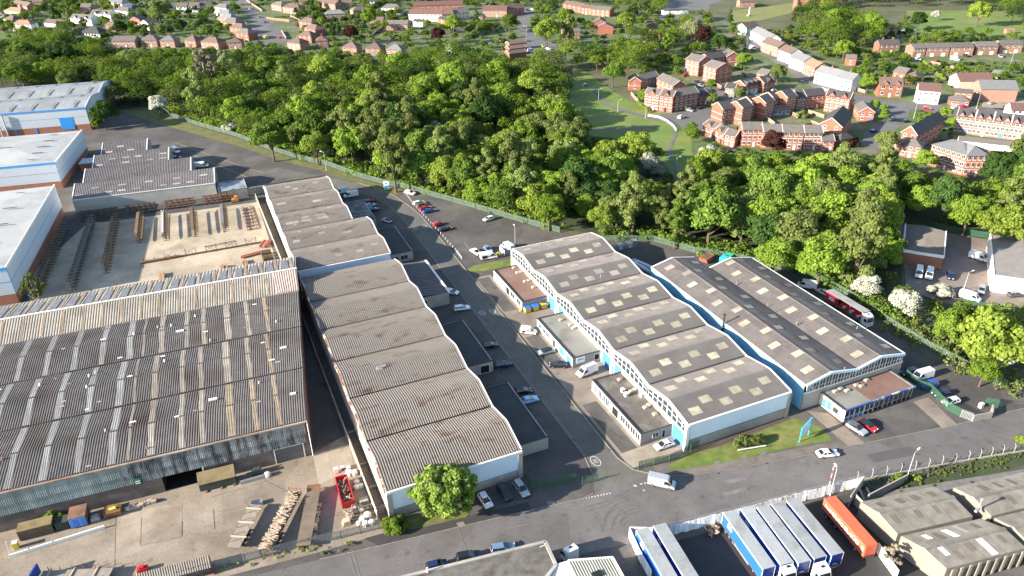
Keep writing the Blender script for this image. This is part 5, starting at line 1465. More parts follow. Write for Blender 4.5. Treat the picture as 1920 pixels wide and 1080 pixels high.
MB().face([(0, -.1, 2.1), (7.2, -.1, 2.1), (7.2, 2.2, 3.6), (0, 2.2, 3.6)]).face([(0, -.1, 2.1), (0, 2.2, 3.6), (0, 2.2, 3.5), (0, -.1, 1.9)]).obj('tarpaulin', M_OLIVE, r)
MB().box(.1, 0, .3, 7.1, 2.1, 2.05).obj('body', M_DKGREEN, r)
for x in (1.0, 4.0, 6.5):
 MB().box(x, -.5, 0, x + .4, .3, .3).obj('foot', M_RUSTY, r)
tag(MB().box(0, 0, 0, 6.2, .5, .75).box(0, .1, .75, 6.2, .4, .85).obj('barrier', M_STEEL, None, (-7.2, 128.2, 0)), 'grey concrete barrier below the right-hand wall recess', 'barrier')
bg_ = tag(MB().box(-1.0, -.4, 0, 1.0, .5, 1.6).box(-.8, -.3, 1.6, .8, .4, 1.75).obj('cabinet', M_DKGREEN, None, (-3.6, 129.9, 0)), 'dark cabinet standing against the wall recess', 'cabinet')
def sack(label, x, y, s=1.0, m=None):
 r = bpy.data.objects.new('bulk_bag', SACKS[rnd.randrange(3)])
 COL.objects.link(r)
 r.location = (x, y, 0)
 r.rotation_euler = (0, 0, rnd.uniform(0, 6))
 r.scale = (s, s, s * rnd.uniform(.8, 1))
 tag(r, label, 'bag')
 return r
def blob(seed, n=9, m=6, col=None, name='bulk_bag'):
 rr = random.Random(seed)
 mb = MB()
 for j in range(m + 1):
  z = j / m
  rad = .52 * (1 + .12 * math.sin(z * 3.1)) * (1 if z < .85 else .55)
  for i in range(n):
   a = 2 * math.pi * i / n
   q = rad * (1 + rr.uniform(-.1, .1))
   mb.v.append((q * math.cos(a), q * math.sin(a), z + rr.uniform(-.04, .04)))
 for j in range(m):
  for i in range(n):
   mb.f.append((j * n + i, j * n + (i + 1) % n, (j + 1) * n + (i + 1) % n, (j + 1) * n + i))
   mb.m.append(0)
 mb.f.append(tuple(m * n + i for i in range(n)))
 mb.m.append(0)
 return mb.mesh(name, col)
M_BAG = mat('white_bag', (.62, .61, .58), col2=(.45, .43, .40), var=.1, scale=1)
SACKS = [blob(s, col=M_BAG) for s in (1, 2, 3)]
sack('white bulk bag beside the roller shutter of the dark shed', -2.6 + .9, 128.6, 1.1)
for i, (x, y, lb) in enumerate(((14.0, 121.9, 'white bulk bag behind the red skip, left of its pair'), (15.0, 121.5, 'white bulk bag behind the red skip, nearest the wall'), (14.8, 118.7, 'white bulk bag beside the red skip, upper one'), (14.4, 117.2, 'white bulk bag beside the red skip, lower left'), (15.3, 117.3, 'white bulk bag beside the red skip, lower right'), (12.6, 107.7, 'small white bag by the fence, leftmost of three'), (13.5, 108.2, 'white bag by the fence, middle of three'), (14.6, 108.6, 'large white bag by the fence, right of three'), (13.8, 106.8, 'white bag against the palisade, left'), (14.9, 106.6, 'white bag against the palisade, right'))):
 sack(lb, x, y, (1.3, 1.1, 1, 1, 1, .8, 1.1, 1.3, 1.2, 1.1)[i])
r = thing('skip', 'large red open skip full of scrap timber by the boundary wall', 'skip', (10.6, 112.7, 0), math.radians(-2))
M_REDSKIP = mat('red_skip', (.50, .02, .03), var=.12, rough=.5)
w, l, h = 2.45, 7.6, 2.0
MB().box(0, 0, .2, w, l, .35).box(0, 0, .2, .1, l, h).box(w - .1, 0, .2, w, l, h).box(.1, 0, .2, w - .1, .1, h - .3).box(.1, l - .1, .2, w - .1, l, h).obj('body', M_REDSKIP, r)
mb = MB()
for i in range(9):
 mb.box(-.06, .4 + i * .8, .3, 0, .5 + i * .8, h).box(w, .4 + i * .8, .3, w + .06, .5 + i * .8, h)
mb.obj('rib', M_REDSKIP, r)
M_SCRAP = mat('scrap_timber', (.36, .29, .21), col2=(.14, .10, .08), mix=(.8, .45, .55), var=.3, scale=1.5)
for i in range(44):
 x, y, a, L = rnd.uniform(.5, w - .5), rnd.uniform(.7, l - .8), rnd.uniform(0, 3.14), rnd.uniform(.6, 1.7)
 MB().beam((max(.15, min(w - .15, x - L / 2 * math.cos(a))), y - L / 2 * math.sin(a), rnd.uniform(.9, 1.8)), (max(.15, min(w - .15, x + L / 2 * math.cos(a))), y + L / 2 * math.sin(a), rnd.uniform(.9, 1.9)), .14, .1).obj('timber', M_SCRAP, r)
MB().box(.1, .1, .35, w - .1, l - .1, 1.1).obj('rubble', M_RACK, r)
r = thing('pallet_stack', 'stack of grey pallets and crates by the boundary wall', 'pallets', (14.0, 112.0, 0))
for i in range(7):
 MB().box(0, 0, .16 * i, 1.7, 1.3, .16 * i + .05).box(0, .1, .16 * i + .05, 1.7, .25, .16 * i + .14).box(0, 1.05, .16 * i + .05, 1.7, 1.2, .16 * i + .14).obj('pallet', M_BLOCK, r)
r = thing('crate_stack', 'jumble of grey steel crates between red skip and fence', 'crates', (13.2, 109.6, 0))
for i in range(5):
 for j in range(2):
  mb = MB()
  x, y, z = i % 3 * 1.15 - 1, (i // 3) * 1.1, j * .75
  for sx in (0, 1):
   for sy in (0, 1):
    mb.box(x + sx, y + sy, z, x + sx + .07, y + sy + .07, z + .7)
  for zz in (0, .3, .6):
   mb.box(x, y, z + zz, x + 1.07, y + .05, z + zz + .08).box(x, y + 1, z + zz, x + 1.07, y + 1.05, z + zz + .08).box(x, y, z + zz, x + .05, y + 1.05, z + zz + .08)
  mb.box(x + .1, y + .1, z, x + 1, y + 1, z + .3)
  mb.obj('crate', M_RACK if (i + j) % 2 else M_BLOCK, r)
r = thing('timber_heap', 'loose heap of boards and planks in front of the red skip', 'timber', (11.6, 110.2, 0))
for i in range(26):
 a = rnd.uniform(0, 3.14)
 x, y, L = rnd.uniform(-.8, 2.2), rnd.uniform(-1.2, 1.4), rnd.uniform(.8, 2)
 MB().beam((x - L / 2 * math.cos(a), y - L / 2 * math.sin(a), rnd.uniform(.1, .7)), (x + L / 2 * math.cos(a), y + L / 2 * math.sin(a), rnd.uniform(.1, 1.0)), rnd.choice((.16, .3, .6)), .06).obj('plank', M_SCRAP if i % 4 else M_TIMBER, r)
r = thing('pallet_stack', 'tan cardboard and pallet pile at the left of the fence corner heap', 'pallets', (9.6, 108.0, 0))
for i in range(5):
 MB().box(0 + .08 * i, .05 * i, .2 * i, 1.6, 1.4, .2 * i + .16).obj('pallet', M_TIMBER, r)
r = thing('rubbish_heap', 'pink and white rubbish heap by the boundary wall above the skip', 'rubbish', (12.9, 124.0, 0))
for i in range(16):
 x, y, s = rnd.uniform(-1.3, 1.4), rnd.uniform(-.6, .6), rnd.uniform(.2, .5)
 MB().box(x - s, y - s, 0, x + s, y + s * .7, rnd.uniform(.2, .8)).obj('sack', (mat('pink_waste', (.45, .24, .22)), M_BAG, M_RUSTY)[i % 3], r)
r = thing('rubble_heap', 'pale rubble and plank pile left of the big doorway', 'rubble', (-26.4, 130.9, 0), EROT)
for i in range(30):
 x, y, s = rnd.uniform(-3.2, 3), rnd.uniform(-.7, .4), rnd.uniform(.12, .35)
 MB().box(x - s * 1.6, y - s, 0, x + s * 1.6, y + s, rnd.uniform(.2, .7)).obj('rubble_piece', (M_CREAM, M_SCRAP, M_PINK)[i % 3], r)
r = thing('log_heap', 'small brown heap of broken timber behind the parked blue trailers', 'timber', (73.4, 78.0, 0))
for i in range(24):
 a = rnd.uniform(0, 3.14)
 x, y, L = rnd.uniform(-1.2, 1.2), rnd.uniform(-.9, .9), rnd.uniform(.6, 1.6)
 MB().beam((x - L / 2 * math.cos(a), y - L / 2 * math.sin(a), rnd.uniform(.1, .7)), (x + L / 2 * math.cos(a), y + L / 2 * math.sin(a), rnd.uniform(.1, .8)), .2, .15).obj('log', M_SCRAP if i % 3 else M_RACK, r)
r = thing('debris_strip', 'stained boards leaning in the corner behind the orange container', 'timber', (105.6, 72.6, 0))
for i in range(9):
 MB().beam((-2 + .4 * i, -1.5, .1), (-1.4 + .5 * i, 1.6, rnd.uniform(.2, 1.2)), .5, .06).obj('board', M_TIMBER if i % 2 else M_RACK, r)
M_BINY = mat('bin_yellow', (.62, .42, .03), rough=.5, var=.06)
M_BINB = mat('bin_lid_blue', (.03, .14, .55), rough=.5, var=.06)
for i, (lb) in enumerate(('yellow bin with greyish blue lid, leftmost of the row of three beside the brown-roofed annex', 'yellow bin with closed blue lid, middle of the row of three beside the brown-roofed annex', 'yellow bin with half-open blue lid, rightmost of the row of three')):
 q = k('c3', 275 + 60 * i, 660 - 15 * i)
 b = thing('waste_bin', lb, 'bin', (*q, 0), math.radians(0), 'yellow bins beside the annex')
 MB().prof([(-.75, .25), (.6, .25), (.8, 1.5), (-.8, 1.5)], -.85, .85, 0).obj('body', M_BINY, b)
 if i < 2:
  MB().prof([(-.85, 1.5), (.85, 1.5), (.6, 1.75), (-.5, 1.75)], -.9, .9, 0).obj('lid', M_BINB, b)
 else:
  MB().box(-.9, -.8, 1.5, .9, -.7, 1.55).face([(-.9, .8, 1.5), (.9, .8, 1.5), (.9, -.3, 2.3), (-.9, -.3, 2.3)]).obj('lid', M_BINB, b)
 for x in (-.6, .6):
  for y in (-.5, .5):
   MB().tube((x - .06, y, .13), (x + .06, y, .13), .13, .13, 8).obj('wheel', M_GUT, b)
bp = thing('bollard', 'yellow bollard at the corner of the brown-roofed annex', 'bollard', (*k('c3', 222, 655), 0))
MB().tube((0, 0, 0), (0, 0, 1.1), .25, .25, 8).obj('post', M_BINY, bp)
MB().tube((0, 0, 1.1), (0, 0, 1.2), .2, .1, 8).obj('cap', M_BINY, bp)
sk = thing('skip', 'rusty orange skip in the yard behind the twin-ridged warehouse', 'skip', (*k('d6', 495, 200), 0), .4)
MB().prof([(-1.6, .3), (1.6, .3), (2.4, 1.8), (-2.4, 1.8)], -1.4, 1.4, 0, 'y').obj('body', mat('rust_skip', (.42, .10, .05), var=.15), sk)
MB().box(-2.0, -1.2, 1.5, 2.0, 1.2, 1.82).obj('load', M_RACK, sk)
for i, (x, y, c, lb) in enumerate(((630, 205, (.02, .42, .62), 'turquoise waste container behind the twin-ridged warehouse'), (665, 190, (.02, .38, .2), 'green waste container behind the twin-ridged warehouse'))):
 q = k('d6', x, y)
 b = thing('waste_container', lb, 'container', (*q, 0), .5)
 MB().box(-1.6, -1, .2, 1.6, 1, 1.7).obj('body', mat('waste_%d' % i, c), b)
 MB().prof([(-1.65, 1.7), (1.65, 1.7), (1.3, 2.0), (-1.3, 2.0)], -1.05, 1.05, 0, 'y').obj('lid', mat('waste_%d' % i, c), b)
r = thing('dust_extractor', 'pale steel duct machinery between the two warehouses at the back', 'machinery', (112.6, 171.5, 0))
MB().box(-2, -1.5, 0, 2, 1.5, 5.2).obj('housing', M_STEEL, r)
MB().beam((1.5, 0, 5), (5.5, -3, 3.2), .8, .8).beam((0, -1, 5.4), (4, -6, 3), .6, .6).beam((4, -6, 3), (7.5, -7, 4), .5, .5).obj('duct', M_FRAME, r)
for x in (4, 6.5):
 MB().box(x, -5, 0, x + .3, -4.7, 3.2).obj('leg', M_STEEL, r)
r = thing('skip', 'dark blue covered skip in the gap behind the two warehouses', 'skip', (113, 163.5 + 3.2, 0))
MB().prof([(-1.4, .3), (1.4, .3), (2.2, 1.7), (-2.2, 1.7)], -1.3, 1.3, 0, 'y').obj('body', mat('dull_blue', (.03, .06, .16)), r)
MB().box(-1.9, -1.2, 1.7, 1.9, 1.2, 1.85).obj('cover', M_RACK, r)
r = thing('cage_store', 'wire-caged gas store and drums by the fence behind the glazed warehouse', 'storage', (*g2(1165, 466), 0))
for i in range(6):
 MB().box(-5 + 1.8 * i, -.8, 0, -3.4 + 1.8 * i, .8, 1.3 + .4 * (i % 3)).obj('cage', M_STEEL if i % 2 else M_BAG, r)
r = thing('fence_bay', 'grey close-board bin enclosure beside the parked white van', 'enclosure', (*k('c1', 1865, 720), 0))
for i in range(7):
 MB().box(.55 * i, 0, 0, .55 * i + .5, .08, 1.9).obj('board', M_STEEL, r)
for i in range(8):
 MB().box(0, .55 * i + .1, 0, .08, .55 * i + .6, 1.9).obj('board', M_FRAME if i % 3 == 0 else M_STEEL, r)
bp = thing('bollard', 'round yellow salt bin beside the parked white van', 'bin', (*k('c1', 1818, 715), 0))
MB().tube((0, 0, 0), (0, 0, .8), .5, .6, 10).tube((0, 0, .8), (0, 0, 1.1), .6, .2, 10).obj('body', mat('salt_yellow', (.75, .65, .03)), bp)
# ---------------------------------------------------------------- vehicles
M_TYRE = mat('tyre_rubber', (.018, .018, .018), var=0, fine=0)
M_RIM = mat('wheel_rim', (.35, .36, .37), metal=.7, rough=.35, var=0, fine=0)
M_CGLASS = mat('car_glass', (.012, .016, .02), rough=.05, spec=.8, var=0, fine=0)
M_HEAD = mat('headlight_lens', (.62, .64, .66), rough=.1, var=0, fine=0)
M_TAIL = mat('tail_light_lens', (.35, .01, .01), rough=.2, var=0, fine=0)
M_TRIM = mat('black_trim', (.02, .02, .02), rough=.5, var=0, fine=0)
def paint(name, c, metal=0.0):
 return mat('paint_' + name, c, rough=.28, spec=.5, metal=metal, var=.02, fine=0, coat=.6)
PAINT = {n: paint(n, c, m) for n, (c, m) in dict(white=((.72, .72, .70), 0), silver=((.42, .44, .46), .4), grey=((.12, .13, .14), .3), black=((.012, .012, .014), 0), red=((.46, .012, .02), 0), darkred=((.10, .008, .014), 0), blue=((.02, .07, .30), 0), navy=((.012, .02, .075), 0), lightblue=((.30, .50, .78), .1), steelblue=((.16, .25, .36), .3), green=((.35, .5, .08), 0), yellow=((.6, .5, .05), 0)).items()}
CARS = dict(
 hatch=dict(L=4.1, W=1.76, body=[(-2.05, .32), (-2.05, .72), (-1.98, .98), (.62, .98), (1.25, .90), (1.82, .76), (2.02, .58), (2.05, .32)], glass=[(-1.95, .97), (-1.62, 1.40), (-.05, 1.46), (1.05, .95)], roof=(-1.68, .02), z=1.45, wb=1.28),
 saloon=dict(L=4.7, W=1.84, body=[(-2.35, .32), (-2.35, .80), (-2.2, .98), (-1.5, 1.0), (.75, .97), (1.45, .88), (2.1, .75), (2.32, .55), (2.35, .32)], glass=[(-1.85, .98), (-1.05, 1.38), (.05, 1.43), (1.2, .95)], roof=(-1.1, .1), z=1.42, wb=1.42),
 estate=dict(L=4.7, W=1.84, body=[(-2.35, .34), (-2.35, .80), (-2.28, 1.0), (.75, .98), (1.45, .9), (2.1, .78), (2.32, .58), (2.35, .34)], glass=[(-2.25, .99), (-1.95, 1.44), (.0, 1.48), (1.15, .96)], roof=(-2.0, .05), z=1.47, wb=1.42),
 suv=dict(L=4.55, W=1.88, body=[(-2.27, .4), (-2.27, .9), (-2.2, 1.1), (.7, 1.1), (1.35, 1.04), (2.05, .94), (2.25, .7), (2.27, .4)], glass=[(-2.15, 1.09), (-1.85, 1.60), (-.05, 1.66), (1.0, 1.08)], roof=(-1.9, .0), z=1.65, wb=1.38),
 minivan=dict(L=4.4, W=1.82, body=[(-2.2, .34), (-2.2, 1.75), (-2.1, 1.84), (.35, 1.84), (.55, 1.70), (1.25, 1.02), (1.85, .88), (2.17, .65), (2.2, .34)], glass=None, z=1.84, wb=1.4, ws=[(.52, 1.72), (1.27, 1.0)]),
 van=dict(L=5.6, W=2.0, body=[(-2.8, .38), (-2.8, 2.3), (-2.7, 2.42), (1.15, 2.42), (1.4, 2.25), (2.05, 1.25), (2.6, 1.0), (2.8, .7), (2.8, .38)], glass=None, z=2.42, wb=1.75, ws=[(1.42, 2.22), (2.06, 1.22)]),
)
PROTO = {}
def ring(mb, prof, w0, w1f, mi):
 """extrude a side profile in x with tumblehome: half width w0 at the bottom, w1f(z) elsewhere"""
 n = len(prof)
 i = len(mb.v)
 for s in (-1, 1):
  for y, z in prof:
   mb.v.append((s * w1f(z), y, z))
 mb.f.append(tuple(i + k_ for k_ in range(n)))
 mb.f.append(tuple(i + n + k_ for k_ in range(n - 1, -1, -1)))
 mb.m += [mi, mi]
 for k_ in range(n):
  mb.f.append((i + (k_ + 1) % n, i + k_, i + n + k_, i + n + (k_ + 1) % n))
  mb.m.append(mi)
def proto(kind):
 if kind in PROTO:
  return PROTO[kind]
 c = CARS[kind]
 hw = c['W'] / 2
 me = {}
 mb = MB()
 f = (lambda z: hw - .10 * max(0, (.5 - z)) - .06 * max(0, z - .7)) if c['glass'] else (lambda z: hw - .09 * max(0, z - 1.0))
 ring(mb, c['body'], hw, f, 0)
 bm = bmesh.new()
 m_ = mb.mesh('tmp', PAINT['white'])
 bm.from_mesh(m_)
 bmesh.ops.bevel(bm, geom=[e for e in bm.edges], offset=.06, segments=2, affect='EDGES', clamp_overlap=True)
 bm.to_mesh(m_)
 bm.free()
 m_.name = 'body'
 for p_ in m_.polygons:
  p_.use_smooth = False
 me['body'] = m_
 if c['glass']:
  g_ = c['glass']
  mb = MB()
  ring(mb, g_, hw, lambda z: hw - .10 - .42 * (z - g_[0][1]), 0)
  me['windows'] = mb.mesh('windows', M_CGLASS)
  mb = MB()
  w = hw - .10 - .42 * (c['z'] - g_[0][1]) + .02
  y0, y1 = c['roof']
  mb.prism([(-w, y0 - .03), (w, y0 - .03), (w + .02, y1 - .1), (w - .06, y1 + .06), (-w + .06, y1 + .06), (-w - .02, y1 - .1)], c['z'] - .06, c['z'] + .02, 0)
  for s in (-1, 1):
   mb.beam((s * (w + .0), y0, c['z'] - .02), (s * (hw - .10), g_[0][0] + .04, g_[0][1]), .07, .09)
   mb.beam((s * (w + .0), y1 - .02, c['z'] - .02), (s * (hw - .10), g_[3][0] - .04, g_[3][1]), .06, .07)
   mb.beam((s * (w + .0), (y0 + y1) / 2, c['z'] - .03), (s * (hw - .09), (y0 + y1) / 2 + .08, g_[0][1]), .06, .09)
  me['roof'] = mb.mesh('roof', PAINT['white'])
 else:
  (ya, za), (yb, zb) = c['ws']
  mb = MB()
  n = Vector((0, za - zb, yb - ya)).normalized() * .02
  w0, w1 = f(za) - .12, f(zb) - .08
  mb.face([(-w0, ya + n.y + .05, za + n.z - .06), (-w1, yb + n.y - .02, zb + n.z + .03), (w1, yb + n.y - .02, zb + n.z + .03), (w0, ya + n.y + .05, za + n.z - .06)][::-1])
  for s in (-1, 1):
   q = [(s * (f(zb + .05) + .012), yb - .12, zb + .08), (s * (f(za - .2) + .012), ya - .02, za - .22), (s * (f(za - .2) + .012), ya - .85, za - .22), (s * (f(zb + .05) + .012), ya - .85, zb + .08)]
   mb.face(q if s > 0 else q[::-1])
  me['windows'] = mb.mesh('windows', M_CGLASS)
 r = .33 if c['z'] < 1.9 else .36
 me['wheel'] = MB().tube((-.11, 0, 0), (.11, 0, 0), r, r, 12, 0).tube((-.115, 0, 0), (.115, 0, 0), r * .62, r * .62, 10, 1).mesh('wheel', [M_TYRE, M_RIM])
 yf, zf = c['body'][-2]
 me['headlight'] = MB().box(-.2, -.12, -.09, .2, .03, .08).mesh('headlight', M_HEAD)
 me['tail_light'] = MB().box(-.12, -.04, -.12, .12, .06, .14).mesh('tail_light', M_TAIL)
 me['bumper'] = MB().box(-hw + .06, -c['L'] / 2 - .02, .3, hw - .06, -c['L'] / 2 + .1, .5).box(-hw + .06, c['L'] / 2 - .1, .3, hw - .06, c['L'] / 2 + .02, .48).box(-hw + .1, -c['L'] / 2 + .1, .22, hw - .1, c['L'] / 2 - .1, .4).mesh('bumper', M_TRIM)
 me['mirror'] = MB().box(-.1, -.08, 0, .1, .08, .16).mesh('mirror', M_TRIM)
 PROTO[kind] = me
 return me
def own(o, m):
 o.material_slots[0].link = 'OBJECT'
 o.material_slots[0].material = m
NAMES = dict(hatch='parked_car', saloon='parked_car', estate='parked_car', suv='parked_car', minivan='parked_van', van='parked_van')
def car(kind, colr, rear, front, label, name=None, group=None, roofc=None, simple=False, z=0.03):
 """rear, front: points on the ground (x, y)"""
 me = proto(kind)
 c = CARS[kind]
 a, b = Vector(rear), Vector(front)
 m = (a + b) / 2
 d_ = (b - a)
 rot = math.atan2(d_.y, d_.x) - math.pi / 2
 r = thing(name or NAMES[kind], label, 'van' if 'van' in kind else 'car', (m.x, m.y, z), rot, group)
 own(inst('body', me['body'], r), PAINT[colr])
 inst('windows', me['windows'], r)
 if 'roof' in me:
  own(inst('roof', me['roof'], r), PAINT[roofc or colr])
 if simple:
  return r
 hw = c['W'] / 2
 for s in (-1, 1):
  for y in (-c['wb'], c['wb']):
   inst('wheel', me['wheel'], r, (s * (hw - .1), y, .33))
  inst('headlight', me['headlight'], r, (s * (hw - .32), c['L'] / 2 - .1, .68 if c['z'] < 1.9 else .85))
  inst('tail_light', me['tail_light'], r, (s * (hw - .2), -c['L'] / 2 - .01, .82 if c['z'] < 1.9 else 1.1))
  inst('mirror', me['mirror'], r, (s * (hw + .06), c['wb'] * .5 if c['z'] < 1.9 else c['wb'] * .9, 1.0 if c['z'] < 1.7 else 1.25))
 inst('bumper', me['bumper'], r)
 return r
def pxcar(kind, colr, c, p0, p1, label, h=.7, **kw):
 f = (lambda q: k(c, q[0], q[1], h)) if c else (lambda q: g2(q[0], q[1], h))
 return car(kind, colr, f(p0), f(p1), label, **kw)
CP = 'cars in the car park beside the curving road'
pxcar('estate', 'white', 'c1', (1120, 236), (1192, 252), 'white car by itself near the totem sign, far end of the car park')
pxcar('estate', 'white', 'c1', (1185, 330), (1260, 310), 'white estate car, farthest of the close-parked four in the car park', group=CP)
pxcar('hatch', 'grey', 'c1', (1215, 345), (1270, 327), 'dark grey hatchback between the white estate and the red car', group=CP)
pxcar('saloon', 'red', 'c1', (1222, 370), (1312, 345), 'bright red car between the grey hatchback and the blue car', group=CP)
pxcar('saloon', 'blue', 'c1', (1258, 388), (1338, 370), 'deep blue car, nearest of the close-parked four in the car park', group=CP)
pxcar('hatch', 'red', 'c1', (1328, 490), (1405, 465), 'red hatchback beside the black car in the middle of the car park', group=CP)
pxcar('estate', 'black', 'c1', (1378, 525), (1458, 505), 'black car just below the red hatchback in the car park', group=CP)
pxcar('hatch', 'white', 'c1', (1776, 430), (1708, 450), 'lone white hatchback beside the palisade fence at the far side of the car park')
pxcar('saloon', 'white', 'c1', (1612, 665), (1685, 710), 'white saloon left of the white van with dark graphics')
pxcar('hatch', 'steelblue', 'c1', (1712, 645), (1768, 690), 'steel blue hatchback behind the white van with dark graphics')
v = pxcar('van', 'white', 'c1', (1668, 730), (1822, 708), 'white panel van with dark graphics on its side, by the bin enclosure', h=1)
MB().box(1.005, -2.4, .7, 1.012, -.6, 1.7).box(1.005, -.4, 1.2, 1.012, 1.0, 1.5).obj('graphic', M_TRIM, v)
v = pxcar('van', 'white', 'c1', (1915, 665), (1862, 632), 'white pickup van by the tall thin lamp post', h=1)
pxcar('van', 'white', 'c1', (678, 225), (606, 240), 'white van behind the far end of the ribbed warehouse, farther of two', h=1)
pxcar('van', 'white', 'c1', (768, 250), (655, 268), 'white van behind the far end of the ribbed warehouse, nearer of two', h=1)
SH = 'cars in the shade of the ribbed warehouse'
pxcar('suv', 'darkred', 'c1', (815, 318), (885, 302), 'dark red car in shade, farthest of the three parked together', group=SH)
pxcar('estate', 'lightblue', 'c1', (818, 350), (892, 328), 'pale blue-white car in shade, middle of the three parked together', group=SH)
pxcar('estate', 'navy', 'c1', (840, 378), (925, 362), 'navy car in shade, nearest of the three parked together', group=SH)
pxcar('hatch', 'white', 'c1', (1010, 460), (955, 440), 'small white-bonneted car alone on the shaded apron', group=SH, roofc='black')
pxcar('hatch', 'white', 'c2', (790, 20), (872, 35), 'white hatchback half behind the slatted-roof annex', group=SH)
pxcar('estate', 'white', 'c2', (845, 155), (965, 140), 'white estate car on the edge of the side road in front of the annex', group=SH)
pxcar('hatch', 'black', 'c2', (1065, 435), (1168, 420), 'black hatchback against the low black-roofed annex, upper of two dark cars', group=SH)
pxcar('suv', 'navy', 'c2', (1155, 582), (1275, 565), 'navy SUV at the corner of the low black-roofed annex, lower of two dark cars', group=SH)
pxcar('hatch', 'black', 'c2', (1305, 778), (1425, 762), 'black car beside the bright blue car in the shade', group=SH)
pxcar('saloon', 'lightblue', 'c2', (1350, 850), (1465, 822), 'bright light blue car parked in the shade beside the black car', group=SH)
v = pxcar('minivan', 'white', 'c2', (1345, 312), (1466, 328), 'small white van parked at the middle grey-roofed annex', h=.8)
MB().box(.915, -1.6, .6, .925, -.6, 1.2).obj('graphic', M_TRIM, v)
pxcar('saloon', 'silver', 'c2', (1605, 458), (1465, 490), 'silver open-topped coupe outside the middle annex', roofc='black')
pxcar('saloon', 'black', 'c2', (1695, 575), (1562, 572), 'black coupe outside the blue-edged end of the middle annex')
v = pxcar('van', 'white', 'c2', (1930, 580), (1755, 655), 'tall white van with roof ladder rack between two annexes', h=1.1)
mb = MB()
for y in (-2.5, -1.7, -.9, -.1, .7):
 mb.box(-.85, y, 2.5, .85, y + .08, 2.58)
for x in (-.85, .85):
 mb.box(x - .04, -2.6, 2.42, x + .04, .9, 2.62)
mb.obj('roof_rack', M_STEEL, v)
pxcar('saloon', 'white', 'c4', (735, 748), (585, 800), 'white saloon with dark windows beside the blue door at the warehouse corner')
pxcar('van', 'silver', 'c7', (545, 345), (745, 390), 'silver panel van turning at the junction of the main and side roads', h=1.2, name='panel_van')
v = pxcar('saloon', 'white', 'c8', (375, 165), (518, 150), 'white coupe with black rear window driving on the main road', name='driving_car')
pxcar('suv', 'silver', 'c5', (610, 618), (725, 688), 'silver-white SUV with dark roof in front of the showroom', roofc='grey')
pxcar('hatch', 'red', 'c5', (697, 598), (810, 665), 'red car with black roof in front of the showroom', roofc='black')
LOT = 'vehicles in the small right-hand lot'
pxcar('estate', 'navy', 'c5', (1105, 215), (1012, 240), 'dark blue estate car half hidden behind the white van, farthest in the lot', group=LOT)
pxcar('van', 'white', 'c5', (1240, 225), (1080, 270), 'white van with open rear panel in the small right-hand lot', h=1.2, group=LOT)
pxcar('suv', 'blue', 'c5', (1260, 312), (1150, 335), 'deep blue SUV between the white van and the navy hatchback', group=LOT)
pxcar('hatch', 'navy', 'c5', (1345, 380), (1250, 395), 'navy hatchback between the blue SUV and the white hatchback', group=LOT)
pxcar('hatch', 'white', 'c5', (1430, 435), (1312, 465), 'white hatchback nearest the block wall in the small lot', group=LOT)
UT = 'cars between the round tree and the green fence'
pxcar('hatch', 'white', 'c6', (1205, 455), (1278, 568), 'white hatchback nose-out beside the round tree', group=UT)
pxcar('suv', 'black', 'c6', (1345, 395), (1425, 510), 'black car in deep shade between the white hatchback and silver estate', group=UT)
pxcar('estate', 'silver', 'c6', (1465, 360), (1555, 485), 'silver estate car beside the corner of the green fence', group=UT)
KB = 'dark cars along the kerb at the bottom edge'
pxcar('hatch', 'navy', 'c6', (805, 1015), (955, 980), 'dark blue hatchback behind the flat roof at the bottom, leftmost of three', group=KB)
pxcar('suv', 'black', 'c6', (1030, 950), (1200, 918), 'large black off-roader behind the flat roof at the bottom, middle of three', group=KB)
pxcar('estate', 'steelblue', 'c6', (1300, 880), (1445, 858), 'dark slate blue car behind the flat roof at the bottom, rightmost of three', group=KB)
pxcar('van', 'white', 'd6', (1310, 385), (1195, 365), 'white van with roof ladders parked by the fence above the open curtain trailer', h=1)
pxcar('hatch', 'white', 'd6', (1395, 440), (1350, 415), 'white car just behind the open curtain-sided lorry')
DP = 'vehicles in the depot yard'
for kind, c_, p0, p1, lb in (('van', 'white', (1744, 506), (1741, 522), 'white van nose-out at the depot shed, right of the flatbed pickup'), ('van', 'white', (1724, 502), (1722, 520), 'white flatbed pickup nose-out at the depot shed, left of the van'), ('van', 'white', (1822, 478), (1848, 486), 'white van with roof bars beside the ribbed depot warehouse'), ('hatch', 'navy', (1780, 512), (1783, 520), 'dark car alone in the middle of the depot yard'), ('estate', 'silver', (1842, 536), (1840, 548), 'silver car parked near the near corner of the ribbed depot warehouse'), ('estate', 'grey', (1895, 551), (1915, 549), 'dark grey car by the white wall at the right edge'), ('van', 'white', (1808, 553), (1830, 560), 'white van seen over the blossoming bush at the near edge of the depot')):
 pxcar(kind, c_, '', p0, p1, lb, h=.9, group=DP)
for kind, c_, p0, p1, lb in (('van', 'white', (320, 277), (338, 287), 'white-cabbed lorry parked beside the saw-tooth warehouse, farther of two'), ('van', 'white', (366, 311), (390, 309), 'white pickup parked beside the saw-tooth warehouse, nearer of two'), ('estate', 'black', (322, 296), (338, 294), 'black car in shade beside the saw-tooth warehouse')):
 pxcar(kind, c_, '', p0, p1, lb, h=.9)
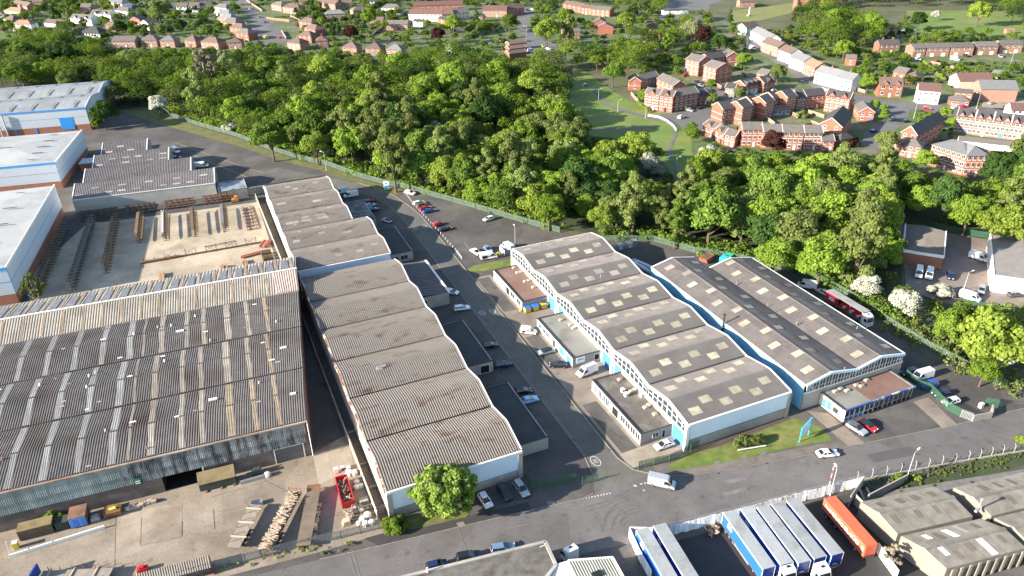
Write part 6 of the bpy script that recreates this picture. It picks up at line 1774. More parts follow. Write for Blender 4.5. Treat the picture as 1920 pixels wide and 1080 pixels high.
FC = [('hatch', 'white', 1058, 84, 1075, 94, 'white car below the tree at the top end of the park', 1), ('hatch', 'green', 1013, 85, 1022, 88, 'lime green car in the lay-by at the top of the park'), ('saloon', 'white', 1022, 89, 1035, 94, 'white car beside the lime green one in the lay-by'), ('van', 'white', 988, 94, 1003, 98, 'white van beside the striped garage block'),
 ('suv', 'white', 1268, 223, 1287, 216, 'white SUV on the estate road by the park railing'), ('hatch', 'silver', 1288, 205, 1300, 208, 'silver car on the drive of the brick block'), ('hatch', 'black', 1304, 204, 1320, 200, 'black car beside the silver one on the drive'), ('suv', 'black', 1302, 152, 1315, 157, 'black SUV below the brick tower blocks'), ('hatch', 'silver', 1308, 158, 1320, 163, 'silver car below the brick tower blocks'), ('saloon', 'red', 1276, 143, 1292, 139, 'red car beside the first brick tower block'),
 ('hatch', 'white', 1444, 170, 1455, 166, 'white car at the end of the garage terrace'), ('hatch', 'lightblue', 1408, 176, 1420, 172, 'pale blue car outside the garage terrace'), ('saloon', 'black', 1498, 152, 1512, 156, 'black saloon on the shop street'), ('saloon', 'white', 1536, 167, 1552, 169, 'white car parked by the gabled brick block'), ('van', 'white', 1402, 88, 1420, 94, 'white van parked on the shop street'), ('hatch', 'silver', 1376, 78, 1388, 81, 'silver car on the shop street near the copper tree'), ('hatch', 'white', 1341, 66, 1350, 68, 'white car at the top of the shop street'),
 ('hatch', 'red', 1733, 203, 1744, 204, 'red car on the through road by the white house'), ('hatch', 'silver', 1669, 224, 1681, 221, 'silver car on the estate road by the young trees'), ('hatch', 'black', 1693, 228, 1705, 226, 'black car on the estate road at the junction'), ('hatch', 'navy', 1632, 247, 1645, 245, 'dark blue car on the curving estate road'), ('hatch', 'blue', 1672, 268, 1687, 264, 'bright blue car beside the shrub bed'), ('saloon', 'white', 1786, 202, 1797, 200, 'white car in front of the small brick house'), ('hatch', 'red', 1802, 200, 1813, 199, 'red car in front of the small brick house'), ('hatch', 'silver', 1855, 194, 1864, 192, 'silver car on the concrete forecourt'), ('suv', 'black', 1883, 202, 1895, 200, 'black car with pale trailer on the concrete forecourt'),
 ('van', 'white', 1782, 110, 1800, 113, 'white van outside the linked brick houses'), ('saloon', 'white', 1715, 108, 1728, 113, 'white car on the drive of the first linked house'), ('hatch', 'red', 1752, 115, 1762, 113, 'red car on the drive of the second linked house'), ('suv', 'silver', 1872, 103, 1880, 109, 'silver car on the drive of the fourth linked house'), ('suv', 'black', 1806, 103, 1818, 107, 'dark car parked under the porch of the third linked house'),
 ('hatch', 'blue', 492, 43, 500, 40, 'blue car in the cul-de-sac'), ('hatch', 'red', 520, 72, 528, 68, 'red car in the turning circle of the cul-de-sac'), ('van', 'yellow', 496, 72, 502, 70, 'yellow skip-like van in the turning circle'), ('hatch', 'silver', 464, 15, 474, 19, 'silver car on the right kerb of the cul-de-sac'), ('hatch', 'grey', 482, 30, 491, 34, 'grey car lower down the right kerb of the cul-de-sac'), ('van', 'white', 453, 48, 466, 44, 'white van on the left side of the cul-de-sac'), ('hatch', 'lightblue', 438, 22, 448, 20, 'pale blue car at the top of the cul-de-sac'), ('hatch', 'navy', 462, 64, 484, 63, 'dark car on a drive beside the cul-de-sac'), ('suv', 'white', 995, 17, 1003, 19, 'white car by the brick terrace end at the top'), ('suv', 'navy', 985, 18, 991, 20, 'dark car by the brick terrace end at the top')]
for q in FC:
 pxcar(q[0], q[1], '', (q[2], q[3]), (q[4], q[5]), q[6], h=.6, simple=True)
# ---- lorries and trailers
M_TBLUE = mat('trailer_blue', (.02, .10, .46), rough=.4, var=.05)
M_TROOF = mat('trailer_roof', (.27, .285, .29), rough=.5, col2=(.2, .2, .19), mix=(.3, .5, .7), var=.1, scale=.5, orand=.12)
M_TNAVY = mat('trailer_front_navy', (.012, .03, .16), rough=.4, var=.05)
def wheels(r, xs, y_list, rad=.5, w=.32):
 me = MB().tube((-w / 2, 0, 0), (w / 2, 0, 0), rad, rad, 12, 0).tube((-w / 2 - .01, 0, 0), (w / 2 + .01, 0, 0), rad * .55, rad * .55, 8, 1).mesh('wheel', [M_TYRE, M_RIM])
 for y in y_list:
  for x in xs:
   inst('wheel', me, r, (x, y, rad))
def trailer(label, rear, front, group, logo=True):
 """rear, front: ground points of the body's middle line"""
 a, b = Vector(rear), Vector(front)
 d_ = (b - a).normalized()
 r = thing('lorry_trailer', label, 'trailer', (a.x, a.y, 0.03), math.atan2(d_.y, d_.x) - math.pi / 2, group)
 L = 13.6
 MB().box(-1.22, .12, 1.15, 1.22, L - .12, 3.95).obj('curtain', M_TBLUE, r)
 mb = MB()
 mb.box(-1.27, 0, 3.92, 1.27, L, 4.02, 0)
 for i in range(16):
  mb.box(-1.25, .3 + i * .84, 4.02, 1.25, .36 + i * .84, 4.04, 0)
 mb.obj('roof', M_TROOF, r)
 MB().box(-1.28, -.02, 3.8, -1.2, L + .02, 3.98).box(1.2, -.02, 3.8, 1.28, L + .02, 3.98).obj('cant_rail', M_FRAME, r)
 mb = MB()
 for x in (-1.25, 1.17):
  for y in (-.03, L - .07):
   mb.box(x, y, 1.05, x + .08, y + .1, 4.0)
 mb.obj('corner_post', M_FRAME, r)
 MB().box(-1.2, L - .1, 1.2, 1.2, L + .01, 3.9).obj('headboard', M_TNAVY, r)
 MB().box(-1.2, -.02, 1.2, 1.2, .1, 3.9).obj('rear_door', M_TNAVY, r)
 MB().box(-1.24, 0, 1.0, 1.24, L, 1.16).box(-.5, .5, .7, .5, L - .5, 1.0).obj('chassis', M_RACK, r)
 MB().box(-1.2, 4.6, .45, -1.14, 9.6, .95).box(1.14, 4.6, .45, 1.2, 9.6, .95).obj('side_guard', M_STEEL, r)
 wheels(r, (-1.02, 1.02), (1.6, 2.9, 4.2))
 for x in (-.8, .8):
  MB().box(x - .08, L - 3, 0, x + .08, L - 2.8, 1.0).obj('landing_leg', M_STEEL, r)
 if logo:
  MB().prof([(2.0, 2.2), (3.4, 2.2), (3.6, 2.8), (3.2, 3.3), (2.6, 3.1), (2.2, 3.4), (1.9, 2.8)], 1.225, 1.26, 0).obj('logo', M_FRAME, r)
 MB().box(-.3, L + .01, 1.5, .6, L + .03, 1.62).obj('lettering_bar', M_FRAME, r)
 return r
TG = 'blue curtain-sided trailers in the trailer yard'
tr_ = []
t4 = lambda c, p, q: (Vector(k(c, *p, 4)) + Vector(k(c, *q, 4))) / 2
for i, (rr, ff, lb) in enumerate((
  (t4('c7', (440, 735), (555, 715)), None, 'blue trailer with pale roof against the hoarding, leftmost of the seven'),
  (t4('c7', (570, 700), (680, 685)), None, 'blue trailer second from the left, its front beyond the bottom edge'),
  (t4('c7', (1090, 600), (1205, 588)), (t4('c7', (1400, 1018), (1490, 1005))), 'blue trailer showing its lit side with white logo, third from the left'),
  (t4('c7', (1215, 570), (1340, 560)), t4('c7', (1535, 985), (1618, 968)), 'blue trailer fourth from the left, right of the lit white-logo side'),
  (t4('c7', (1350, 560), (1450, 550)), t4('c7', (1655, 975), (1762, 955)), 'blue trailer in the middle of the right-hand five, white tractor beside it'),
  (t4('c7', (1450, 535), (1560, 520)), t4('c7', (1775, 935), (1865, 910)), 'blue trailer second from the right of the row'),
  (t4('c8', (130, 510), (235, 502)), t4('c8', (468, 910), (555, 890)), 'blue trailer rightmost of the row, next to the orange container'))):
 if ff is None:
  ff = rr + Vector((-1.75, -13.6)).normalized() * 13.6
 trailer(lb, rr, ff, TG, True)
def tractor(label, front, heading, colr='white', axles=3, group=None):
 """front: ground point at the middle of the cab's nose; heading in radians (0 = +y)"""
 r = thing('lorry_tractor', label, 'lorry', (*front, .03), heading, group)
 mb = MB()
 ring(mb, [(0, .6), (0, 1.7), (-.35, 2.9), (-.5, 3.3), (-1.5, 3.65), (-2.15, 3.75), (-2.2, .9), (-1.8, .6)], 1.2, lambda z: 1.22 - .05 * max(0, z - 2), 0)
 mb.obj('cab', PAINT[colr], r)
 MB().face([(-1.05, .015, 1.75), (1.05, .015, 1.75), (1.0, -.31, 2.85), (-1.0, -.31, 2.85)][::-1]).box(-1.245, -1.2, 1.75, -1.225, -.25, 2.6).box(1.225, -1.2, 1.75, 1.245, -.25, 2.6).obj('windows', M_CGLASS, r)
 MB().box(-.3, -1.45, 3.62, .3, -1.0, 3.7).obj('roof_hatch', M_TRIM, r)
 MB().box(-1.22, -.05, .35, 1.22, .06, .9).obj('bumper', PAINT[colr], r)
 MB().box(-.45, -6.0, .6, -.25, -1.9, .9).box(.25, -6.0, .6, .45, -1.9, .9).box(-.45, -4.6, .9, .45, -3.6, 1.05).obj('chassis', M_RACK, r)
 for s in (-1, 1):
  MB().box(s * 1.0 - .22, .03, .95, s * 1.0 + .22, .08, 1.2).obj('headlight', M_HEAD, r)
  MB().box(s * 1.4 - .12, -.35, 1.8, s * 1.4 + .12, -.2, 2.5).obj('mirror', M_TRIM, r)
 wheels(r, (-1.02, 1.02), (-1.35, -4.1) if axles == 2 else (-1.35, -3.6, -4.9))
 return r
tractor('white lorry tractor under the middle blue trailer, left of two', k('c8', 175, 1085, 2.5), math.pi - .13)
tractor('white lorry tractor at the front of the trailer row, right of two', k('c8', 435, 1085, 2.5), math.pi - .13)
q = k('c6', 1870, 860, 3.4)
t = tractor('white lorry tractor with red chassis behind the pitched shed', (q[0] - .1, q[1] + .8), .1, axles=2)
MB().box(-.9, -6.0, .9, .9, -2.4, 1.2).obj('bed', mat('chassis_red', (.2, .02, .03)), t)
M_ORANGE = mat('orange_container', (.50, .115, .055), col2=(.40, .10, .05), mix=(.4, .5, .7), var=.1, rough=.55)
M_ORANGED = mat('container_bogie_red', (.16, .03, .025), var=.15)
a, b = t4('c8', (415, 490), (515, 475)), t4('c8', (703, 820), (800, 800))
d_ = (b - a).normalized()
rot = math.atan2(d_.y, d_.x) - math.pi / 2
r = thing('skeletal_trailer', 'red skeletal trailer under the orange shipping container', 'trailer', (a.x, a.y, .03), rot)
MB().box(-.5, .2, .95, -.3, 12.3, 1.2).box(.3, .2, .95, .5, 12.3, 1.2).box(-1.2, .1, 1.05, 1.2, .4, 1.2).box(-1.2, 11.8, 1.05, 1.2, 12.3, 1.2).obj('chassis', M_ORANGED, r)
wheels(r, (-1.02, 1.02), (1.6, 2.9, 4.2))
for x in (-.8, .8):
 MB().box(x - .08, 9.5, 0, x + .08, 9.7, 1.0).obj('landing_leg', M_STEEL, r)
MB().box(-1.2, 4.6, .45, -1.14, 9.0, .95).obj('side_guard', M_ORANGED, r)
r = thing('shipping_container', 'orange shipping container with white lettering on its sunlit side', 'container', (a.x, a.y, 1.23), rot)
L = 12.2
mb = MB()
for i in range(44):
 y0 = .1 + i * (L - .2) / 44
 mb.box(-1.2 + (.03 if i % 2 else 0), y0, .15, 1.2 - (.03 if i % 2 else 0), y0 + (L - .2) / 44, 2.55)
mb.obj('side_panels', M_ORANGE, r)
mb = MB().box(-1.2, .05, 2.55, 1.2, L - .05, 2.64)
for i in range(30):
 mb.box(-1.1, .2 + i * .4, 2.64, 1.1, .35 + i * .4, 2.66)
mb.obj('roof', M_ORANGE, r)
mb = MB()
for x in (-1.22, 1.08):
 for y in (-.01, L - .13):
  mb.box(x, y, 0, x + .14, y + .14, 2.66)
 mb.box(x, .1, 0, x + .14, L - .1, .16).box(x, .1, 2.5, x + .14, L - .1, 2.66)
mb.obj('frame', M_ORANGE, r)
mb = MB().box(-1.1, L - .08, .1, 1.1, L - .02, 2.55)
for i in range(9):
 mb.box(-1.02 + .25 * i, L - .02, .15, -.92 + .25 * i, L + .04, 2.5)
mb.obj('end_door', M_ORANGE, r)
for body, y, sz in (('HAMBURG', 3.4, 1.15), ('SÜD', 9.3, 1.3)):
 text('lettering', body, sz, M_WHITE, r, (1.225, y, 1.4), (math.pi / 2, 0, math.pi / 2))
MB().prof([(6.6, .9), (7.4, 1.3), (7.1, 2.0), (6.3, 1.6)], 1.22, 1.235, 0).prof([(7.2, .7), (7.9, 1.1), (7.7, 1.5), (7.35, 1.3)], 1.22, 1.235, 0).obj('emblem', M_WHITE, r)
MB().box(1.22, 11.3, .9, 1.235, 11.8, 1.9).obj('plate', M_WHITE, r)
q0, q1 = Vector(g2(1556, 543, 4)), Vector(g2(1622, 583, 4))
d_ = (q1 - q0).normalized()
rot = math.atan2(d_.y, d_.x) - math.pi / 2
L = 13.6
r = thing('lorry_trailer', 'red and grey curtain-sided trailer with its side curtain pulled open', 'trailer', (q0.x, q0.y, .03), rot)
M_RCURT = mat('red_curtain', (.48, .02, .035), var=.08)
MB().box(-1.27, 0, 3.92, 1.27, L, 4.02).obj('roof', M_TROOF, r)
MB().box(-1.22, .1, 1.15, -1.15, L - .1, 3.92).obj('far_curtain', M_RCURT, r)
MB().box(-1.2, L - .15, 1.15, 1.2, L, 3.92).obj('headboard', M_TRIM, r)
MB().box(-1.25, 0, 1.0, 1.25, L, 1.16).obj('deck', M_RACK, r)
mb = MB()
for i in range(8):
 u, w = 1.24 + .08 * (i % 2), 1.24 + .08 * ((i + 1) % 2)
 mb.face([(u, .1 + .5 * i, 1.15), (w, .6 + .5 * i, 1.15), (w, .6 + .5 * i, 3.9), (u, .1 + .5 * i, 3.9)])
mb.obj('gathered_curtain', M_RCURT, r)
MB().box(1.33, 1.5, 2.0, 1.35, 3.4, 3.0).obj('logo', M_FRAME, r)
mb = MB()
for y in (0, 4.5, 9, L - .1):
 mb.box(1.15, y, 1.15, 1.25, y + .1, 3.92)
mb.obj('post', M_STEEL, r)
for i in range(9):
 MB().box(-1.0 + rnd.uniform(0, .4), 4.8 + i * .9, 1.18, .3 + rnd.uniform(0, .5), 5.5 + i * .9, 1.35 + rnd.uniform(.05, .5)).obj('load', (M_RCURT, M_BAG, M_RACK)[i % 3], r)
wheels(r, (-1.02, 1.02), (1.6, 2.9, 4.2))
tractor('white lorry tractor coupled to the red curtain-sided trailer', tuple(q0 + d_ * 15.4), rot, axles=2)
def flatbed(label, a, b, w, deckm, stakes=True):
 a, b = Vector(a), Vector(b)
 d_ = b - a
 L = d_.length
 r = thing('flatbed_trailer', label, 'trailer', (*a, .03), math.atan2(d_.y, d_.x) - math.pi / 2)
 n = 6
 for i in range(n):
  MB().box(-w / 2, L * i / n + .02, 1.2, w / 2, L * (i + 1) / n - .02, 1.32).obj('deck_panel', deckm, r)
 MB().box(-.5, .2, .8, -.3, L - .2, 1.2).box(.3, .2, .8, .5, L - .2, 1.2).obj('chassis', M_RACK, r)
 wheels(r, (-w / 2 + .2, w / 2 - .2), (1.6, 2.9, 4.2))
 if stakes:
  for i in range(n):
   for x in (-w / 2, w / 2):
    MB().box(x - .05, L * (i + .5) / n, 1.2, x + .05, L * (i + .5) / n + .1, 2.2).obj('stake', M_RUSTY, r)
  for i in (1, 3, 5):
   MB().box(-w / 2 - .3, L * (i + .3) / n, 1.34, w / 2 + .3, L * (i + .3) / n + .25, 1.5).obj('bearer', M_TIMBER, r)
 return r
M_DECK = mat('grey_deck', (.23, .20, .165), var=.2, scale=.6)
M_BDECK = mat('brown_deck', (.165, .125, .09), col2=(.12, .09, .07), var=.2, scale=.6)
flatbed('empty grey flatbed with stakes and cross bearers in the concrete yard', k('d5', 560, 1100), k('d5', 730, 780), 2.5, M_DECK)
mbx = tag(MB().box(-1.1, -.6, 0, 1.1, .6, .8).box(-1.1, -.6, .8, -1, .6, 1.4).obj('crate', M_STEEL, None, (*k('d5', 730, 745), 0)), 'pale crate on its own at the head of the empty flatbed', 'crate')
r = flatbed('flatbed trailer carrying a long heap of split logs', k('d5', 790, 1090, 1.3), k('d5', 1015, 660, 1.3), 2.5, M_RUSTY, False)
fr = Vector(k('d5', 790, 1090, 1.3)), Vector(k('d5', 1015, 660, 1.3))
Lf = (fr[1] - fr[0]).length
MB().box(-1.3, Lf, 1.2, -1.1, Lf + .1, 2.8).box(-.5, Lf, 1.2, -.3, Lf + .1, 2.8).box(.3, Lf, 1.2, .5, Lf + .1, 2.8).box(1.1, Lf, 1.2, 1.3, Lf + .1, 2.8).box(-1.3, Lf, 2.4, 1.3, Lf + .1, 2.6).obj('headboard', M_RUSTY, r)
d_ = (fr[1] - fr[0])
lg = thing('log_load', 'long heap of pale split logs stacked on the flatbed trailer', 'logs', (*fr[0], 1.36), math.atan2(d_.y, d_.x) - math.pi / 2)
M_LOG = mat('split_log', (.42, .34, .25), col2=(.22, .16, .11), mix=(.9, .45, .6), var=.3, scale=2)
for i in range(170):
 y = Lf * rnd.random()
 x = rnd.uniform(-.5, .5)
 a_ = rnd.gauss(0, .35)
 L2 = rnd.uniform(1.4, 2.3)
 z = rnd.uniform(.1, .75)
 MB().beam((x - L2 / 2 * math.cos(a_), y - L2 / 2 * math.sin(a_), z), (x + L2 / 2 * math.cos(a_), y + L2 / 2 * math.sin(a_), z + rnd.uniform(-.12, .12)), rnd.uniform(.14, .26), rnd.uniform(.12, .2)).obj('log', M_LOG, lg)
r = flatbed('long brown-decked flatbed trailer with rusty headboard, near the red skip', k('d5', 1075, 1050, 1.3), k('d5', 1155, 625, 1.3), 2.6, M_BDECK, False)
Lf = (Vector(k('d5', 1155, 625, 1.3)) - Vector(k('d5', 1075, 1050, 1.3))).length
MB().box(-1.3, Lf - .6, 1.32, 1.3, Lf + .3, 1.9).box(-1.3, Lf, 1.9, 1.3, Lf + .3, 2.2).obj('headboard', M_RUSTY, r)
for i in range(5):
 MB().box(1.4, 2 + i * 2, .5, 1.9, 3.0 + i * 2, .75).obj('timber', M_TIMBER, r)
r = thing('covered_stack', 'long stack roofed with grey corrugated sheets at the bottom edge of the yard', 'stack', (*k('d4', 1020, 1080, 2), 0), math.radians(0))
o = Vector(k('d4', 1020, 1080, 2))
e0, e1, e2, e3 = [Vector((*(Vector(k('d4', *q, 2)) - o), 2.0)) for q in ((1020, 1065), (1570, 925), (1590, 1015), (1040, 1160))]
for i in range(6):
 MB().corr([e0.lerp(e1, i / 6), e3.lerp(e2, i / 6)], [e0.lerp(e1, (i + .98) / 6), e3.lerp(e2, (i + .98) / 6)], .4, .08).obj('roof_sheet', M_DECK, r)
MB().face([(e1.x, e1.y, 0), (e2.x, e2.y, 0), tuple(e2 - Vector((0, 0, .1))), tuple(e1 - Vector((0, 0, .1)))]).face([(e0.x, e0.y, 0), (e1.x, e1.y, 0), tuple(e1 - Vector((0, 0, .1))), tuple(e0 - Vector((0, 0, .1)))]).obj('side', M_REDSKIP, r)
r = flatbed('flatbed with deep blue headboard at the bottom left corner of the yard', k('d4', 830, 1060, 1.3), k('d4', 300, 1085, 1.3), 2.5, M_DECK, True)
Lf = (Vector(k('d4', 830, 1060, 1.3)) - Vector(k('d4', 300, 1085, 1.3))).length
MB().box(-1.3, Lf + .5, 1.0, 1.3, Lf + .8, 3.2).obj('headboard', mat('deep_blue_board', (.02, .05, .25)), r)
tag(MB().box(-.9, -.5, 0, .9, .5, .8).box(-.5, -.4, .8, .3, .4, 1.2).obj('engine_block', M_REDSKIP, None, (*k('d4', 1075, 1040), 0)), 'red machine part lying beside the sheet-covered stack', 'machine part')
# ---------------------------------------------------------------- houses beyond the wood
HM = dict(r=mat('house_brick', orand=.16, col=(.235, .10, .068), var=.12, scale=.4, fine=.12), o=mat('orange_brick', orand=.16, col=(.27, .10, .067), var=.08, scale=.4), p=mat('pale_brick', orand=.16, col=(.25, .145, .11), var=.1, scale=.4), b=mat('brown_brick', orand=.16, col=(.17, .085, .06), var=.12, scale=.4), w=M_WHITE, c=mat('cream_house', orand=.16, col=(.46, .37, .29), var=.06), g=mat('grey_render', orand=.16, col=(.30, .28, .26), var=.1))
RM = dict(g=mat('grey_tiles', orand=.16, col=(0.111, 0.100, 0.092), var=.15, scale=.6), d=mat('dark_tiles', orand=.16, col=(0.056, 0.053, 0.056), var=.15, scale=.6), b=mat('brown_tiles', orand=.16, col=(0.122, 0.085, 0.070), var=.15, scale=.6), t=mat('terracotta_tiles', orand=.16, col=(0.252, 0.141, 0.092), var=.15, scale=.6), s=mat('slate', orand=.16, col=(0.141, 0.144, 0.148), var=.1, scale=.6), m=mat('maroon_tiles', orand=.16, col=(0.111, 0.063, 0.056), var=.12, scale=.6))
M_BAND = mat('pale_band', (.46, .37, .31), var=.05)
WMESH = {}
def win_mesh(w, h):
 key = (w, h)
 if key not in WMESH:
  mb = MB().box(-w / 2, -.05, 0, w / 2, .02, h, 0)
  for sx in (-1, 1):
   a, b = sorted((sx * .04, sx * (w / 2 - .09)))
   mb.box(a, -.07, .1, b, -.045, h - .1, 1)
  mb.box(-w / 2 - .08, -.12, -.1, w / 2 + .08, .02, 0, 0)
  WMESH[key] = mb.mesh('window', [M_FRAME, M_GLASS])
 return WMESH[key]
def house(label, p1, p2, h, W, wall='r', roof='g', kind='gable', rise=2.6, rows=2, cols=3, chim=0, bands=False, side=0, wsize=(1.25, 1.25), gar=0, cat='house', gablets=0, name=None, group=None, door=True, end_w=None):
 a, b = g(p1[0], p1[1], h), g(p2[0], p2[1], h)
 d_ = (b - a).to_2d()
 L = d_.length
 r = thing(name or 'house', label, cat, (a.x, a.y, 0), math.atan2(d_.y, d_.x), group)
 wm, rm = HM[wall], RM[roof]
 mb = MB().box(0, 0, 0, L, W, h)
 e = .35
 RT = []
 if kind == 'gable':
  for x in (0, L):
   mb.face([(x, 0, h), (x, W, h), (x, W / 2, h + rise)] if x else [(x, W, h), (x, 0, h), (x, W / 2, h + rise)])
  s = rise / (W / 2)
  for sg in (0, 1):
   y0, y1 = (-e, W / 2) if sg == 0 else (W + e, W / 2)
   q = [(-.2, y0, h - e * s + .05), (L + .2, y0, h - e * s + .05), (L + .2, y1, h + rise + .05), (-.2, y1, h + rise + .05)]
   RT.append(q)
 elif kind == 'front':
  mb.face([(0, 0, h), (L, 0, h), (L / 2, 0, h + rise)])
  mb.face([(L, W, h), (0, W, h), (L / 2, W, h + rise)])
  s = rise / (L / 2)
  for sg in (0, 1):
   x0, x1 = (-e, L / 2) if sg == 0 else (L + e, L / 2)
   RT.append([(x0, -.25, h - e * s + .05), (x0, W + .2, h - e * s + .05), (x1, W + .2, h + rise + .05), (x1, -.25, h + rise + .05)])
 elif kind == 'hip':
  m = min(L, W) / 2
  if L >= W:
   A_, B_ = (m, W / 2, h + rise), (L - m, W / 2, h + rise)
  else:
   A_, B_ = (L / 2, m, h + rise), (L / 2, W - m, h + rise)
  c = [(-e, -e, h - .1), (L + e, -e, h - .1), (L + e, W + e, h - .1), (-e, W + e, h - .1)]
  if L >= W:
   RT = [[c[0], c[1], B_, A_], [c[1], c[2], B_], [c[2], c[3], A_, B_], [c[3], c[0], A_]]
  else:
   RT = [[c[0], c[1], A_], [c[1], c[2], B_, A_], [c[2], c[3], B_], [c[3], c[0], A_, B_]]
 else:
  RT = [[(-.15, -.15, h + .05), (L + .15, -.15, h + .05), (L + .15, W + .15, h + .05), (-.15, W + .15, h + .05)]]
 mb.obj('wall', wm, r)
 for q in RT:
  q = [Vector(v) for v in q]
  n = (q[1] - q[0]).cross(q[2] - q[0]).normalized() * (.12 if (q[1] - q[0]).cross(q[2] - q[0]).z > 0 else -.12)
  t = MB()
  i = len(q)
  t.v = [tuple(v) for v in q] + [tuple(v + n) for v in q]
  t.f = [tuple(range(i)), tuple(range(2 * i - 1, i - 1, -1))] + [(j, (j + 1) % i, i + (j + 1) % i, i + j) for j in range(i)]
  t.m = [0] * len(t.f)
  t.obj('roof', rm, r)
 if kind in ('gable', 'front') and bands:
  t = MB()
  for q in RT:
   if kind == 'gable':
    t.beam(q[0], q[3], .25, .3).beam(q[1], q[2], .25, .3)
   else:
    t.beam(q[0], q[3], .25, .3)
  t.obj('bargeboard', M_BAND, r)
 sh = h / max(1, rows)
 wm_ = win_mesh(*wsize)
 for rr in range(rows):
  for cc in range(cols):
   x = L * (cc + .5) / cols
   if gar and rr == 0:
    continue
   if rr == 0 and door and cc == cols // 2 and cols > 1:
    MB().box(x - .5, -.06, 0, x + .5, .02, 2.1).obj('door', (M_FRAME, M_BDOOR, M_TRIM, M_FRAME)[(int(p1[0]) + cc) % 4], r)
    continue
   inst('window', wm_, r, (x, 0, sh * rr + sh * .38))
 for s_ in range(side):
  for rr in range(rows):
   for x, ro in ((0, -math.pi / 2), (L, math.pi / 2)):
    inst('window', wm_, r, (x, W * (s_ + 1) / (side + 1), sh * rr + sh * .38), ro)
 for i in range(gar):
  x = L * (i + .5) / gar
  MB().box(x - 1.2, -.08, 0, x + 1.2, .02, 2.1).obj('garage_door', M_FRAME, r)
 if bands:
  t = MB()
  for rr in range(1, rows):
   z = sh * rr
   t.box(-.04, -.05, z - .15, L + .04, 0, z + .1).box(-.05, 0, z - .15, 0, W, z + .1).box(L, 0, z - .15, L + .05, W, z + .1)
  t.obj('band', M_BAND, r)
 for i in range(gablets):
  x = L * (i + .5) / gablets
  w = min(3.6, L / gablets * .8) / 2
  MB().face([(x - w, -.12, h), (x + w, -.12, h), (x, -.12, h + 1.9)]).box(x - w, -.12, h - .6, x + w, 0, h).obj('gablet', wm, r)
  MB().face([(x - w - .2, -.3, h - .15), (x - w - .2, W * .3, h - .15), (x, W * .42, h + 2.05), (x, -.3, h + 2.05)]).face([(x + w + .2, -.3, h - .15), (x, -.3, h + 2.05), (x, W * .42, h + 2.05), (x + w + .2, W * .3, h - .15)]).obj('gablet_roof', rm, r)
 zr = h + rise
 for i in range(chim):
  x = L * ((i + .5) / chim if chim > 1 else .5)
  cst = MB().box(x - .5, W / 2 - .4, zr - .8, x + .5, W / 2 + .4, zr + 1.1).obj('chimney', HM['b'] if wall != 'o' else wm, r)
  for q in (-.22, .22):
   MB().tube((x + q, W / 2, zr + 1.1), (x + q, W / 2, zr + 1.45), .13, .11, 6).obj('chimney_pot', RM['t'], cst)
 return r
H = house
H('white-walled house with peach hipped roof beside the dark hedge, far left', (21, 46), (57, 46), 5.2, 9, 'w', 't', 'hip', 2.8, cols=4, side=1, chim=1)
H('house with brown hipped roof just left of the peach-roofed white one', (6, 36), (24, 38), 5.2, 9, 'w', 'b', 'hip', 2.8, cols=2)
H('house with peach roof behind the brown hipped one at the left edge', (8, 20), (38, 23), 5.2, 9, 'w', 't', 'hip', 2.8, cols=3)
H('brown-roofed brick house at the very top left', (22, 6), (50, 12), 5.2, 9, 'p', 'b', 'gable', 2.6, cols=3)
H('house with terracotta roof cut by the left edge', (-12, 28), (5, 27), 5.2, 9, 'w', 't', 'hip', 2.8, cols=2)
H('white twin-gabled semi behind the bungalows, left one', (131, 34), (170, 36), 5.4, 9, 'w', 'g', 'gable', 2.8, cols=4, gablets=2, chim=1)
H('pale blue and white twin-gabled semi, right of the white one', (169, 26), (206, 27), 5.4, 9, 'w', 'g', 'gable', 2.8, cols=4, gablets=2, chim=1)
H('white house with grey roof above the brick pair, upper left', (214, 19), (240, 22), 5.4, 9, 'w', 'g', 'hip', 2.6, cols=3)
H('white house with slate roof at the top beside the tall tree', (200, 3), (228, 7), 5.4, 9, 'w', 's', 'hip', 2.6, cols=3)
H('small dark brick gabled house in front of the white ones, upper left', (242, 36), (262, 37), 5.2, 8, 'r', 'd', 'front', 2.4, cols=2)
H('white gable-ended house beside the dark brick gable, with a low garage', (263, 42), (278, 45), 5, 9, 'w', 'd', 'front', 2.6, cols=1)
H('grey flat-fronted garage with brown roof below the white gable', (265, 47), (285, 48), 2.6, 5, 'g', 'g', 'gable', 1.2, 1, 1, door=False)
H('dark brick house half hidden by the round dark tree, upper left', (196, 46), (214, 47), 5.2, 8, 'b', 'b', 'hip', 2.6, cols=2)
H('bungalow with dark pyramid roof and glazed white front at the wood edge', (148, 62), (186, 63), 2.8, 13, 'w', 'd', 'hip', 3.6, 1, 7, wsize=(1.6, 1.6), door=False)
H('dark-roofed bungalow behind the tree crowns at the wood edge', (107, 63), (140, 65), 2.8, 11, 'w', 'd', 'hip', 3.2, 1, 4)
H('small brown-roofed bungalow left of the dark pyramid roof', (82, 43), (113, 45), 2.8, 9, 'w', 'b', 'gable', 2.4, 1, 4)
H('long low grey-roofed garage court at the left wood edge', (37, 74), (80, 71), 2.6, 8, 'g', 'g', 'flat', 0, 1, 5, door=False)
H('long pink-brick house block with grey gabled roof at the wood edge', (209, 77), (252, 77), 5.0, 9, 'p', 'g', 'gable', 2.6, cols=6, chim=0)
H('pink-brick house with hipped grey roof, right of the long block', (262, 75), (293, 75), 5.0, 9, 'p', 'g', 'hip', 2.6, cols=4, chim=1)
H('pink-brick house with hipped slate roof, next to the right again', (299, 76), (326, 76), 5.0, 9, 'p', 's', 'hip', 2.6, cols=3, chim=1)
H('brick house with hipped brown roof at the wood edge, left of the peach-brick pair', (345, 75), (366, 76), 5.0, 9, 'p', 'b', 'hip', 2.6, cols=3, chim=1)
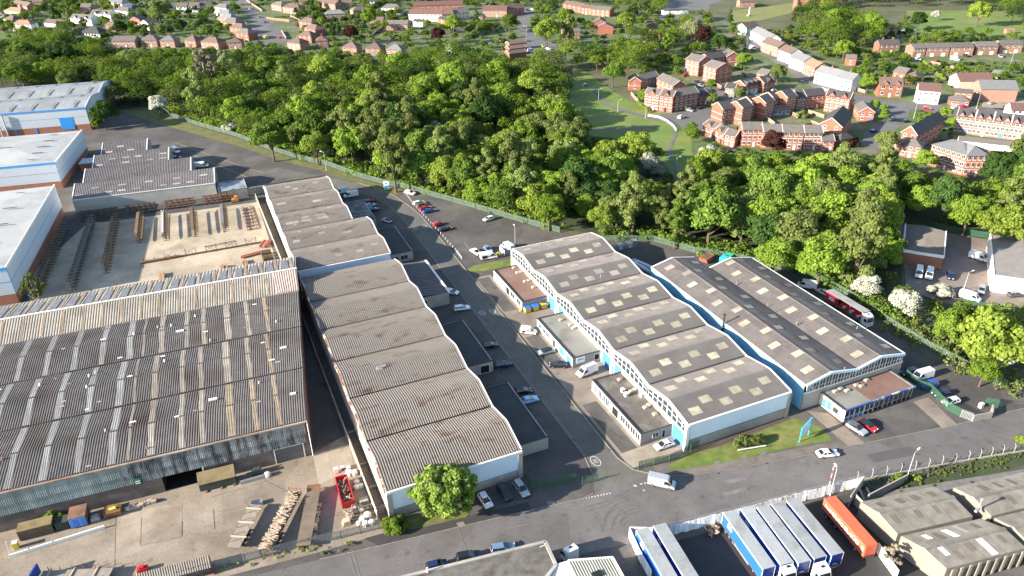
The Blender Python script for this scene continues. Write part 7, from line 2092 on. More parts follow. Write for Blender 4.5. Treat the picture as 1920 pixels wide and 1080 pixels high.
H('peach-brick house with hipped brown roof at the wood edge, left of the cul-de-sac', (376, 78), (408, 80), 5.0, 9, 'p', 'b', 'hip', 2.8, cols=4, chim=1)
H('brick house with shaded right side at the foot of the cul-de-sac', (427, 80), (452, 79), 5.0, 9, 'p', 'b', 'hip', 2.6, cols=3, chim=1)
for i, (x, y, rf_, wl) in enumerate(((441, 61, 'g', 'r'), (430, 51, 'b', 'r'), (418, 40, 'g', 'r'), (409, 32, 's', 'p'), (405, 25, 's', 'w'), (400, 13, 'g', 'w'))):
 H(('brick house with pyramid roof nearest the turning circle, first of the street row', 'brick house with brown pyramid roof, second of the street row', 'brick house with grey pyramid roof, third of the street row', 'pale house with slate pyramid roof, fourth of the street row', 'white house with slate pyramid roof, fifth of the street row', 'white gable-sided house at the top of the street row')[i], (x, y), (x + 24, y + 3), 5.0, 9, wl, rf_, 'hip', 2.8, cols=3, group='row of houses down the cul-de-sac')
H('brick semi with hipped grey roof on the right of the cul-de-sac, farthest', (508, 8), (527, 11), 5.0, 9, 'p', 'g', 'hip', 2.6, cols=3)
H('wide brick semi with brown hipped roof above the red fence', (529, 13), (560, 16), 5.0, 10, 'p', 'b', 'hip', 2.8, cols=5, chim=1)
H('brick house with pyramid roof behind the green hedge, uppermost of four', (560, 40), (584, 44), 5.0, 9, 'r', 'b', 'hip', 2.8, cols=3, chim=1)
H('brick house with pyramid roof, second down of the four by the turning circle', (570, 52), (591, 57), 5.0, 9, 'r', 'b', 'hip', 2.8, cols=3)
H('brick house with pyramid roof, third down of the four by the turning circle', (558, 66), (583, 68), 5.0, 9, 'r', 'b', 'hip', 2.8, cols=3)
H('brick house with pyramid roof standing out of the trees, lowest of the four', (538, 79), (562, 82), 5.0, 9, 'p', 'b', 'hip', 2.8, cols=3, chim=1)
H('small brick house mostly behind the trees with only its hipped roof clear', (592, 77), (614, 76), 5.0, 9, 'r', 'b', 'hip', 2.6, cols=2, chim=1)
H('long pink-brick hipped house with slate roof behind the clipped conifers', (609, 27), (648, 25), 5.0, 9, 'p', 's', 'hip', 2.6, cols=5)
H('brick house with white windows at the very top, left of the white terrace', (592, 3), (628, 8), 5.4, 9, 'p', 'b', 'gable', 2.6, cols=4)
H('brick house with hipped roof and shaded right side at the wood edge, first of three', (641, 88), (668, 89), 5.0, 9, 'p', 'b', 'hip', 2.6, cols=3, chim=1)
H('brick house with hipped brown roof at the wood edge, middle of three', (684, 90), (713, 91), 5.0, 9, 'p', 'b', 'hip', 2.6, cols=3, chim=1)
H('brick house with slate hipped roof at the wood edge, right of three', (724, 92), (752, 93), 5.0, 9, 'p', 's', 'hip', 2.6, cols=3, chim=1)
H('small white house with grey hipped roof among the garden trees', (826, 91), (848, 94), 4.0, 8, 'w', 'g', 'hip', 2.6, 1, 3, chim=1)
H('long two-tone house with white gable strip and row of upper windows', (723, 45), (764, 45), 4.8, 8, 'p', 'g', 'gable', 2.2, cols=6)
H('white and brick semi with grey hipped roof, left of the white terrace', (714, 15), (751, 15), 5.2, 9, 'w', 'g', 'hip', 2.6, cols=5)
H('house with grey hipped roof left of the white and brick semi', (662, 20), (692, 17), 5.0, 9, 'p', 'g', 'hip', 2.6, cols=3)
H('low pink bungalow between the leafy gardens', (691, 38), (718, 38), 2.7, 8, 'p', 'b', 'gable', 2.0, 1, 4)
H('white-walled stretch of the long terrace with maroon roof', (766, 26), (828, 27), 5.6, 9.5, 'w', 'm', 'gable', 3.0, cols=8, chim=3)
H('brick stretch of the long terrace with brown roof, next to the white one', (829, 27), (850, 26), 5.6, 9.5, 'o', 'b', 'gable', 3.0, cols=3, chim=1)
H('cream stretch of the long terrace with grey-brown roof', (851, 25), (880, 22), 5.6, 9.5, 'c', 'g', 'gable', 3.0, cols=4, chim=1)
H('rear row of the long terrace with several chimneys', (775, 11), (868, 8), 5.6, 8, 'r', 'm', 'gable', 2.8, cols=8, chim=6)
H('brick and white terrace with maroon roof right of the dark conifer', (905, 19), (950, 19), 5.6, 9, 'p', 'm', 'gable', 3.0, cols=6, chim=2)
H('brick end of the terrace above the curving lane', (951, 18), (983, 14), 5.6, 9, 'o', 'b', 'gable', 3.0, cols=4)
for i, (a, b, hh_) in enumerate((((895, 30), (906, 30), 5), ((774, 40), (792, 41), 4), ((820, 34), (836, 38), 3.4))):
 H(('tall brick rear wing at the end of the right-hand terrace', 'white rear wing behind the white terrace', 'orange-brick rear wing with dark lean-to roof')[i], a, b, hh_, 7, ('b', 'w', 'o')[i], 'd', 'gable', 1.2, 2, 1, door=False)
H('stepped brick terrace at the top, left unit', (1055, 7), (1090, 13), 5.2, 8.5, 'o', 'b', 'gable', 2.4, cols=4)
H('stepped brick terrace at the top, middle unit', (1090, 14), (1109, 16), 5.2, 8.5, 'o', 'b', 'gable', 2.2, cols=3)
H('stepped brick terrace at the top, right unit', (1109, 17), (1143, 20), 5.0, 8.5, 'o', 'g', 'gable', 2.2, cols=4)
H('orange-brick gable-ended house in front of the stepped terrace', (1122, 51), (1150, 51), 5.0, 9, 'o', 'g', 'front', 2.4, 2, 0, door=False)
H('orange-brick gable wall just behind the nearer gable-ended house', (1115, 42), (1136, 42), 5.4, 13, 'o', 'g', 'front', 2.2, 2, 0, door=False)
H('dark brick flats in tree shade with small white windows', (1055, 60), (1088, 59), 5.4, 9, 'b', 'g', 'gable', 1.6, 2, 5)
H('low brown-roofed bungalow wing above the shrubs', (1170, 73), (1213, 73), 2.7, 9, 'p', 'g', 'gable', 1.8, 1, 4)
H('orange-brick bungalow gable right of the low wing', (1213, 66), (1238, 67), 3.2, 9, 'o', 'g', 'front', 2.2, 1, 1, door=False)
H('dark slate-roofed bungalow behind the orange gable', (1206, 51), (1234, 52), 3.0, 9, 'b', 'd', 'front', 2.4, 1, 0, door=False)
H('white flat-roofed carport by the road at the top', (1245, 21), (1290, 19), 3.0, 6, 'w', 's', 'flat', 0, 1, 0, door=False, cat='carport', name='carport')
for i in range(3):
 H(('stepped garage block with striped end wall, nearest unit', 'stepped garage block with striped end wall, middle unit', 'stepped garage block with striped end wall, farthest unit')[i], (955, 101 - 9 * i), (987, 97 - 9 * i), 4.6, 6, 'b', 'b', 'gable', 1.4, 1, 0, door=False, bands=True)
H('gable-fronted brick wing on the left of the horseshoe block', (1180, 152), (1202, 152), 5.2, 8, 'o', 'd', 'front', 2.2, 2, 1, bands=True)
H('recessed middle range of the horseshoe brick block', (1203, 149), (1236, 142), 5.2, 7, 'r', 'g', 'gable', 2.0, 2, 5, bands=True)
H('right-hand wing of the horseshoe brick block with lit end', (1232, 147), (1262, 161), 5.4, 8, 'o', 'g', 'gable', 2.4, 2, 4, bands=True, side=1)
H('three-storey angled brick block with garage beside the park lawn', (1209, 174), (1236, 178), 8.4, 8, 'o', 'g', 'gable', 1.9, 3, 4, bands=True, gablets=1)
H('bay part of the angled brick block with bare climbing shrub', (1237, 178), (1262, 181), 8.4, 8, 'o', 'g', 'gable', 1.9, 3, 3, bands=True, gablets=1)
H('three-storey right-hand range of the angled brick block, in shade', (1266, 180), (1310, 173), 8.2, 8, 'r', 'g', 'gable', 2.2, 3, 5, bands=True)
H('two-storey brick house joined to the shaded range', (1311, 180), (1329, 176), 5.2, 8, 'r', 'd', 'gable', 2.2, 2, 2, bands=True, gablets=1)
H('three-storey brick tower block with grey roof, left of two', (1286, 111), (1311, 116), 8.6, 12, 'o', 'g', 'gable', 2.4, 3, 3, bands=True, side=2)
H('three-storey brick tower block with grey roof, right of two', (1320, 123), (1343, 129), 8.6, 13, 'o', 'g', 'gable', 2.4, 3, 3, bands=True, side=2)
H('two-storey brick range with dark roof behind the tower blocks', (1329, 111), (1362, 105), 6.4, 8, 'r', 'd', 'gable', 2.4, 2, 4, bands=True)
H('gabled brick end of the range behind the tower blocks', (1363, 106), (1388, 105), 6.4, 10, 'r', 'g', 'front', 2.6, 2, 2, bands=True)
H('cream-fronted small brick house at the left of the garage terrace', (1360, 164), (1378, 166), 5.0, 7, 'p', 'd', 'gable', 1.8, 2, 2, bands=True)
H('brick garage terrace with four pale doors and small dormers', (1398, 161), (1432, 153), 5.0, 8, 'r', 'd', 'gable', 2.2, 2, 4, bands=True, gar=4, gablets=4)
H('gabled end house of the garage terrace', (1433, 156), (1453, 152), 5.2, 9, 'r', 'd', 'gable', 2.6, 2, 2, bands=True, gablets=1)
H('small grey-roofed brick house behind the garage terrace', (1419, 137), (1437, 141), 4.8, 8, 'o', 'g', 'gable', 2.2, 2, 2)
for i, (a, b, h_) in enumerate((((1356, 205), (1382, 201), 8), ((1393, 202), (1411, 197), 8.8), ((1412, 194), (1427, 190), 7.4), ((1436, 193), (1452, 188), 8.4), ((1453, 185), (1467, 181), 7.4), ((1477, 183), (1494, 179), 8.4), ((1496, 182), (1512, 181), 6.6))):
 H('stepped brick terrace with bright left gables, unit ' + ('nearest the park', 'second from the park end', 'third from the park end', 'fourth from the park end', 'fifth from the park end', 'sixth from the park end', 'at its far right end')[i], a, b, h_, 8.5, 'o', 'd', 'gable', 2.4, 3, 3, bands=True, group='stepped brick terrace')
H('recessed brick range joining the stepped terrace to the gabled block', (1513, 180), (1549, 177), 6.8, 8, 'r', 'd', 'gable', 2.2, 2, 4, bands=True)
H('three-storey brick block with two front gables by the shop street', (1549, 179), (1594, 185), 8.2, 8, 'o', 'd', 'gable', 2.4, 3, 5, bands=True, gablets=2)
for i, (a, b) in enumerate((((1393, 243), (1431, 243)), ((1433, 247), (1468, 247)), ((1469, 248), (1508, 249)), ((1510, 249), (1543, 249)))):
 H('three-storey brick row facing the wood, ' + ('left unit with pale garage doors', 'second unit behind the purple tree', 'third unit', 'right unit')[i], a, b, 7.8, 8, 'o', 'g', 'gable', 2.2, 3, 4, bands=True, wsize=(1.3, 1.4), group='brick row facing the wood')
H('low brick house at the right end of the row facing the wood', (1542, 264), (1565, 264), 4.8, 7, 'o', 'g', 'gable', 1.8, 2, 2, bands=True)
H('low shaded house with dark roof at the corner of the lane', (1563, 257), (1577, 262), 4.6, 7, 'r', 'd', 'hip', 1.8, 2, 1)
H('curved brick houses by the white blossom, left unit', (1319, 233), (1340, 241), 5.0, 7, 'o', 'g', 'gable', 1.8, 2, 2, bands=True, gablets=1)
H('curved brick houses by the white blossom, middle unit', (1341, 243), (1358, 251), 5.0, 7, 'o', 'g', 'gable', 1.8, 2, 2, bands=True, gablets=1)
H('curved brick houses by the white blossom, right unit', (1359, 252), (1379, 256), 5.0, 7, 'o', 'g', 'gable', 1.8, 2, 2, bands=True)
H('wide three-storey gable end with steep dark roof, right of the garden court', (1537, 232), (1579, 238), 7.6, 22, 'o', 'd', 'front', 3.4, 3, 2, bands=True)
H('low grey conservatory house inside the garden court', (1451, 207), (1482, 206), 2.8, 7, 'g', 'g', 'gable', 1.4, 1, 4, wsize=(1.6, 1.5))
H('gabled brick house with pale fascia at the left of the lane mouth', (1612, 209), (1640, 210), 4.8, 12, 'o', 'g', 'front', 2.2, 2, 2, bands=True)
H('long brick block with steep black roof beside the lane, its right side in shade', (1691, 247), (1720, 253), 7.8, 30, 'o', 'd', 'front', 3.2, 3, 2, bands=True, side=5)
H('small two-storey brick house at the foot of the black-roofed block', (1690, 271), (1728, 277), 5.0, 7, 'o', 'g', 'hip', 2.2, 2, 3, bands=True)
H('large corner block of brick flats with hipped grey roof at the wood edge', (1748, 271), (1813, 291), 8.6, 13, 'o', 's', 'hip', 2.4, 3, 7, bands=True, wsize=(1.4, 1.6), cat='flats')
H('right-hand face of the corner brick flats', (1814, 292), (1855, 292), 8.6, 12, 'o', 's', 'hip', 2.4, 3, 4, bands=True, wsize=(1.3, 1.7), cat='flats')
for i in range(4):
 x = 1795 + 34 * i
 H('long pale-brick gabled terrace at the right, ' + ('left unit', 'second unit', 'third unit', 'right unit cut by the frame')[i], (x, 217 + 4.2 * i), (x + 33.5, 217 + 4.2 * (i + 1)), 7.8, 9, 'p', 'd', 'gable', 2.6, 3, 4, bands=True, gablets=2, wsize=(1.3, 1.5), group='long pale-brick terrace')
H('long row of white garages with grey roof below the pale-brick terrace', (1798, 263), (1908, 275), 2.8, 6, 'w', 'g', 'gable', 1.0, 1, 0, door=False, cat='garages', name='garage_row')
H('red-brick house with two front gablets and tall white windows by the road', (1650, 159), (1694, 160), 6.4, 9, 'r', 'b', 'gable', 3.0, 2, 3, gablets=2, wsize=(1.7, 1.7), chim=2)
H('white house with maroon roof beside the red-brick gabled one', (1722, 169), (1764, 172), 6.6, 9, 'w', 'm', 'gable', 3.0, 2, 4)
H('small red-brick house with bay and grey hipped roof by the forecourt', (1783, 188), (1818, 190), 3.0, 7, 'r', 'g', 'hip', 2.0, 1, 4)
H('brick upper storey with flat grey roof behind the small bay house', (1791, 173), (1824, 176), 5.6, 9, 'r', 'g', 'gable', 1.0, 2, 3)
H('tall windowless brick hall with slate roof by the forecourt', (1840, 167), (1910, 168), 6.4, 12, 'p', 's', 'gable', 3.2, 1, 0, door=False, cat='hall', name='hall')
H('brown-roofed hall with lit gable behind the tall brick hall', (1800, 152), (1862, 151), 4.4, 11, 'c', 'm', 'gable', 3.0, 1, 0, door=False, cat='hall', name='hall')
H('white house at the right edge beside the forecourt', (1897, 207), (1930, 208), 4.6, 8, 'w', 'm', 'gable', 2.6, 2, 3)
H('orange-brick bungalow with solar panel on its roof', (1675, 134), (1698, 138), 3.4, 9, 'o', 'g', 'gable', 2.2, 1, 2)
H('orange-brick gabled bungalow right of the solar-panelled one', (1699, 145), (1730, 148), 3.4, 8, 'o', 'g', 'front', 2.2, 1, 2)
H('small square brick outbuilding above the shop street', (1587, 109), (1606, 110), 4.4, 7, 'o', 'g', 'gable', 1.6, 2, 1, door=False)
for i, (a, b, wl, rf_, h_, lb) in enumerate((((1400, 53), (1423, 48), 'w', 'b', 5, 'white cottage at the top of the shop street'), ((1408, 58), (1425, 65), 'w', 's', 6, 'white shop house with slate roof, second in the shop street'), ((1424, 66), (1441, 74), 'w', 's', 6, 'white house with slate roof before the peach shop'), ((1428, 78), (1459, 89), 'p', 'b', 6.2, 'pink-fronted shop house with large brown roof'), ((1460, 93), (1482, 101), 'w', 'b', 6.2, 'white shop house with brown roof and white gable'), ((1482, 107), (1507, 116), 'w', 's', 6, 'white shop house with slate roof in the middle of the street'), ((1507, 119), (1528, 128), 'p', 't', 6, 'brick shop house with terracotta roof and scaffold'), ((1529, 134), (1570, 144), 'w', 's', 6.4, 'large white shop with slate roof, left half of the corner pair'), ((1571, 145), (1598, 151), 'w', 's', 6.4, 'white corner building with blue door and slate roof'))):
 H(lb, a, b, h_, 9, wl, rf_, 'gable', 2.8, 2, 4, chim=1 if i in (1, 4, 7, 8) else 0, wsize=(1.3, 1.4), group='buildings of the shop street', cat='shop')
H('brown-brick house with white windows and two chimneys left of the linked houses', (1650, 84), (1688, 83), 5.6, 8, 'b', 'd', 'gable', 2.4, 2, 4, chim=2)
for i, (a, b) in enumerate((((1714, 91), (1737, 90)), ((1740, 90), (1782, 89)), ((1785, 89), (1827, 88)), ((1832, 87), (1873, 86)), ((1877, 84), (1919, 83)))):
 H('linked brick house with grey roof and white porch, ' + ('leftmost of five', 'second of five', 'middle of five', 'fourth of five', 'rightmost of five')[i], a, b, 5.4, 9, 'p', 'g', 'gable', 2.0, 2, 4, group='five linked brick houses', gar=2 if i else 1)
H('small white flat-roofed garden building below the dark round tree', (1687, 56), (1715, 59), 2.6, 6, 'w', 's', 'flat', 0, 1, 2, door=False, cat='shed', name='shed')
H('red-walled conservatory with white glazed roof in the gardens', (1859, 137), (1882, 141), 2.6, 6, 'r', 's', 'gable', 1.5, 1, 3, cat='conservatory', name='conservatory')
H('red-roofed garden shed at the right among the trees', (1888, 57), (1903, 57), 2.4, 4, 'p', 't', 'gable', 1.0, 1, 1, door=False, cat='shed', name='shed')
H('brick house with shaded side at the top beside the yellow hedge', (1388, 4), (1416, 3), 5, 8, 'p', 'b', 'gable', 2.4, 2, 3)
for i, (x, y, wl) in enumerate(((330, 13, 'w'), (352, 12, 'w'), (374, 10, 'c'), (60, 4, 'p'), (150, 14, 'p'), (640, 6, 'p'), (688, 3, 'w'), (560, 2, 'p'))):
 H(('white-fronted house at the top edge, left of three', 'white-fronted house at the top edge, middle of three', 'cream-fronted house at the top edge, right of three', 'brick house cut by the top edge above the dark conifers', 'brick house beyond the white twin-gabled semi', 'brick house at the top edge left of the white and brick semi', 'white house at the top edge right of the brick one', 'brick house at the top edge above the wide semi')[i], (x, y), (x + 19, y - .5), 5.2, 9, wl, 'gbdb'[i % 4], 'gable', 2.8, 2, 3, chim=1)
c = H('red-brick church wall with tall lancet windows, cut by the top edge', (1545, 0), (1580, -2), 9, 12, 'r', 'g', 'gable', 4, 1, 0, door=False, cat='church', name='church')
for i in range(3):
 x = 2.5 + i * 6
 MB().prof([(x, 1.5), (x + 1.6, 1.5), (x + 1.6, 5.5), (x + .8, 7), (x, 5.5)], -.1, .02, 0, 'y').obj('lancet_window', M_GLASS, c)
 MB().box(x - 2, -.9, 0, x - 1.2, 0, 7.5).obj('buttress', HM['p'], c)
q = g2(1500, 22)
t = thing('church_tower', 'brick church tower base with stepped buttresses at the top of the picture', 'tower', (*q, 0), -.4)
MB().box(-4, 0, 0, 4, 8, 22).obj('wall', HM['r'], t)
for x in (-4.4, 3.8):
 MB().box(x, -1.2, 0, x + 1.2, 0, 9).box(x, -.7, 9, x + 1.2, 0, 15).obj('buttress', HM['p'], t)
MB().prof([(-.8, 2), (.8, 2), (.8, 6), (0, 7.5), (-.8, 6)], -.08, .02, 0, 'y').obj('lancet_window', M_GLASS, t)
q = g2(1404, 30)
t = thing('memorial', 'white stone memorial on the oval lawn beside the dark tall conifer', 'memorial', (*q, 0))
MB().box(-1.4, -1.4, 0, 1.4, 1.4, .6).box(-.9, -.9, .6, .9, .9, 1.4).obj('steps', M_CONC2, t)
MB().tube((0, 0, 1.4), (0, 0, 7), .5, .25, 6).box(-.8, -.2, 5.2, .8, .2, 5.7).obj('cross', M_WHITE, t)
r = thing('railing', 'curved white railing at the park entrance', 'railing', (*g2(1215, 219), 0))
o = Vector(g2(1215, 219))
pts = [Vector(g2(*q)) - o for q in ((1215, 219), (1235, 222), (1250, 229), (1262, 238), (1268, 247))]
for a, b in zip(pts, pts[1:]):
 n = int((b - a).length / 2) + 1
 for i in range(n):
  c_ = a.lerp(b, i / n)
  MB().box(c_.x - .08, c_.y - .08, 0, c_.x + .08, c_.y + .08, 1.3).obj('post', M_FRAME, r)
 for z in (.4, .8, 1.25):
  MB().beam((*a, z), (*b, z), .09, .14).obj('rail', M_FRAME, r)
GW = [((1183, 178), (1196, 193), 'curved brick garden wall below the horseshoe block'), ((1196, 193), (1212, 204), 'brick garden wall beside the lowest flats by the park lawn'), ((1338, 159), (1357, 169), 'orange brick wall beside the cream-fronted small house'), ((1432, 221), (1452, 236), 'white-capped garden wall in the court behind the brick row'), ((1482, 214), (1496, 222), 'brick garden wall in the middle of the court'), ((1520, 232), (1540, 240), 'brick garden wall beside the wide gable end'), ((1515, 212), (1545, 222), 'brick wall along the rear of the gabled block'), ((1605, 170), (1622, 175), 'brick wall between the corner shop and the red-brick house'),
 ((1655, 268), (1688, 282), 'low pale retaining wall of the shrub bed'), ((1745, 120), (1790, 130), 'pale garden wall below the linked houses'), ((1650, 60), (1690, 62), 'sandy garden wall around the clearing at the upper right'), ((545, 32), (563, 41), 'low brick wall at the end of the hedge by the cul-de-sac'), ((500, 36), (543, 41), 'long low brick wall beside the cul-de-sac'), ((528, 60), (537, 74), 'curved brick wall at the turning circle'), ((462, 2), (492, 22), 'brick front wall along the right side of the cul-de-sac'), ((700, 66), (722, 50), 'pale fence post line down the leafy garden')]
for a, b, lb in GW:
 A_, B_ = Vector(g2(*a)), Vector(g2(*b))
 r = thing('garden_wall', lb, 'wall', (*A_, 0))
 MB().beam((0, 0, .8), (*(B_ - A_), .8), .3, 1.6).obj('wall', HM['p'], r)
 MB().beam((0, 0, 1.65), (*(B_ - A_), 1.65), .4, .1).obj('coping', M_BAND, r)
# ---------------------------------------------------------------- trees and plants
M_BARK = mat('bark', (.09, .07, .05), var=.3, scale=2)
M_BARKP = mat('pale_bark', (.34, .30, .24), var=.25, scale=2)
LEAF = dict(bright=leaf_mat('leaf_bright', (.095, .165, .018), (.20, .285, .045)), yellow=leaf_mat('leaf_yellow', (.115, .170, .022), (.215, .275, .052)), mid=leaf_mat('leaf_mid', (.065, .118, .020), (.145, .215, .042)), dark=leaf_mat('leaf_dark', (.030, .066, .018), (.066, .118, .030)), olive=leaf_mat('leaf_olive', (.095, .135, .032), (.19, .23, .075)), grey=leaf_mat('leaf_grey', (.13, .16, .075), (.22, .24, .13)),
   copper=leaf_mat('leaf_copper', (.04, .018, .016), (.10, .045, .035)), blossom=leaf_mat('leaf_blossom', (.26, .28, .19), (.52, .51, .44), .2), chestnut=leaf_mat('leaf_chestnut', (.085, .145, .022), (.215, .285, .06)), flower=leaf_mat('chestnut_flower', (.42, .40, .27), (.60, .57, .42), .2), gold=leaf_mat('leaf_gold', (.28, .24, .02), (.45, .38, .05)), bare=leaf_mat('leaf_bare', (.17, .14, .10), (.26, .22, .16), .1))
def leaf_cloud(rs, centres, n, size, squash=.8):
 """numpy: n leaf quads on the outsides of clump balls; centres = [(x, y, z, r)]"""
 C = np.array(centres)
 wgt = C[:, 3] ** 2
 idx = rs.choice(len(C), n, p=wgt / wgt.sum())
 d = rs.normal(size=(n, 3))
 d /= np.linalg.norm(d, axis=1)[:, None]
 d[:, 2] = np.where(d[:, 2] < -.35, -d[:, 2], d[:, 2])
 rad = C[idx, 3] * rs.uniform(.72, 1.06, n)
 pos = C[idx, :3] + d * rad[:, None] * np.array([1, 1, squash])
 nrm = d + rs.normal(size=(n, 3)) * .38
 nrm /= np.linalg.norm(nrm, axis=1)[:, None]
 t = np.cross(nrm, rs.normal(size=(n, 3)))
 t /= np.linalg.norm(t, axis=1)[:, None] + 1e-9
 b = np.cross(nrm, t)
 s = size * rs.uniform(.6, 1.25, n)[:, None]
 V = np.stack([pos - t * s - b * s * .55, pos + t * s * .3 - b * s * .8, pos + t * s + b * s * .45, pos - t * s * .35 + b * s * .8], 1).reshape(-1, 3)
 return V
def quads_mesh(name, V, m, extra=None):
 me = bpy.data.meshes.new(name)
 nq = len(V) // 4
 me.vertices.add(len(V))
 me.vertices.foreach_set('co', V.astype(np.float32).ravel())
 me.loops.add(len(V))
 me.loops.foreach_set('vertex_index', np.arange(len(V), dtype=np.int32))
 me.polygons.add(nq)
 me.polygons.foreach_set('loop_start', np.arange(0, len(V), 4, dtype=np.int32))
 me.polygons.foreach_set('loop_total', np.full(nq, 4, dtype=np.int32))
 me.materials.append(m)
 me.update()
 return me
def crown_clumps(rs, kind, R=1.0):
 """unit crown, radius about 1, base of crown at z = 0, top about 1.9"""
 out = []
 if kind == 'round':
  for i in range(34):
   a, u = rs.uniform(0, 6.283), rs.uniform(-.55, 1)
   q = math.sqrt(1 - u * u)
   f = rs.uniform(.55, .80)
   out.append((f * q * math.cos(a), f * q * math.sin(a), .85 + f * u * .95, rs.uniform(.24, .40)))
  out.append((0, 0, .85, .7))
 elif kind == 'spread':
  for i in range(30):
   a, rr = rs.uniform(0, 6.283), math.sqrt(rs.uniform(0, 1)) * .85
   out.append((rr * math.cos(a), rr * math.sin(a), .35 + (1 - rr * rr) * rs.uniform(.5, 1.05), rs.uniform(.2, .36)))
  for i in range(6):
   a = rs.uniform(0, 6.283)
   out.append((.45 * math.cos(a), .45 * math.sin(a), .5, .4))
 elif kind == 'tall':
  for i in range(36):
   z = rs.uniform(0, 1)
   rr = (.25 + .5 * math.sin(math.pi * min(1, z * .9 + .12))) * rs.uniform(.4, 1)
   a = rs.uniform(0, 6.283)
   out.append((rr * math.cos(a), rr * math.sin(a), .1 + z * 2.3, rs.uniform(.16, .3)))
  out.append((0, 0, 1.0, .45))
 elif kind == 'cone':
  for i in range(34):
   z = rs.uniform(0, 1) ** 1.2
   rr = .62 * (1 - z) * rs.uniform(.6, 1.0) + .03
   a = rs.uniform(0, 6.283)
   out.append((rr * math.cos(a), rr * math.sin(a), z * 3.0, .1 + .22 * (1 - z)))
  out.append((0, 0, .7, .4))
 elif kind == 'open':
  for i in range(22):
   a, u = rs.uniform(0, 6.283), rs.uniform(-.7, 1)
   q = math.sqrt(1 - u * u)
   f = rs.uniform(.6, 1.0)
   out.append((f * q * math.cos(a), f * q * math.sin(a), .95 + f * u * 1.1, rs.uniform(.16, .28)))
 elif kind == 'bush':
  for i in range(16):
   a, rr = rs.uniform(0, 6.283), math.sqrt(rs.uniform(0, 1)) * .75
   out.append((rr * math.cos(a), rr * math.sin(a), .15 + (1 - rr) * rs.uniform(.25, .75), rs.uniform(.22, .4)))
 return out
TP = {}
def tree_proto(kind, leaf, var, n=7000, size=.054):
 key = (kind, leaf, var)
 if key in TP:
  return TP[key]
 rs = np.random.RandomState(sum(ord(c) for c in kind) * 7 + var * 131 + 5)
 cl = crown_clumps(rs, kind)
 V = leaf_cloud(rs, cl, n, size)
 me = quads_mesh('crown', V, LEAF[leaf])
 mb = MB()
 top = {'round': .9, 'spread': .6, 'tall': 1.6, 'cone': 2.2, 'open': 1.2, 'bush': .3}[kind]
 mb.tube((0, 0, -.75), (0, 0, .2), .075, .055, 6).tube((0, 0, .2), (0, 0, top), .055, .02, 5)
 for q in cl[:7 if kind != 'cone' else 0]:
  mb.tube((0, 0, rs.uniform(-.1, .4)), (q[0] * .9, q[1] * .9, q[2]), .03, .01, 4, 0, False)
 tk = mb.mesh('trunk', M_BARKP if kind == 'open' else M_BARK)
 TP[key] = (me, tk)
 return TP[key]
NTREE = [0]
CLEAR = [(1380, 236, 1566, 274), (1316, 228, 1382, 262), (1742, 262, 1860, 318), (1686, 264, 1732, 292), (1105, 196, 1262, 258), (1245, 240, 1285, 330), (1692, 418, 1776, 520), (1776, 446, 1860, 556), (205, 66, 330, 84), (343, 70, 455, 86), (536, 62, 612, 90), (640, 80, 754, 93), (143, 52, 188, 66), (450, 5, 545, 76), (1400, 90, 1530, 150), (1560, 158, 1920, 206), (1610, 200, 1715, 282), (1398, 46, 1440, 84), (1440, 76, 1500, 115), (1500, 105, 1600, 164), (955, 78, 990, 100), (770, 8, 985, 38), (1180, 138, 1330, 212), (1284, 100, 1390, 150), (1355, 150, 1600, 230), (1710, 84, 1920, 116), (1790, 206, 1920, 270), (1112, 36, 1152, 62), (1055, 6, 1145, 32), (1690, 240, 1780, 262), (1840, 40, 1920, 52), (1860, 520, 1920, 560)]
def hides(x, y, R, top):
 u0, v0 = to_px((x, y, top))
 u1, v1 = to_px((x, y, 0))
 w = R * FPX / math.dist((x, y, 0), (0, 0, HCAM))
 return any(u0 - w * .8 < c and u0 + w * .8 > a and v0 < d - 3 and v1 > d - 2 or (u0 - w * .6 < c and u0 + w * .6 > a and v0 + 4 < d and v1 > b + 6) for a, b, c, d in CLEAR)
def tree(x, y, R, label, kind='round', leaf='mid', group=None, trunk=True, hz=1.0, name=None, lift=.5):
 """R = crown radius in metres"""
 me, tk = tree_proto(kind, leaf, NTREE[0] % 3)
 NTREE[0] += 1
 r = thing(name or 'tree', label, 'tree' if kind != 'bush' else 'shrub', (x, y, 0), rnd.uniform(0, 6.28), group)
 z = R * lift * hz if kind != 'bush' else 0
 inst('crown', me, r, (0, 0, z), 0, (R, R, R * hz))
 if trunk:
  inst('trunk', tk, r, (0, 0, z), 0, (R, R, R * hz))
 return r
def ptree(px_, py_, R, label, kind='round', leaf='mid', group=None, hz=1.0, **kw):
 """px, py: pixel of the middle of the crown"""
 zc = R * hz * (1.6 if kind not in ('bush', 'cone', 'tall') else (.35 if kind == 'bush' else 1.9))
 q = g(px_, py_, zc)
 return tree(q.x, q.y, R, label, kind, leaf, group, hz=hz, **kw)
rs = np.random.RandomState(4)
cl = []
for i in range(110):
 a, u = rs.uniform(0, 6.283), rs.uniform(-.62, 1)
 q = math.sqrt(1 - u * u)
 f = rs.uniform(.66, .88) * (1 - .16 * max(0, u)) * (1 + .05 * math.sin(3 * a + 3 * u))
 cl.append((f * q * math.cos(a), f * q * math.sin(a), .85 + f * u * .88, rs.uniform(.11, .2)))
cl.append((0, 0, .8, .72))
r = thing('horse_chestnut', 'large round flowering chestnut tree in front of the ribbed warehouse by the road', 'tree', (28.9, 103.2, 0))
RC = 6.7
inst('crown', quads_mesh('crown', leaf_cloud(rs, cl, 13000, .052), LEAF['chestnut']), r, (0, 0, 1.2), 0, (RC, RC, RC * .94))
fl_c = [(c[0] * 1.08, c[1] * 1.08, .85 + (c[2] - .85) * 1.09 + .03, .03) for c in cl[:110]]
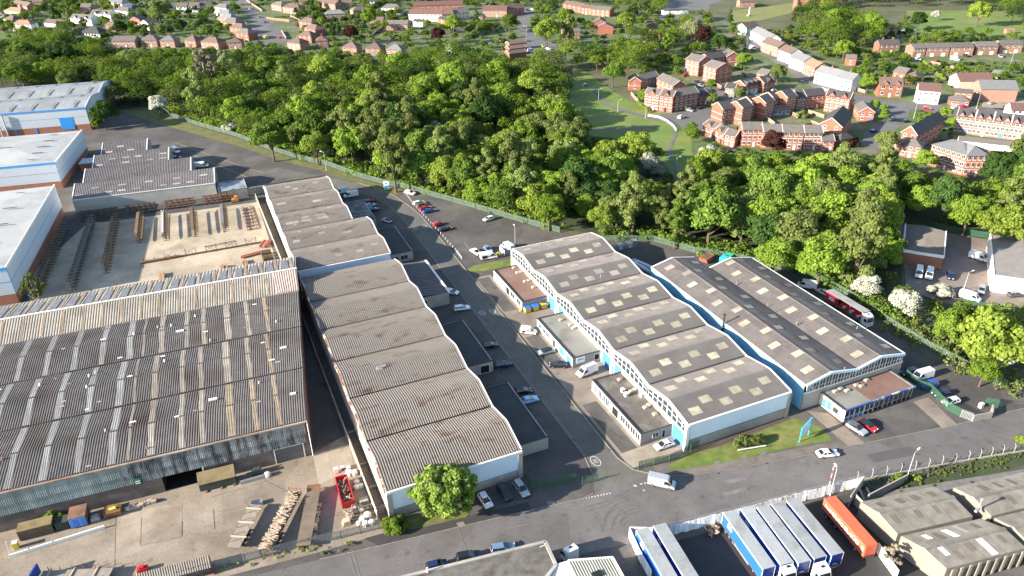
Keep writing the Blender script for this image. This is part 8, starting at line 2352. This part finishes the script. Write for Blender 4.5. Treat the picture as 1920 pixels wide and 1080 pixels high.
V = leaf_cloud(rs, fl_c, 1500, .036, 1.8)
inst('blossom', quads_mesh('blossom', V, LEAF['flower']), r, (0, 0, 1.2), 0, (RC, RC, RC * .94))
mb = MB().tube((0, 0, 0), (0, 0, 4), .42, .3, 8).tube((0, 0, 4), (0, 0, 9), .3, .08, 6)
for c in cl[:14]:
 mb.tube((0, 0, 3.5), (c[0] * 5.5, c[1] * 5.5, 1.2 + c[2] * 5.8), .14, .04, 5, 0, False)
mb.obj('trunk', M_BARK, r)
tree(*k('c6', 570, 720), 2.6, 'leafy green shrub at the corner by the grass plot and fence', 'bush', 'bright')
tree(*k('c6', 520, 690), 1.6, 'small light shrub against the plinth left of the leafy one', 'bush', 'yellow')
ptree(60, 537, 3.2, 'young sparse tree in the rack yard beside the white unit corner', 'open', 'olive', hz=1.3)
ptree(105, 958, 2.6, 'young green tree growing between containers at the weathered wall', 'bush', 'bright', hz=1.3)
r = thing('hedge', 'long clipped dark hedge mound with a white edging board on the front lawn', 'hedge', (95.3, 95.0, 0), math.radians(-12))
rs = np.random.RandomState(9)
cl = [(x, rs.uniform(-.8, .8), rs.uniform(.9, 1.5), rs.uniform(.7, 1.0)) for x in np.linspace(-3.2, 3.2, 26)]
quads = quads_mesh('foliage', leaf_cloud(rs, cl, 3600, .16), LEAF['olive'])
inst('foliage', quads, r)
MB().box(-3.4, -1.9, .5, 3.2, -1.8, .75).obj('edging_board', M_FRAME, r)
MB().box(-3.2, -.7, 0, 3.2, .7, 1.2).obj('stems', M_BARK, r)
for i, (c, x, y, R) in enumerate((('c8', 1000, 350, 1.4), ('c8', 1115, 350, 1.0), ('c8', 1900, 70, 1.5))):
 tree(*k(c, x, y), R, ('bright weedy bush on the bank left of the lamp post', 'bright weedy bush on the bank right of the lamp post', 'bright bush at the right end of the mesh fence')[i], 'bush', 'yellow')
for i, (x, y, R) in enumerate(((1905, 1000, 1.6), (1880, 1040, 1.3), (1915, 1050, 1.4))):
 tree(*g2(x, y), R, ('green bush against the workshop end, upper of three', 'green bush in the bottom right corner, left of three', 'tan-green bush in the bottom right corner, right of three')[i], 'bush', ('bright', 'mid', 'olive')[i])
ptree(1675, 1040, 1.8, 'bare tan shrub between the fence and the workshop', 'open', 'bare')
rs = np.random.RandomState(21)
def strip_plants(name, label, pts, n, h, spread, leaf, size=.22):
 P = [np.array(p) for p in pts]
 L = [np.linalg.norm(b - a) for a, b in zip(P, P[1:])]
 cl = []
 for i in range(n):
  u = rs.uniform(0, sum(L))
  j = 0
  while u > L[j] and j < len(L) - 1:
   u -= L[j]
   j += 1
  c = P[j] + (P[j + 1] - P[j]) * min(1, u / L[j]) + rs.normal(size=2) * spread
  cl.append((c[0], c[1], rs.uniform(.0, h * .5), rs.uniform(.3, 1) * h * .6))
 o = bpy.data.objects.new(name, quads_mesh(name, leaf_cloud(rs, cl, n * 26, size), LEAF[leaf]))
 COL.objects.link(o)
 o['kind'] = 'stuff'
 return o
strip_plants('weeds', '', [k('c6', 0, 905), k('c6', 250, 850)], 10, .8, .4, 'olive', .12)
strip_plants('weeds', '', [g2(330, 1092), g2(480, 1052), g2(600, 1024)], 26, .8, .5, 'yellow', .12)
strip_plants('weeds', '', [k('c8', 700, 420), k('c8', 1100, 330), k('c8', 1500, 250), k('c8', 1900, 150)], 260, .55, 1.1, 'olive', .12)
strip_plants('undergrowth', '', [(p.x, p.y) for p in (g(q[0] + 4, q[1] - 9) for q in FENCE_PX)], 420, 3.2, 2.2, 'bright', .34)
strip_plants('undergrowth', '', [(p.x, p.y) for p in (g(q[0] + 8, q[1] - 10) for q in FENCE2_PX[:8])], 380, 3.4, 2.4, 'mid', .34)
strip_plants('undergrowth', '', [(p.x, p.y) for p in (g(q[0] + 12, q[1] - 6) for q in FENCE2_PX[6:])], 260, 2.8, 2.4, 'olive', .3)
# ---- woods: hand-placed landmarks first
W0 = 'trees of the dense wood'
LM = [(608, 120, 9.5, 'round', 'yellow', 'huge yellow-green domed tree at the wood edge below the cul-de-sac houses'), (590, 170, 7, 'round', 'yellow', 'yellow-green tree crown below the huge dome'), (690, 140, 8, 'round', 'bright', 'bright broad tree right of the yellow-green dome'), (745, 110, 7, 'round', 'bright', 'tall bright tree at the top of the wood below the terrace'),
 (155, 115, 4, 'cone', 'mid', 'tall narrow poplar standing above the wood near the left'), (140, 82, 5, 'cone', 'dark', 'dark spruce at the wood edge by the bungalows'), (110, 92, 10, 'spread', 'dark', 'very dark spreading tree mass left of the spruce'), (40, 85, 9, 'spread', 'mid', 'broad green tree behind the vaulted unit at the far left'), (35, 130, 8, 'round', 'mid', 'rounded tree just behind the vaulted white unit'), (75, 128, 6, 'round', 'bright', 'light green tree right of the rounded one behind the vaulted unit'), (125, 145, 6, 'round', 'olive', 'grey-green low tree behind the vaulted unit roof'),
 (190, 205, 6.5, 'round', 'dark', 'dark tree in the corner by the blue roller door'), (180, 228, 3, 'round', 'yellow', 'small light tree at the end of the vaulted unit'), (380, 120, 8, 'open', 'bare', 'large bare grey tree among the green crowns'), (425, 115, 6, 'open', 'grey', 'pale greyish tree beside the bare one'), (240, 105, 7, 'round', 'olive', 'olive tree right of the tall poplar'), (500, 120, 7.5, 'round', 'mid', 'mid green tree under the turning circle'), (470, 150, 6, 'round', 'dark', 'dark tree in the middle of the left wood'), (530, 140, 6, 'tall', 'olive', 'narrow pale tree left of the huge dome'),
 (295, 190, 5, 'round', 'blossom', 'white-blossoming tree at the corner of the grass strip'), (358, 207, 3.2, 'bush', 'blossom', 'white-blossoming bush on the fence, upper'), (430, 240, 4.2, 'bush', 'blossom', 'white-blossoming bush on the fence, middle'), (612, 285, 3.6, 'bush', 'blossom', 'white-blossoming bush on the fence, lower'), (505, 250, 8, 'round', 'mid', 'round mid green tree overhanging the fence'), (590, 265, 6.5, 'round', 'yellow', 'tall light tree leaning over the fence near the pale lamp post'), (440, 200, 7, 'round', 'bright', 'bright tree inside the wood above the blossom bushes'),
 (690, 245, 7, 'tall', 'olive', 'tall feathery pale tree above the totem sign, left of two'), (735, 280, 8, 'tall', 'olive', 'tall feathery pale tree above the totem sign, right of two'), (815, 240, 5, 'round', 'blossom', 'pale blossoming tree in the middle of the wood'), (1040, 190, 5, 'round', 'blossom', 'white-blossoming tree at the edge of the park lawn'), (850, 150, 8, 'round', 'bright', 'bright tree in the middle of the wood'), (930, 130, 8, 'round', 'bright', 'bright tree below the striped garages'), (1000, 150, 8, 'round', 'yellow', 'light tree at the shaded edge of the park lawn'), (1085, 320, 8, 'round', 'dark', 'dense dark round tree standing forward in the wood'), (1190, 270, 7.5, 'round', 'yellow', 'yellow-green tree at the foot of the park lawn'), (1215, 300, 4.5, 'round', 'blossom', 'grey-white blossoming tree by the lower path, left'), (1232, 320, 4, 'bush', 'blossom', 'white-blossoming bush by the lower path'), (1190, 370, 6.5, 'tall', 'olive', 'tall thin-leaved tree with pale limbs behind the glazed warehouse'), (1335, 390, 8.5, 'round', 'mid', 'large dense tree with pale limbs behind the twin-ridged warehouse'), (1270, 410, 5, 'tall', 'mid', 'narrow tree just left of the large dense one'), (1030, 385, 6, 'round', 'bright', 'bright tree at the right end of the car park fence'), (1130, 400, 5, 'round', 'yellow', 'light tree behind the far end of the glazed warehouse'),
 (1620, 445, 8.5, 'tall', 'olive', 'very tall feathery tree beside the depot sheds'), (1545, 475, 7.5, 'round', 'bright', 'bright full tree left of the feathery tall one'), (1455, 470, 6, 'round', 'bright', 'bright tree behind the turquoise waste container'), (1700, 560, 4.2, 'round', 'blossom', 'white hawthorn in blossom below the parked pickup'), (1765, 545, 3.6, 'bush', 'blossom', 'white hawthorn in blossom at the near edge of the depot'), (1625, 530, 4, 'round', 'blossom', 'greyish blossoming tree above the curtain-sided lorry'), (1890, 400, 8, 'spread', 'yellow', 'weeping pale yellow-green willow behind the ribbed depot warehouse'), (1820, 390, 6.5, 'round', 'bright', 'bright tree beside the dark green depot fence'), (1848, 690, 3.4, 'round', 'bright', 'round bush-like tree at the end of the lane fence'), (1880, 590, 5, 'round', 'olive', 'light tree at the right edge below the depot'),
 (1318, 60, 6.5, 'round', 'copper', 'dark copper tree beside the shop street'), (1300, 50, 8, 'round', 'grey', 'pale grey-green tree behind the copper one'), (1350, 75, 6, 'round', 'dark', 'dark tree right of the copper one'), (1370, 27, 3.8, 'cone', 'dark', 'dark tall conifer beside the oval lawn'), (1398, 108, 5, 'round', 'bright', 'bright tree at the corner of the shop street'), (1460, 130, 5, 'round', 'olive', 'grey-green tree by the garage terrace end'), (1335, 155, 3.2, 'round', 'bright', 'small bright tree below the brick tower blocks'), (1336, 182, 3.2, 'round', 'olive', 'grey-green tree on the little lawn by the brick blocks'), (1387, 170, 3.6, 'round', 'olive', 'grey-green tree in front of the garage terrace'), (1453, 262, 5.5, 'round', 'copper', 'purple-leaved tree in front of the brick row'), (1488, 268, 3.4, 'bush', 'copper', 'smaller purple-leaved shrub beside the purple tree'), (1595, 268, 4.2, 'bush', 'copper', 'purple-leaved shrub beside the lane below the gable end'), (1330, 285, 5, 'bush', 'blossom', 'white-blossoming bush below the curved brick houses'), (1265, 108, 3.2, 'round', 'bright', 'small bright tree left of the first tower block'), (1250, 80, 4.5, 'tall', 'bright', 'slim bright tree above the horseshoe block'), (1205, 175, 3.5, 'round', 'bright', 'bright small tree beside the horseshoe block'), (1150, 130, 6.5, 'round', 'mid', 'full chestnut-like tree at the top of the park lawn'), (1120, 110, 4.5, 'round', 'bright', 'bright tree beside the full one at the park top'), (1060, 90, 5, 'round', 'mid', 'round tree at the lay-by'), (1025, 50, 9, 'round', 'yellow', 'large yellow-green tree beside the curving lane at the top'), (1060, 25, 7, 'round', 'bright', 'bright dense tree behind the large yellow-green one'), (1068, 50, 6, 'tall', 'olive', 'feathery tree in front of the dark brick flats'), (1175, 35, 7, 'round', 'yellow', 'yellow-green tree right of the orange gable house'), (955, 35, 6.5, 'round', 'mid', 'dense round tree at the end of the right-hand terrace'), (893, 25, 3.6, 'cone', 'dark', 'dark conifer in front of the terrace'), (850, 40, 7, 'round', 'yellow', 'yellow-green tree in front of the brick terrace'), (800, 42, 3.5, 'round', 'bright', 'small bright tree in front of the white terrace'), (690, 25, 7, 'round', 'bright', 'bright broad tree above the low pink bungalow'), (655, 58, 6, 'round', 'copper', 'dark purplish tree in the gardens'), (820, 60, 5.5, 'round', 'copper', 'dark copper tree in the gardens below the orange wing'), (295, 15, 9, 'round', 'olive', 'large pale tree at the top by the white houses'), (225, 47, 5, 'round', 'dark', 'round dark tree in front of the dark brick house'), (300, 50, 4.2, 'round', 'olive', 'rounded pale tree right of the garage with brown roof'), (335, 45, 5.5, 'round', 'dark', 'round dark tree left of the pyramid-roofed row'), (385, 55, 5, 'round', 'mid', 'green tree behind the peach-brick house'), (402, 55, 2.0, 'cone', 'mid', 'slim conifer by the pyramid-roofed row'), (100, 15, 6, 'cone', 'dark', 'dark conifer at the top left, left of two'), (128, 18, 5.5, 'cone', 'olive', 'rounded olive conifer at the top left, right of two'), (622, 50, 3.6, 'cone', 'dark', 'dark columnar conifer pair by the slate hipped house, left'), (634, 48, 3.4, 'cone', 'dark', 'dark columnar conifer pair by the slate hipped house, right'), (603, 38, 4, 'round', 'bright', 'bright tree left of the dark columnar conifers'), (585, 12, 4.5, 'cone', 'dark', 'dark conifer behind the wide brick semi'), (1725, 32, 6, 'round', 'dark', 'dark rounded evergreen on the meadow'), (1755, 25, 3.5, 'round', 'blossom', 'white-blossoming tree at the back of the meadow'), (1840, 15, 8.5, 'round', 'yellow', 'bright lime-coloured tree at the upper right'), (1640, 40, 8, 'round', 'bright', 'bright tree right of the church'), (1560, 30, 8, 'round', 'bright', 'bright tree in front of the church'), (1585, 85, 6, 'round', 'bright', 'bright round tree below the churchyard trees'), (1630, 148, 5, 'round', 'bright', 'bright full tree between the corner shop and the red-brick house'), (1665, 258, 5, 'round', 'olive', 'grey-green shrubby tree in the lane bed'), (1642, 192, 2.4, 'round', 'bright', 'small bright street tree, upper of three'), (1658, 202, 2.4, 'round', 'bright', 'small bright street tree, right of three'), (1660, 215, 2.6, 'round', 'bright', 'small bright street tree, lower of three'), (1775, 207, 3, 'round', 'bright', 'bright street tree by the small brick house'), (1790, 228, 3.6, 'bush', 'bright', 'dense rounded bush at the end of the pale-brick terrace'), (1740, 295, 4.5, 'round', 'bright', 'bright tree beside the corner flats'), (1480, 205, 3, 'bush', 'yellow', 'yellowish shrub in the garden court'), (1505, 215, 3.6, 'bush', 'olive', 'olive shrub in the middle of the garden court'), (1385, 125, 3, 'bush', 'mid', 'green shrub behind the right tower block')]
placed = []
for x, y, R, kd, lf, lb in LM:
 hz = 1.15 if kd in ('tall', 'open') else 1.0
 o = ptree(x, y, R, lb, kd, lf, None, hz)
 placed.append((o.location.x, o.location.y, R))
HEDGES = [((505, 36), (543, 34), 1.8, 'mid', 'clipped green hedge above the brick wall by the cul-de-sac'), ((478, 12), (498, 8), 1.6, 'dark', 'dark clipped hedge at the top of the cul-de-sac'), ((584, 25), (618, 20), 3.2, 'dark', 'tall dark clipped hedge behind the wide brick semi'), ((1382, 15), (1434, 9), 1.6, 'gold', 'golden hedge along the oval lawn'), ((1730, 122), (1770, 155), 3.2, 'yellow', 'tall bright hedge running down beside the maroon-roofed white house'), ((1790, 124), (1838, 122), 2.4, 'dark', 'dark clipped hedge below the linked houses'), ((1765, 128), (1790, 126), 2.4, 'dark', 'dark hedge left of the clipped one below the linked houses'), ((1232, 135), (1266, 129), 2.2, 'bright', 'low bright hedge left of the first tower block'), ((50, 62), (85, 56), 1.8, 'dark', 'long dark hedge in front of the peach-roofed house'), ((165, 72), (205, 66), 1.6, 'mid', 'hedge below the dark pyramid-roofed bungalow'), ((196, 62), (207, 62), 3.2, 'yellow', 'pair of clipped yellow-green bushes by the glazed bungalow'), ((1195, 195), (1215, 212), 2.2, 'bright', 'bright bank of shrubs above the park path')]
for a, b, h_, lf, lb in HEDGES:
 A_, B_ = Vector(g2(*a)), Vector(g2(*b))
 d_ = B_ - A_
 L = d_.length
 r = thing('hedge', lb, 'hedge', (*A_, 0), math.atan2(d_.y, d_.x))
 rs = np.random.RandomState(int(a[0]))
 cl = [(x, rs.uniform(-.4, .4), rs.uniform(h_ * .3, h_ * .8), rs.uniform(.7, 1.1)) for x in np.arange(0, L, .9)]
 inst('foliage', quads_mesh('foliage', leaf_cloud(rs, cl, int(90 * L * h_ / 2), .22), LEAF[lf]), r)
def inside(poly, x, y):
 c = False
 j = len(poly) - 1
 for i in range(len(poly)):
  (xi, yi), (xj, yj) = poly[i], poly[j]
  if (yi > y) != (yj > y) and x < (xj - xi) * (y - yi) / (yj - yi) + xi:
   c = not c
  j = i
 return c
WOODS = [(px((-20, 100), (0, 100), (60, 88), (120, 80), (160, 82), (205, 112), (262, 105), (330, 102), (395, 104), (470, 104), (530, 108), (600, 108), (645, 112), (700, 116), (760, 116), (830, 118), (880, 118), (950, 118), (1000, 122), (1040, 128), (1062, 160), (1052, 215), (1066, 248), (1110, 262), (1180, 272), (1240, 310), (1262, 348), (1280, 350), (1300, 322), (1350, 300), (1420, 300), (1560, 305), (1660, 308), (1690, 325), (1750, 352), (1870, 358), (1930, 338), (1930, 430), (1860, 432), (1770, 422), (1700, 412), (1660, 408), (1640, 470), (1690, 500), (1690, 548), (1780, 585), (1870, 608), (1930, 615), (1930, 640), (1868, 640), (1850, 700), (1780, 665), (1730, 638), (1673, 600), (1600, 548), (1530, 510), (1440, 488), (1372, 475), (1300, 464), (1225, 444), (1130, 443), (1050, 428), (960, 402), (870, 376), (800, 356), (760, 344), (715, 335), (672, 320), (620, 302), (565, 290), (510, 272), (445, 248), (375, 226), (322, 208), (300, 196), (200, 205), (197, 160), (0, 168), (-20, 168)), 6.4, 'w'),
  (px((1520, 22), (1620, 15), (1700, 12), (1830, 18), (1925, 60), (1925, -25), (1510, -25)), 10, 'c'),
  (px((1520, 30), (1570, 40), (1640, 62), (1650, 85), (1560, 92), (1500, 72), (1490, 50)), 8, 'c'),
  (px((1060, 120), (1180, 95), (1290, 60), (1300, 80), (1210, 120), (1180, 150), (1130, 130), (1080, 135)), 8.5, 'p'),
  (px((1060, 5), (1140, 5), (1230, -5), (1240, 30), (1160, 20)), 9, 'p')]
rt = random.Random(77)
spots = []
for poly, sp, z in WOODS:
 xs, ys = [p[0] for p in poly], [p[1] for p in poly]
 for t in range(14000 if z == 'w' else 900):
  x, y = rt.uniform(min(xs), max(xs)), rt.uniform(min(ys), max(ys))
  if not inside(poly, x, y):
   continue
  u, v = to_px((x, y, 6))
  if not (-40 < u < 1960 and -40 < v < 1100):
   continue
  if any((x - a) ** 2 + (y - b) ** 2 < (max(sp, rr * .95)) ** 2 for a, b, rr in placed):
   continue
  R = rt.uniform(4.8, 8.2) if z != 'c' else rt.uniform(6, 9)
  for q in range(4):
   if not hides(x, y, R, R * 2.5):
    break
   R *= .72
  else:
   continue
  placed.append((x, y, sp * .9))
  spots.append((x, y, R, z))
HOUSES = [(o.location.x, o.location.y, o.rotation_euler.z, max((c.dimensions.x for c in o.children if c.name.startswith('wall')), default=5), max((c.dimensions.y for c in o.children if c.name.startswith('wall')), default=5)) for o in list(COL.objects) if o.get('category') in ('house', 'shop', 'flats', 'hall', 'church', 'garages', 'conservatory', 'shed', 'carport') and o.type == 'EMPTY']
ROADS = [[(v.co.x, v.co.y) for v in o.data.vertices] for o in COL.objects if o.name.startswith(('estate_road', 'concrete_forecourt', 'depot_yard', 'churchyard', 'meadow'))]
def free(x, y, m):
 for hx, hy, a, w, d in HOUSES:
  dx, dy = x - hx, y - hy
  u, v = dx * math.cos(a) + dy * math.sin(a), -dx * math.sin(a) + dy * math.cos(a)
  if -m < u < w + m and -m * 1.6 < v < d + m:
   return False
 return not any(inside(q, x, y) for q in ROADS)
GARD = [px((0, 0), (1330, 0), (1330, 60), (1100, 120), (1040, 100), (880, 112), (640, 106), (330, 98), (200, 105), (130, 76), (0, 90)), px((1180, 130), (1330, 60), (1480, 60), (1925, 30), (1925, 320), (1690, 318), (1400, 292), (1310, 285), (1240, 200), (1190, 185))]
bush = []
for gi, poly in enumerate(GARD):
 xs, ys = [p[0] for p in poly], [p[1] for p in poly]
 for t in range(6000):
  x, y = rt.uniform(min(xs), max(xs)), rt.uniform(min(ys), max(ys))
  u, v = to_px((x, y, 2))
  if not (-20 < u < 1940 and -12 < v < 400) or not inside(poly, x, y):
   continue
  R = rt.choice((1.0, 1.4, 1.9, 2.6, 3.4)) if v > 60 or gi else rt.choice((1.6, 2.4, 3.2, 4.0))
  if hides(x, y, R, R * 2):
   R = 1.0
   if hides(x, y, R, 1.2):
    continue
  if not free(x, y, R * .7 + .3) or any((x - a) ** 2 + (y - b) ** 2 < (R * .8 + rr * .5) ** 2 for a, b, rr in placed):
   continue
  placed.append((x, y, R))
  bush.append((x, y, R, 'g'))
def screen(s):
 d = math.dist((s[0], s[1], 5), (0, 0, HCAM))
 return s[2] / d
allsp = sorted(spots + bush, key=screen, reverse=True)
quota = 300 - len(LM) - 8
KINDS = [('round', 'mid'), ('round', 'bright'), ('spread', 'mid'), ('round', 'yellow'), ('spread', 'bright'), ('tall', 'olive'), ('round', 'dark'), ('round', 'olive'), ('spread', 'yellow'), ('round', 'bright'), ('spread', 'olive'), ('round', 'yellow')]
MARKS = [(60, 140, 'behind the vaulted unit'), (240, 120, 'right of the narrow poplar'), (300, 180, 'near the grass strip corner'), (380, 150, 'below the bare grey tree'), (460, 180, 'above the blossom bushes'), (520, 220, 'above the fence bend'), (600, 200, 'below the huge dome'), (580, 140, 'beside the huge dome'), (680, 180, 'mid-left in the wood'), (720, 240, 'above the totem sign'), (800, 190, 'in the heart of the wood'), (800, 290, 'above the car park end'), (880, 250, 'mid-right in the wood'), (880, 330, 'behind the lone white hatchback'), (900, 160, 'below the terrace gardens'), (980, 200, 'left of the park lawn'), (960, 360, 'along the car park fence'), (1010, 290, 'left of the dark round tree'), (1060, 350, 'below the dark round tree'), (1140, 330, 'right of the dark round tree'), (1150, 400, 'behind the glazed warehouse'), (1210, 350, 'by the lower footpath'), (1260, 400, 'behind the warehouse gap'), (1340, 350, 'below the curved brick houses'), (1400, 420, 'behind the twin-ridged warehouse'), (1430, 330, 'below the purple tree'), (1520, 330, 'below the wide gable end'), (1500, 420, 'above the turquoise container'), (1600, 360, 'below the lane mouth'), (1680, 370, 'above the depot sheds'), (1760, 380, 'above the depot fence'), (1860, 370, 'below the corner flats'), (1600, 500, 'above the curtain-sided lorry'), (1680, 590, 'beside the lorry yard fence'), (1780, 620, 'between depot and lorry yard'), (1860, 640, 'near the small white shed'), (1600, 40, 'behind the church'), (1700, 10, 'at the back of the meadow'), (1860, 30, 'at the upper right corner'), (1100, 100, 'at the top of the park'), (1200, 100, 'along the lane above the park'), (1120, 20, 'behind the stepped terrace'), (100, 30, 'in the top left gardens'), (400, 40, 'by the cul-de-sac'), (600, 50, 'beside the turning circle'), (760, 60, 'in the terrace gardens'), (1400, 150, 'by the shop street flats'), (1700, 120, 'near the linked houses')]
todo = {}
for i, (x, y, R, z) in enumerate(allsp[:quota]):
 kd, lf = KINDS[rt.randrange(len(KINDS))]
 words = {'round': 'rounded', 'spread': 'spreading', 'tall': 'tall feathery', 'open': 'open-crowned'}[kd] + ' ' + {'bright': 'bright green', 'mid': 'mid green', 'dark': 'dark green', 'yellow': 'yellow-green', 'olive': 'olive'}[lf] + ' tree '
 u, v = to_px((x, y, 6))
 mk = min(MARKS, key=lambda q: (q[0] - u) ** 2 + (q[1] - v) ** 2 * 2)
 todo.setdefault(words + mk[2], []).append((u, x, y, R, kd, lf, z))
ORD = ('leftmost', 'second from left', 'third from left', 'fourth from left', 'fifth from left', 'sixth from left', 'seventh from left', 'eighth from left')
NUM = ('', '', 'two', 'three', 'four', 'five', 'six', 'seven', 'eight')
for lb, L_ in todo.items():
 L_.sort()
 for j, (u, x, y, R, kd, lf, z) in enumerate(L_):
  n = len(L_)
  t = lb if n == 1 else lb + ', ' + (ORD[j] if j < n - 1 or n > 8 else 'rightmost') + ' of ' + NUM[min(n, 8)]
  tree(x, y, R * (1.12 if kd == 'spread' else 1), t, kd, lf, {'w': 'trees of the dense wood', 'p': 'trees around the park', 'c': 'churchyard trees', 'g': 'garden trees'}[z], hz=rt.uniform(.9, 1.2) if kd != 'tall' else 1.15, lift=rt.uniform(.12, .4))
rs = np.random.RandomState(5)
by = {}
mbt = MB()
for (x, y, R, z) in allsp[quota:]:
 lf = ('mid', 'bright', 'yellow', 'dark', 'olive', 'bright')[rt.randrange(6)]
 kd = 'bush' if z == 'g' and R < 2.5 else ('round', 'spread')[rt.randrange(2)]
 cl = [(x + c[0] * R, y + c[1] * R, (.0 if kd == 'bush' else R * .3) + c[2] * R, c[3] * R * 1.05) for c in crown_clumps(rs, kd)]
 by.setdefault(lf, []).append(leaf_cloud(rs, cl, int(300 + 110 * R) if kd != 'bush' else int(110 + 80 * R), .34 if R > 3 else .24))
 if kd != 'bush':
  mbt.tube((x, y, 0), (x, y, R * 1.2), .25, .15, 5)
for t in range(1500):
 p = WOODS[0][0]
 x, y = rt.uniform(-160, 330), rt.uniform(90, 620)
 u, v = to_px((x, y, 2))
 if -20 < u < 1940 and 60 < v < 760 and inside(p, x, y):
  cl = [(x + c[0] * 3.2, y + c[1] * 3.2, c[2] * 3.2, c[3] * 3.4) for c in crown_clumps(rs, 'bush')]
  by.setdefault(('mid', 'dark', 'bright')[t % 3], []).append(leaf_cloud(rs, cl, 120, .42))
Vs, mi, ms = [], [], []
for i, (lf, L_) in enumerate(by.items()):
 V = np.concatenate(L_)
 Vs.append(V)
 mi.append(np.full(len(V) // 4, i, dtype=np.int32))
 ms.append(LEAF[lf])
me = quads_mesh('distant_foliage', np.concatenate(Vs), ms[0])
for m in ms[1:]:
 me.materials.append(m)
me.polygons.foreach_set('material_index', np.concatenate(mi))
me.update()
o = bpy.data.objects.new('distant_foliage', me)
COL.objects.link(o)
o['kind'] = 'stuff'
mbt.obj('distant_trunks', M_BARK, kind='stuff')
print('TREES', len(spots), len(bush), len(LM), 'leaf quads', len(np.concatenate(mi)))
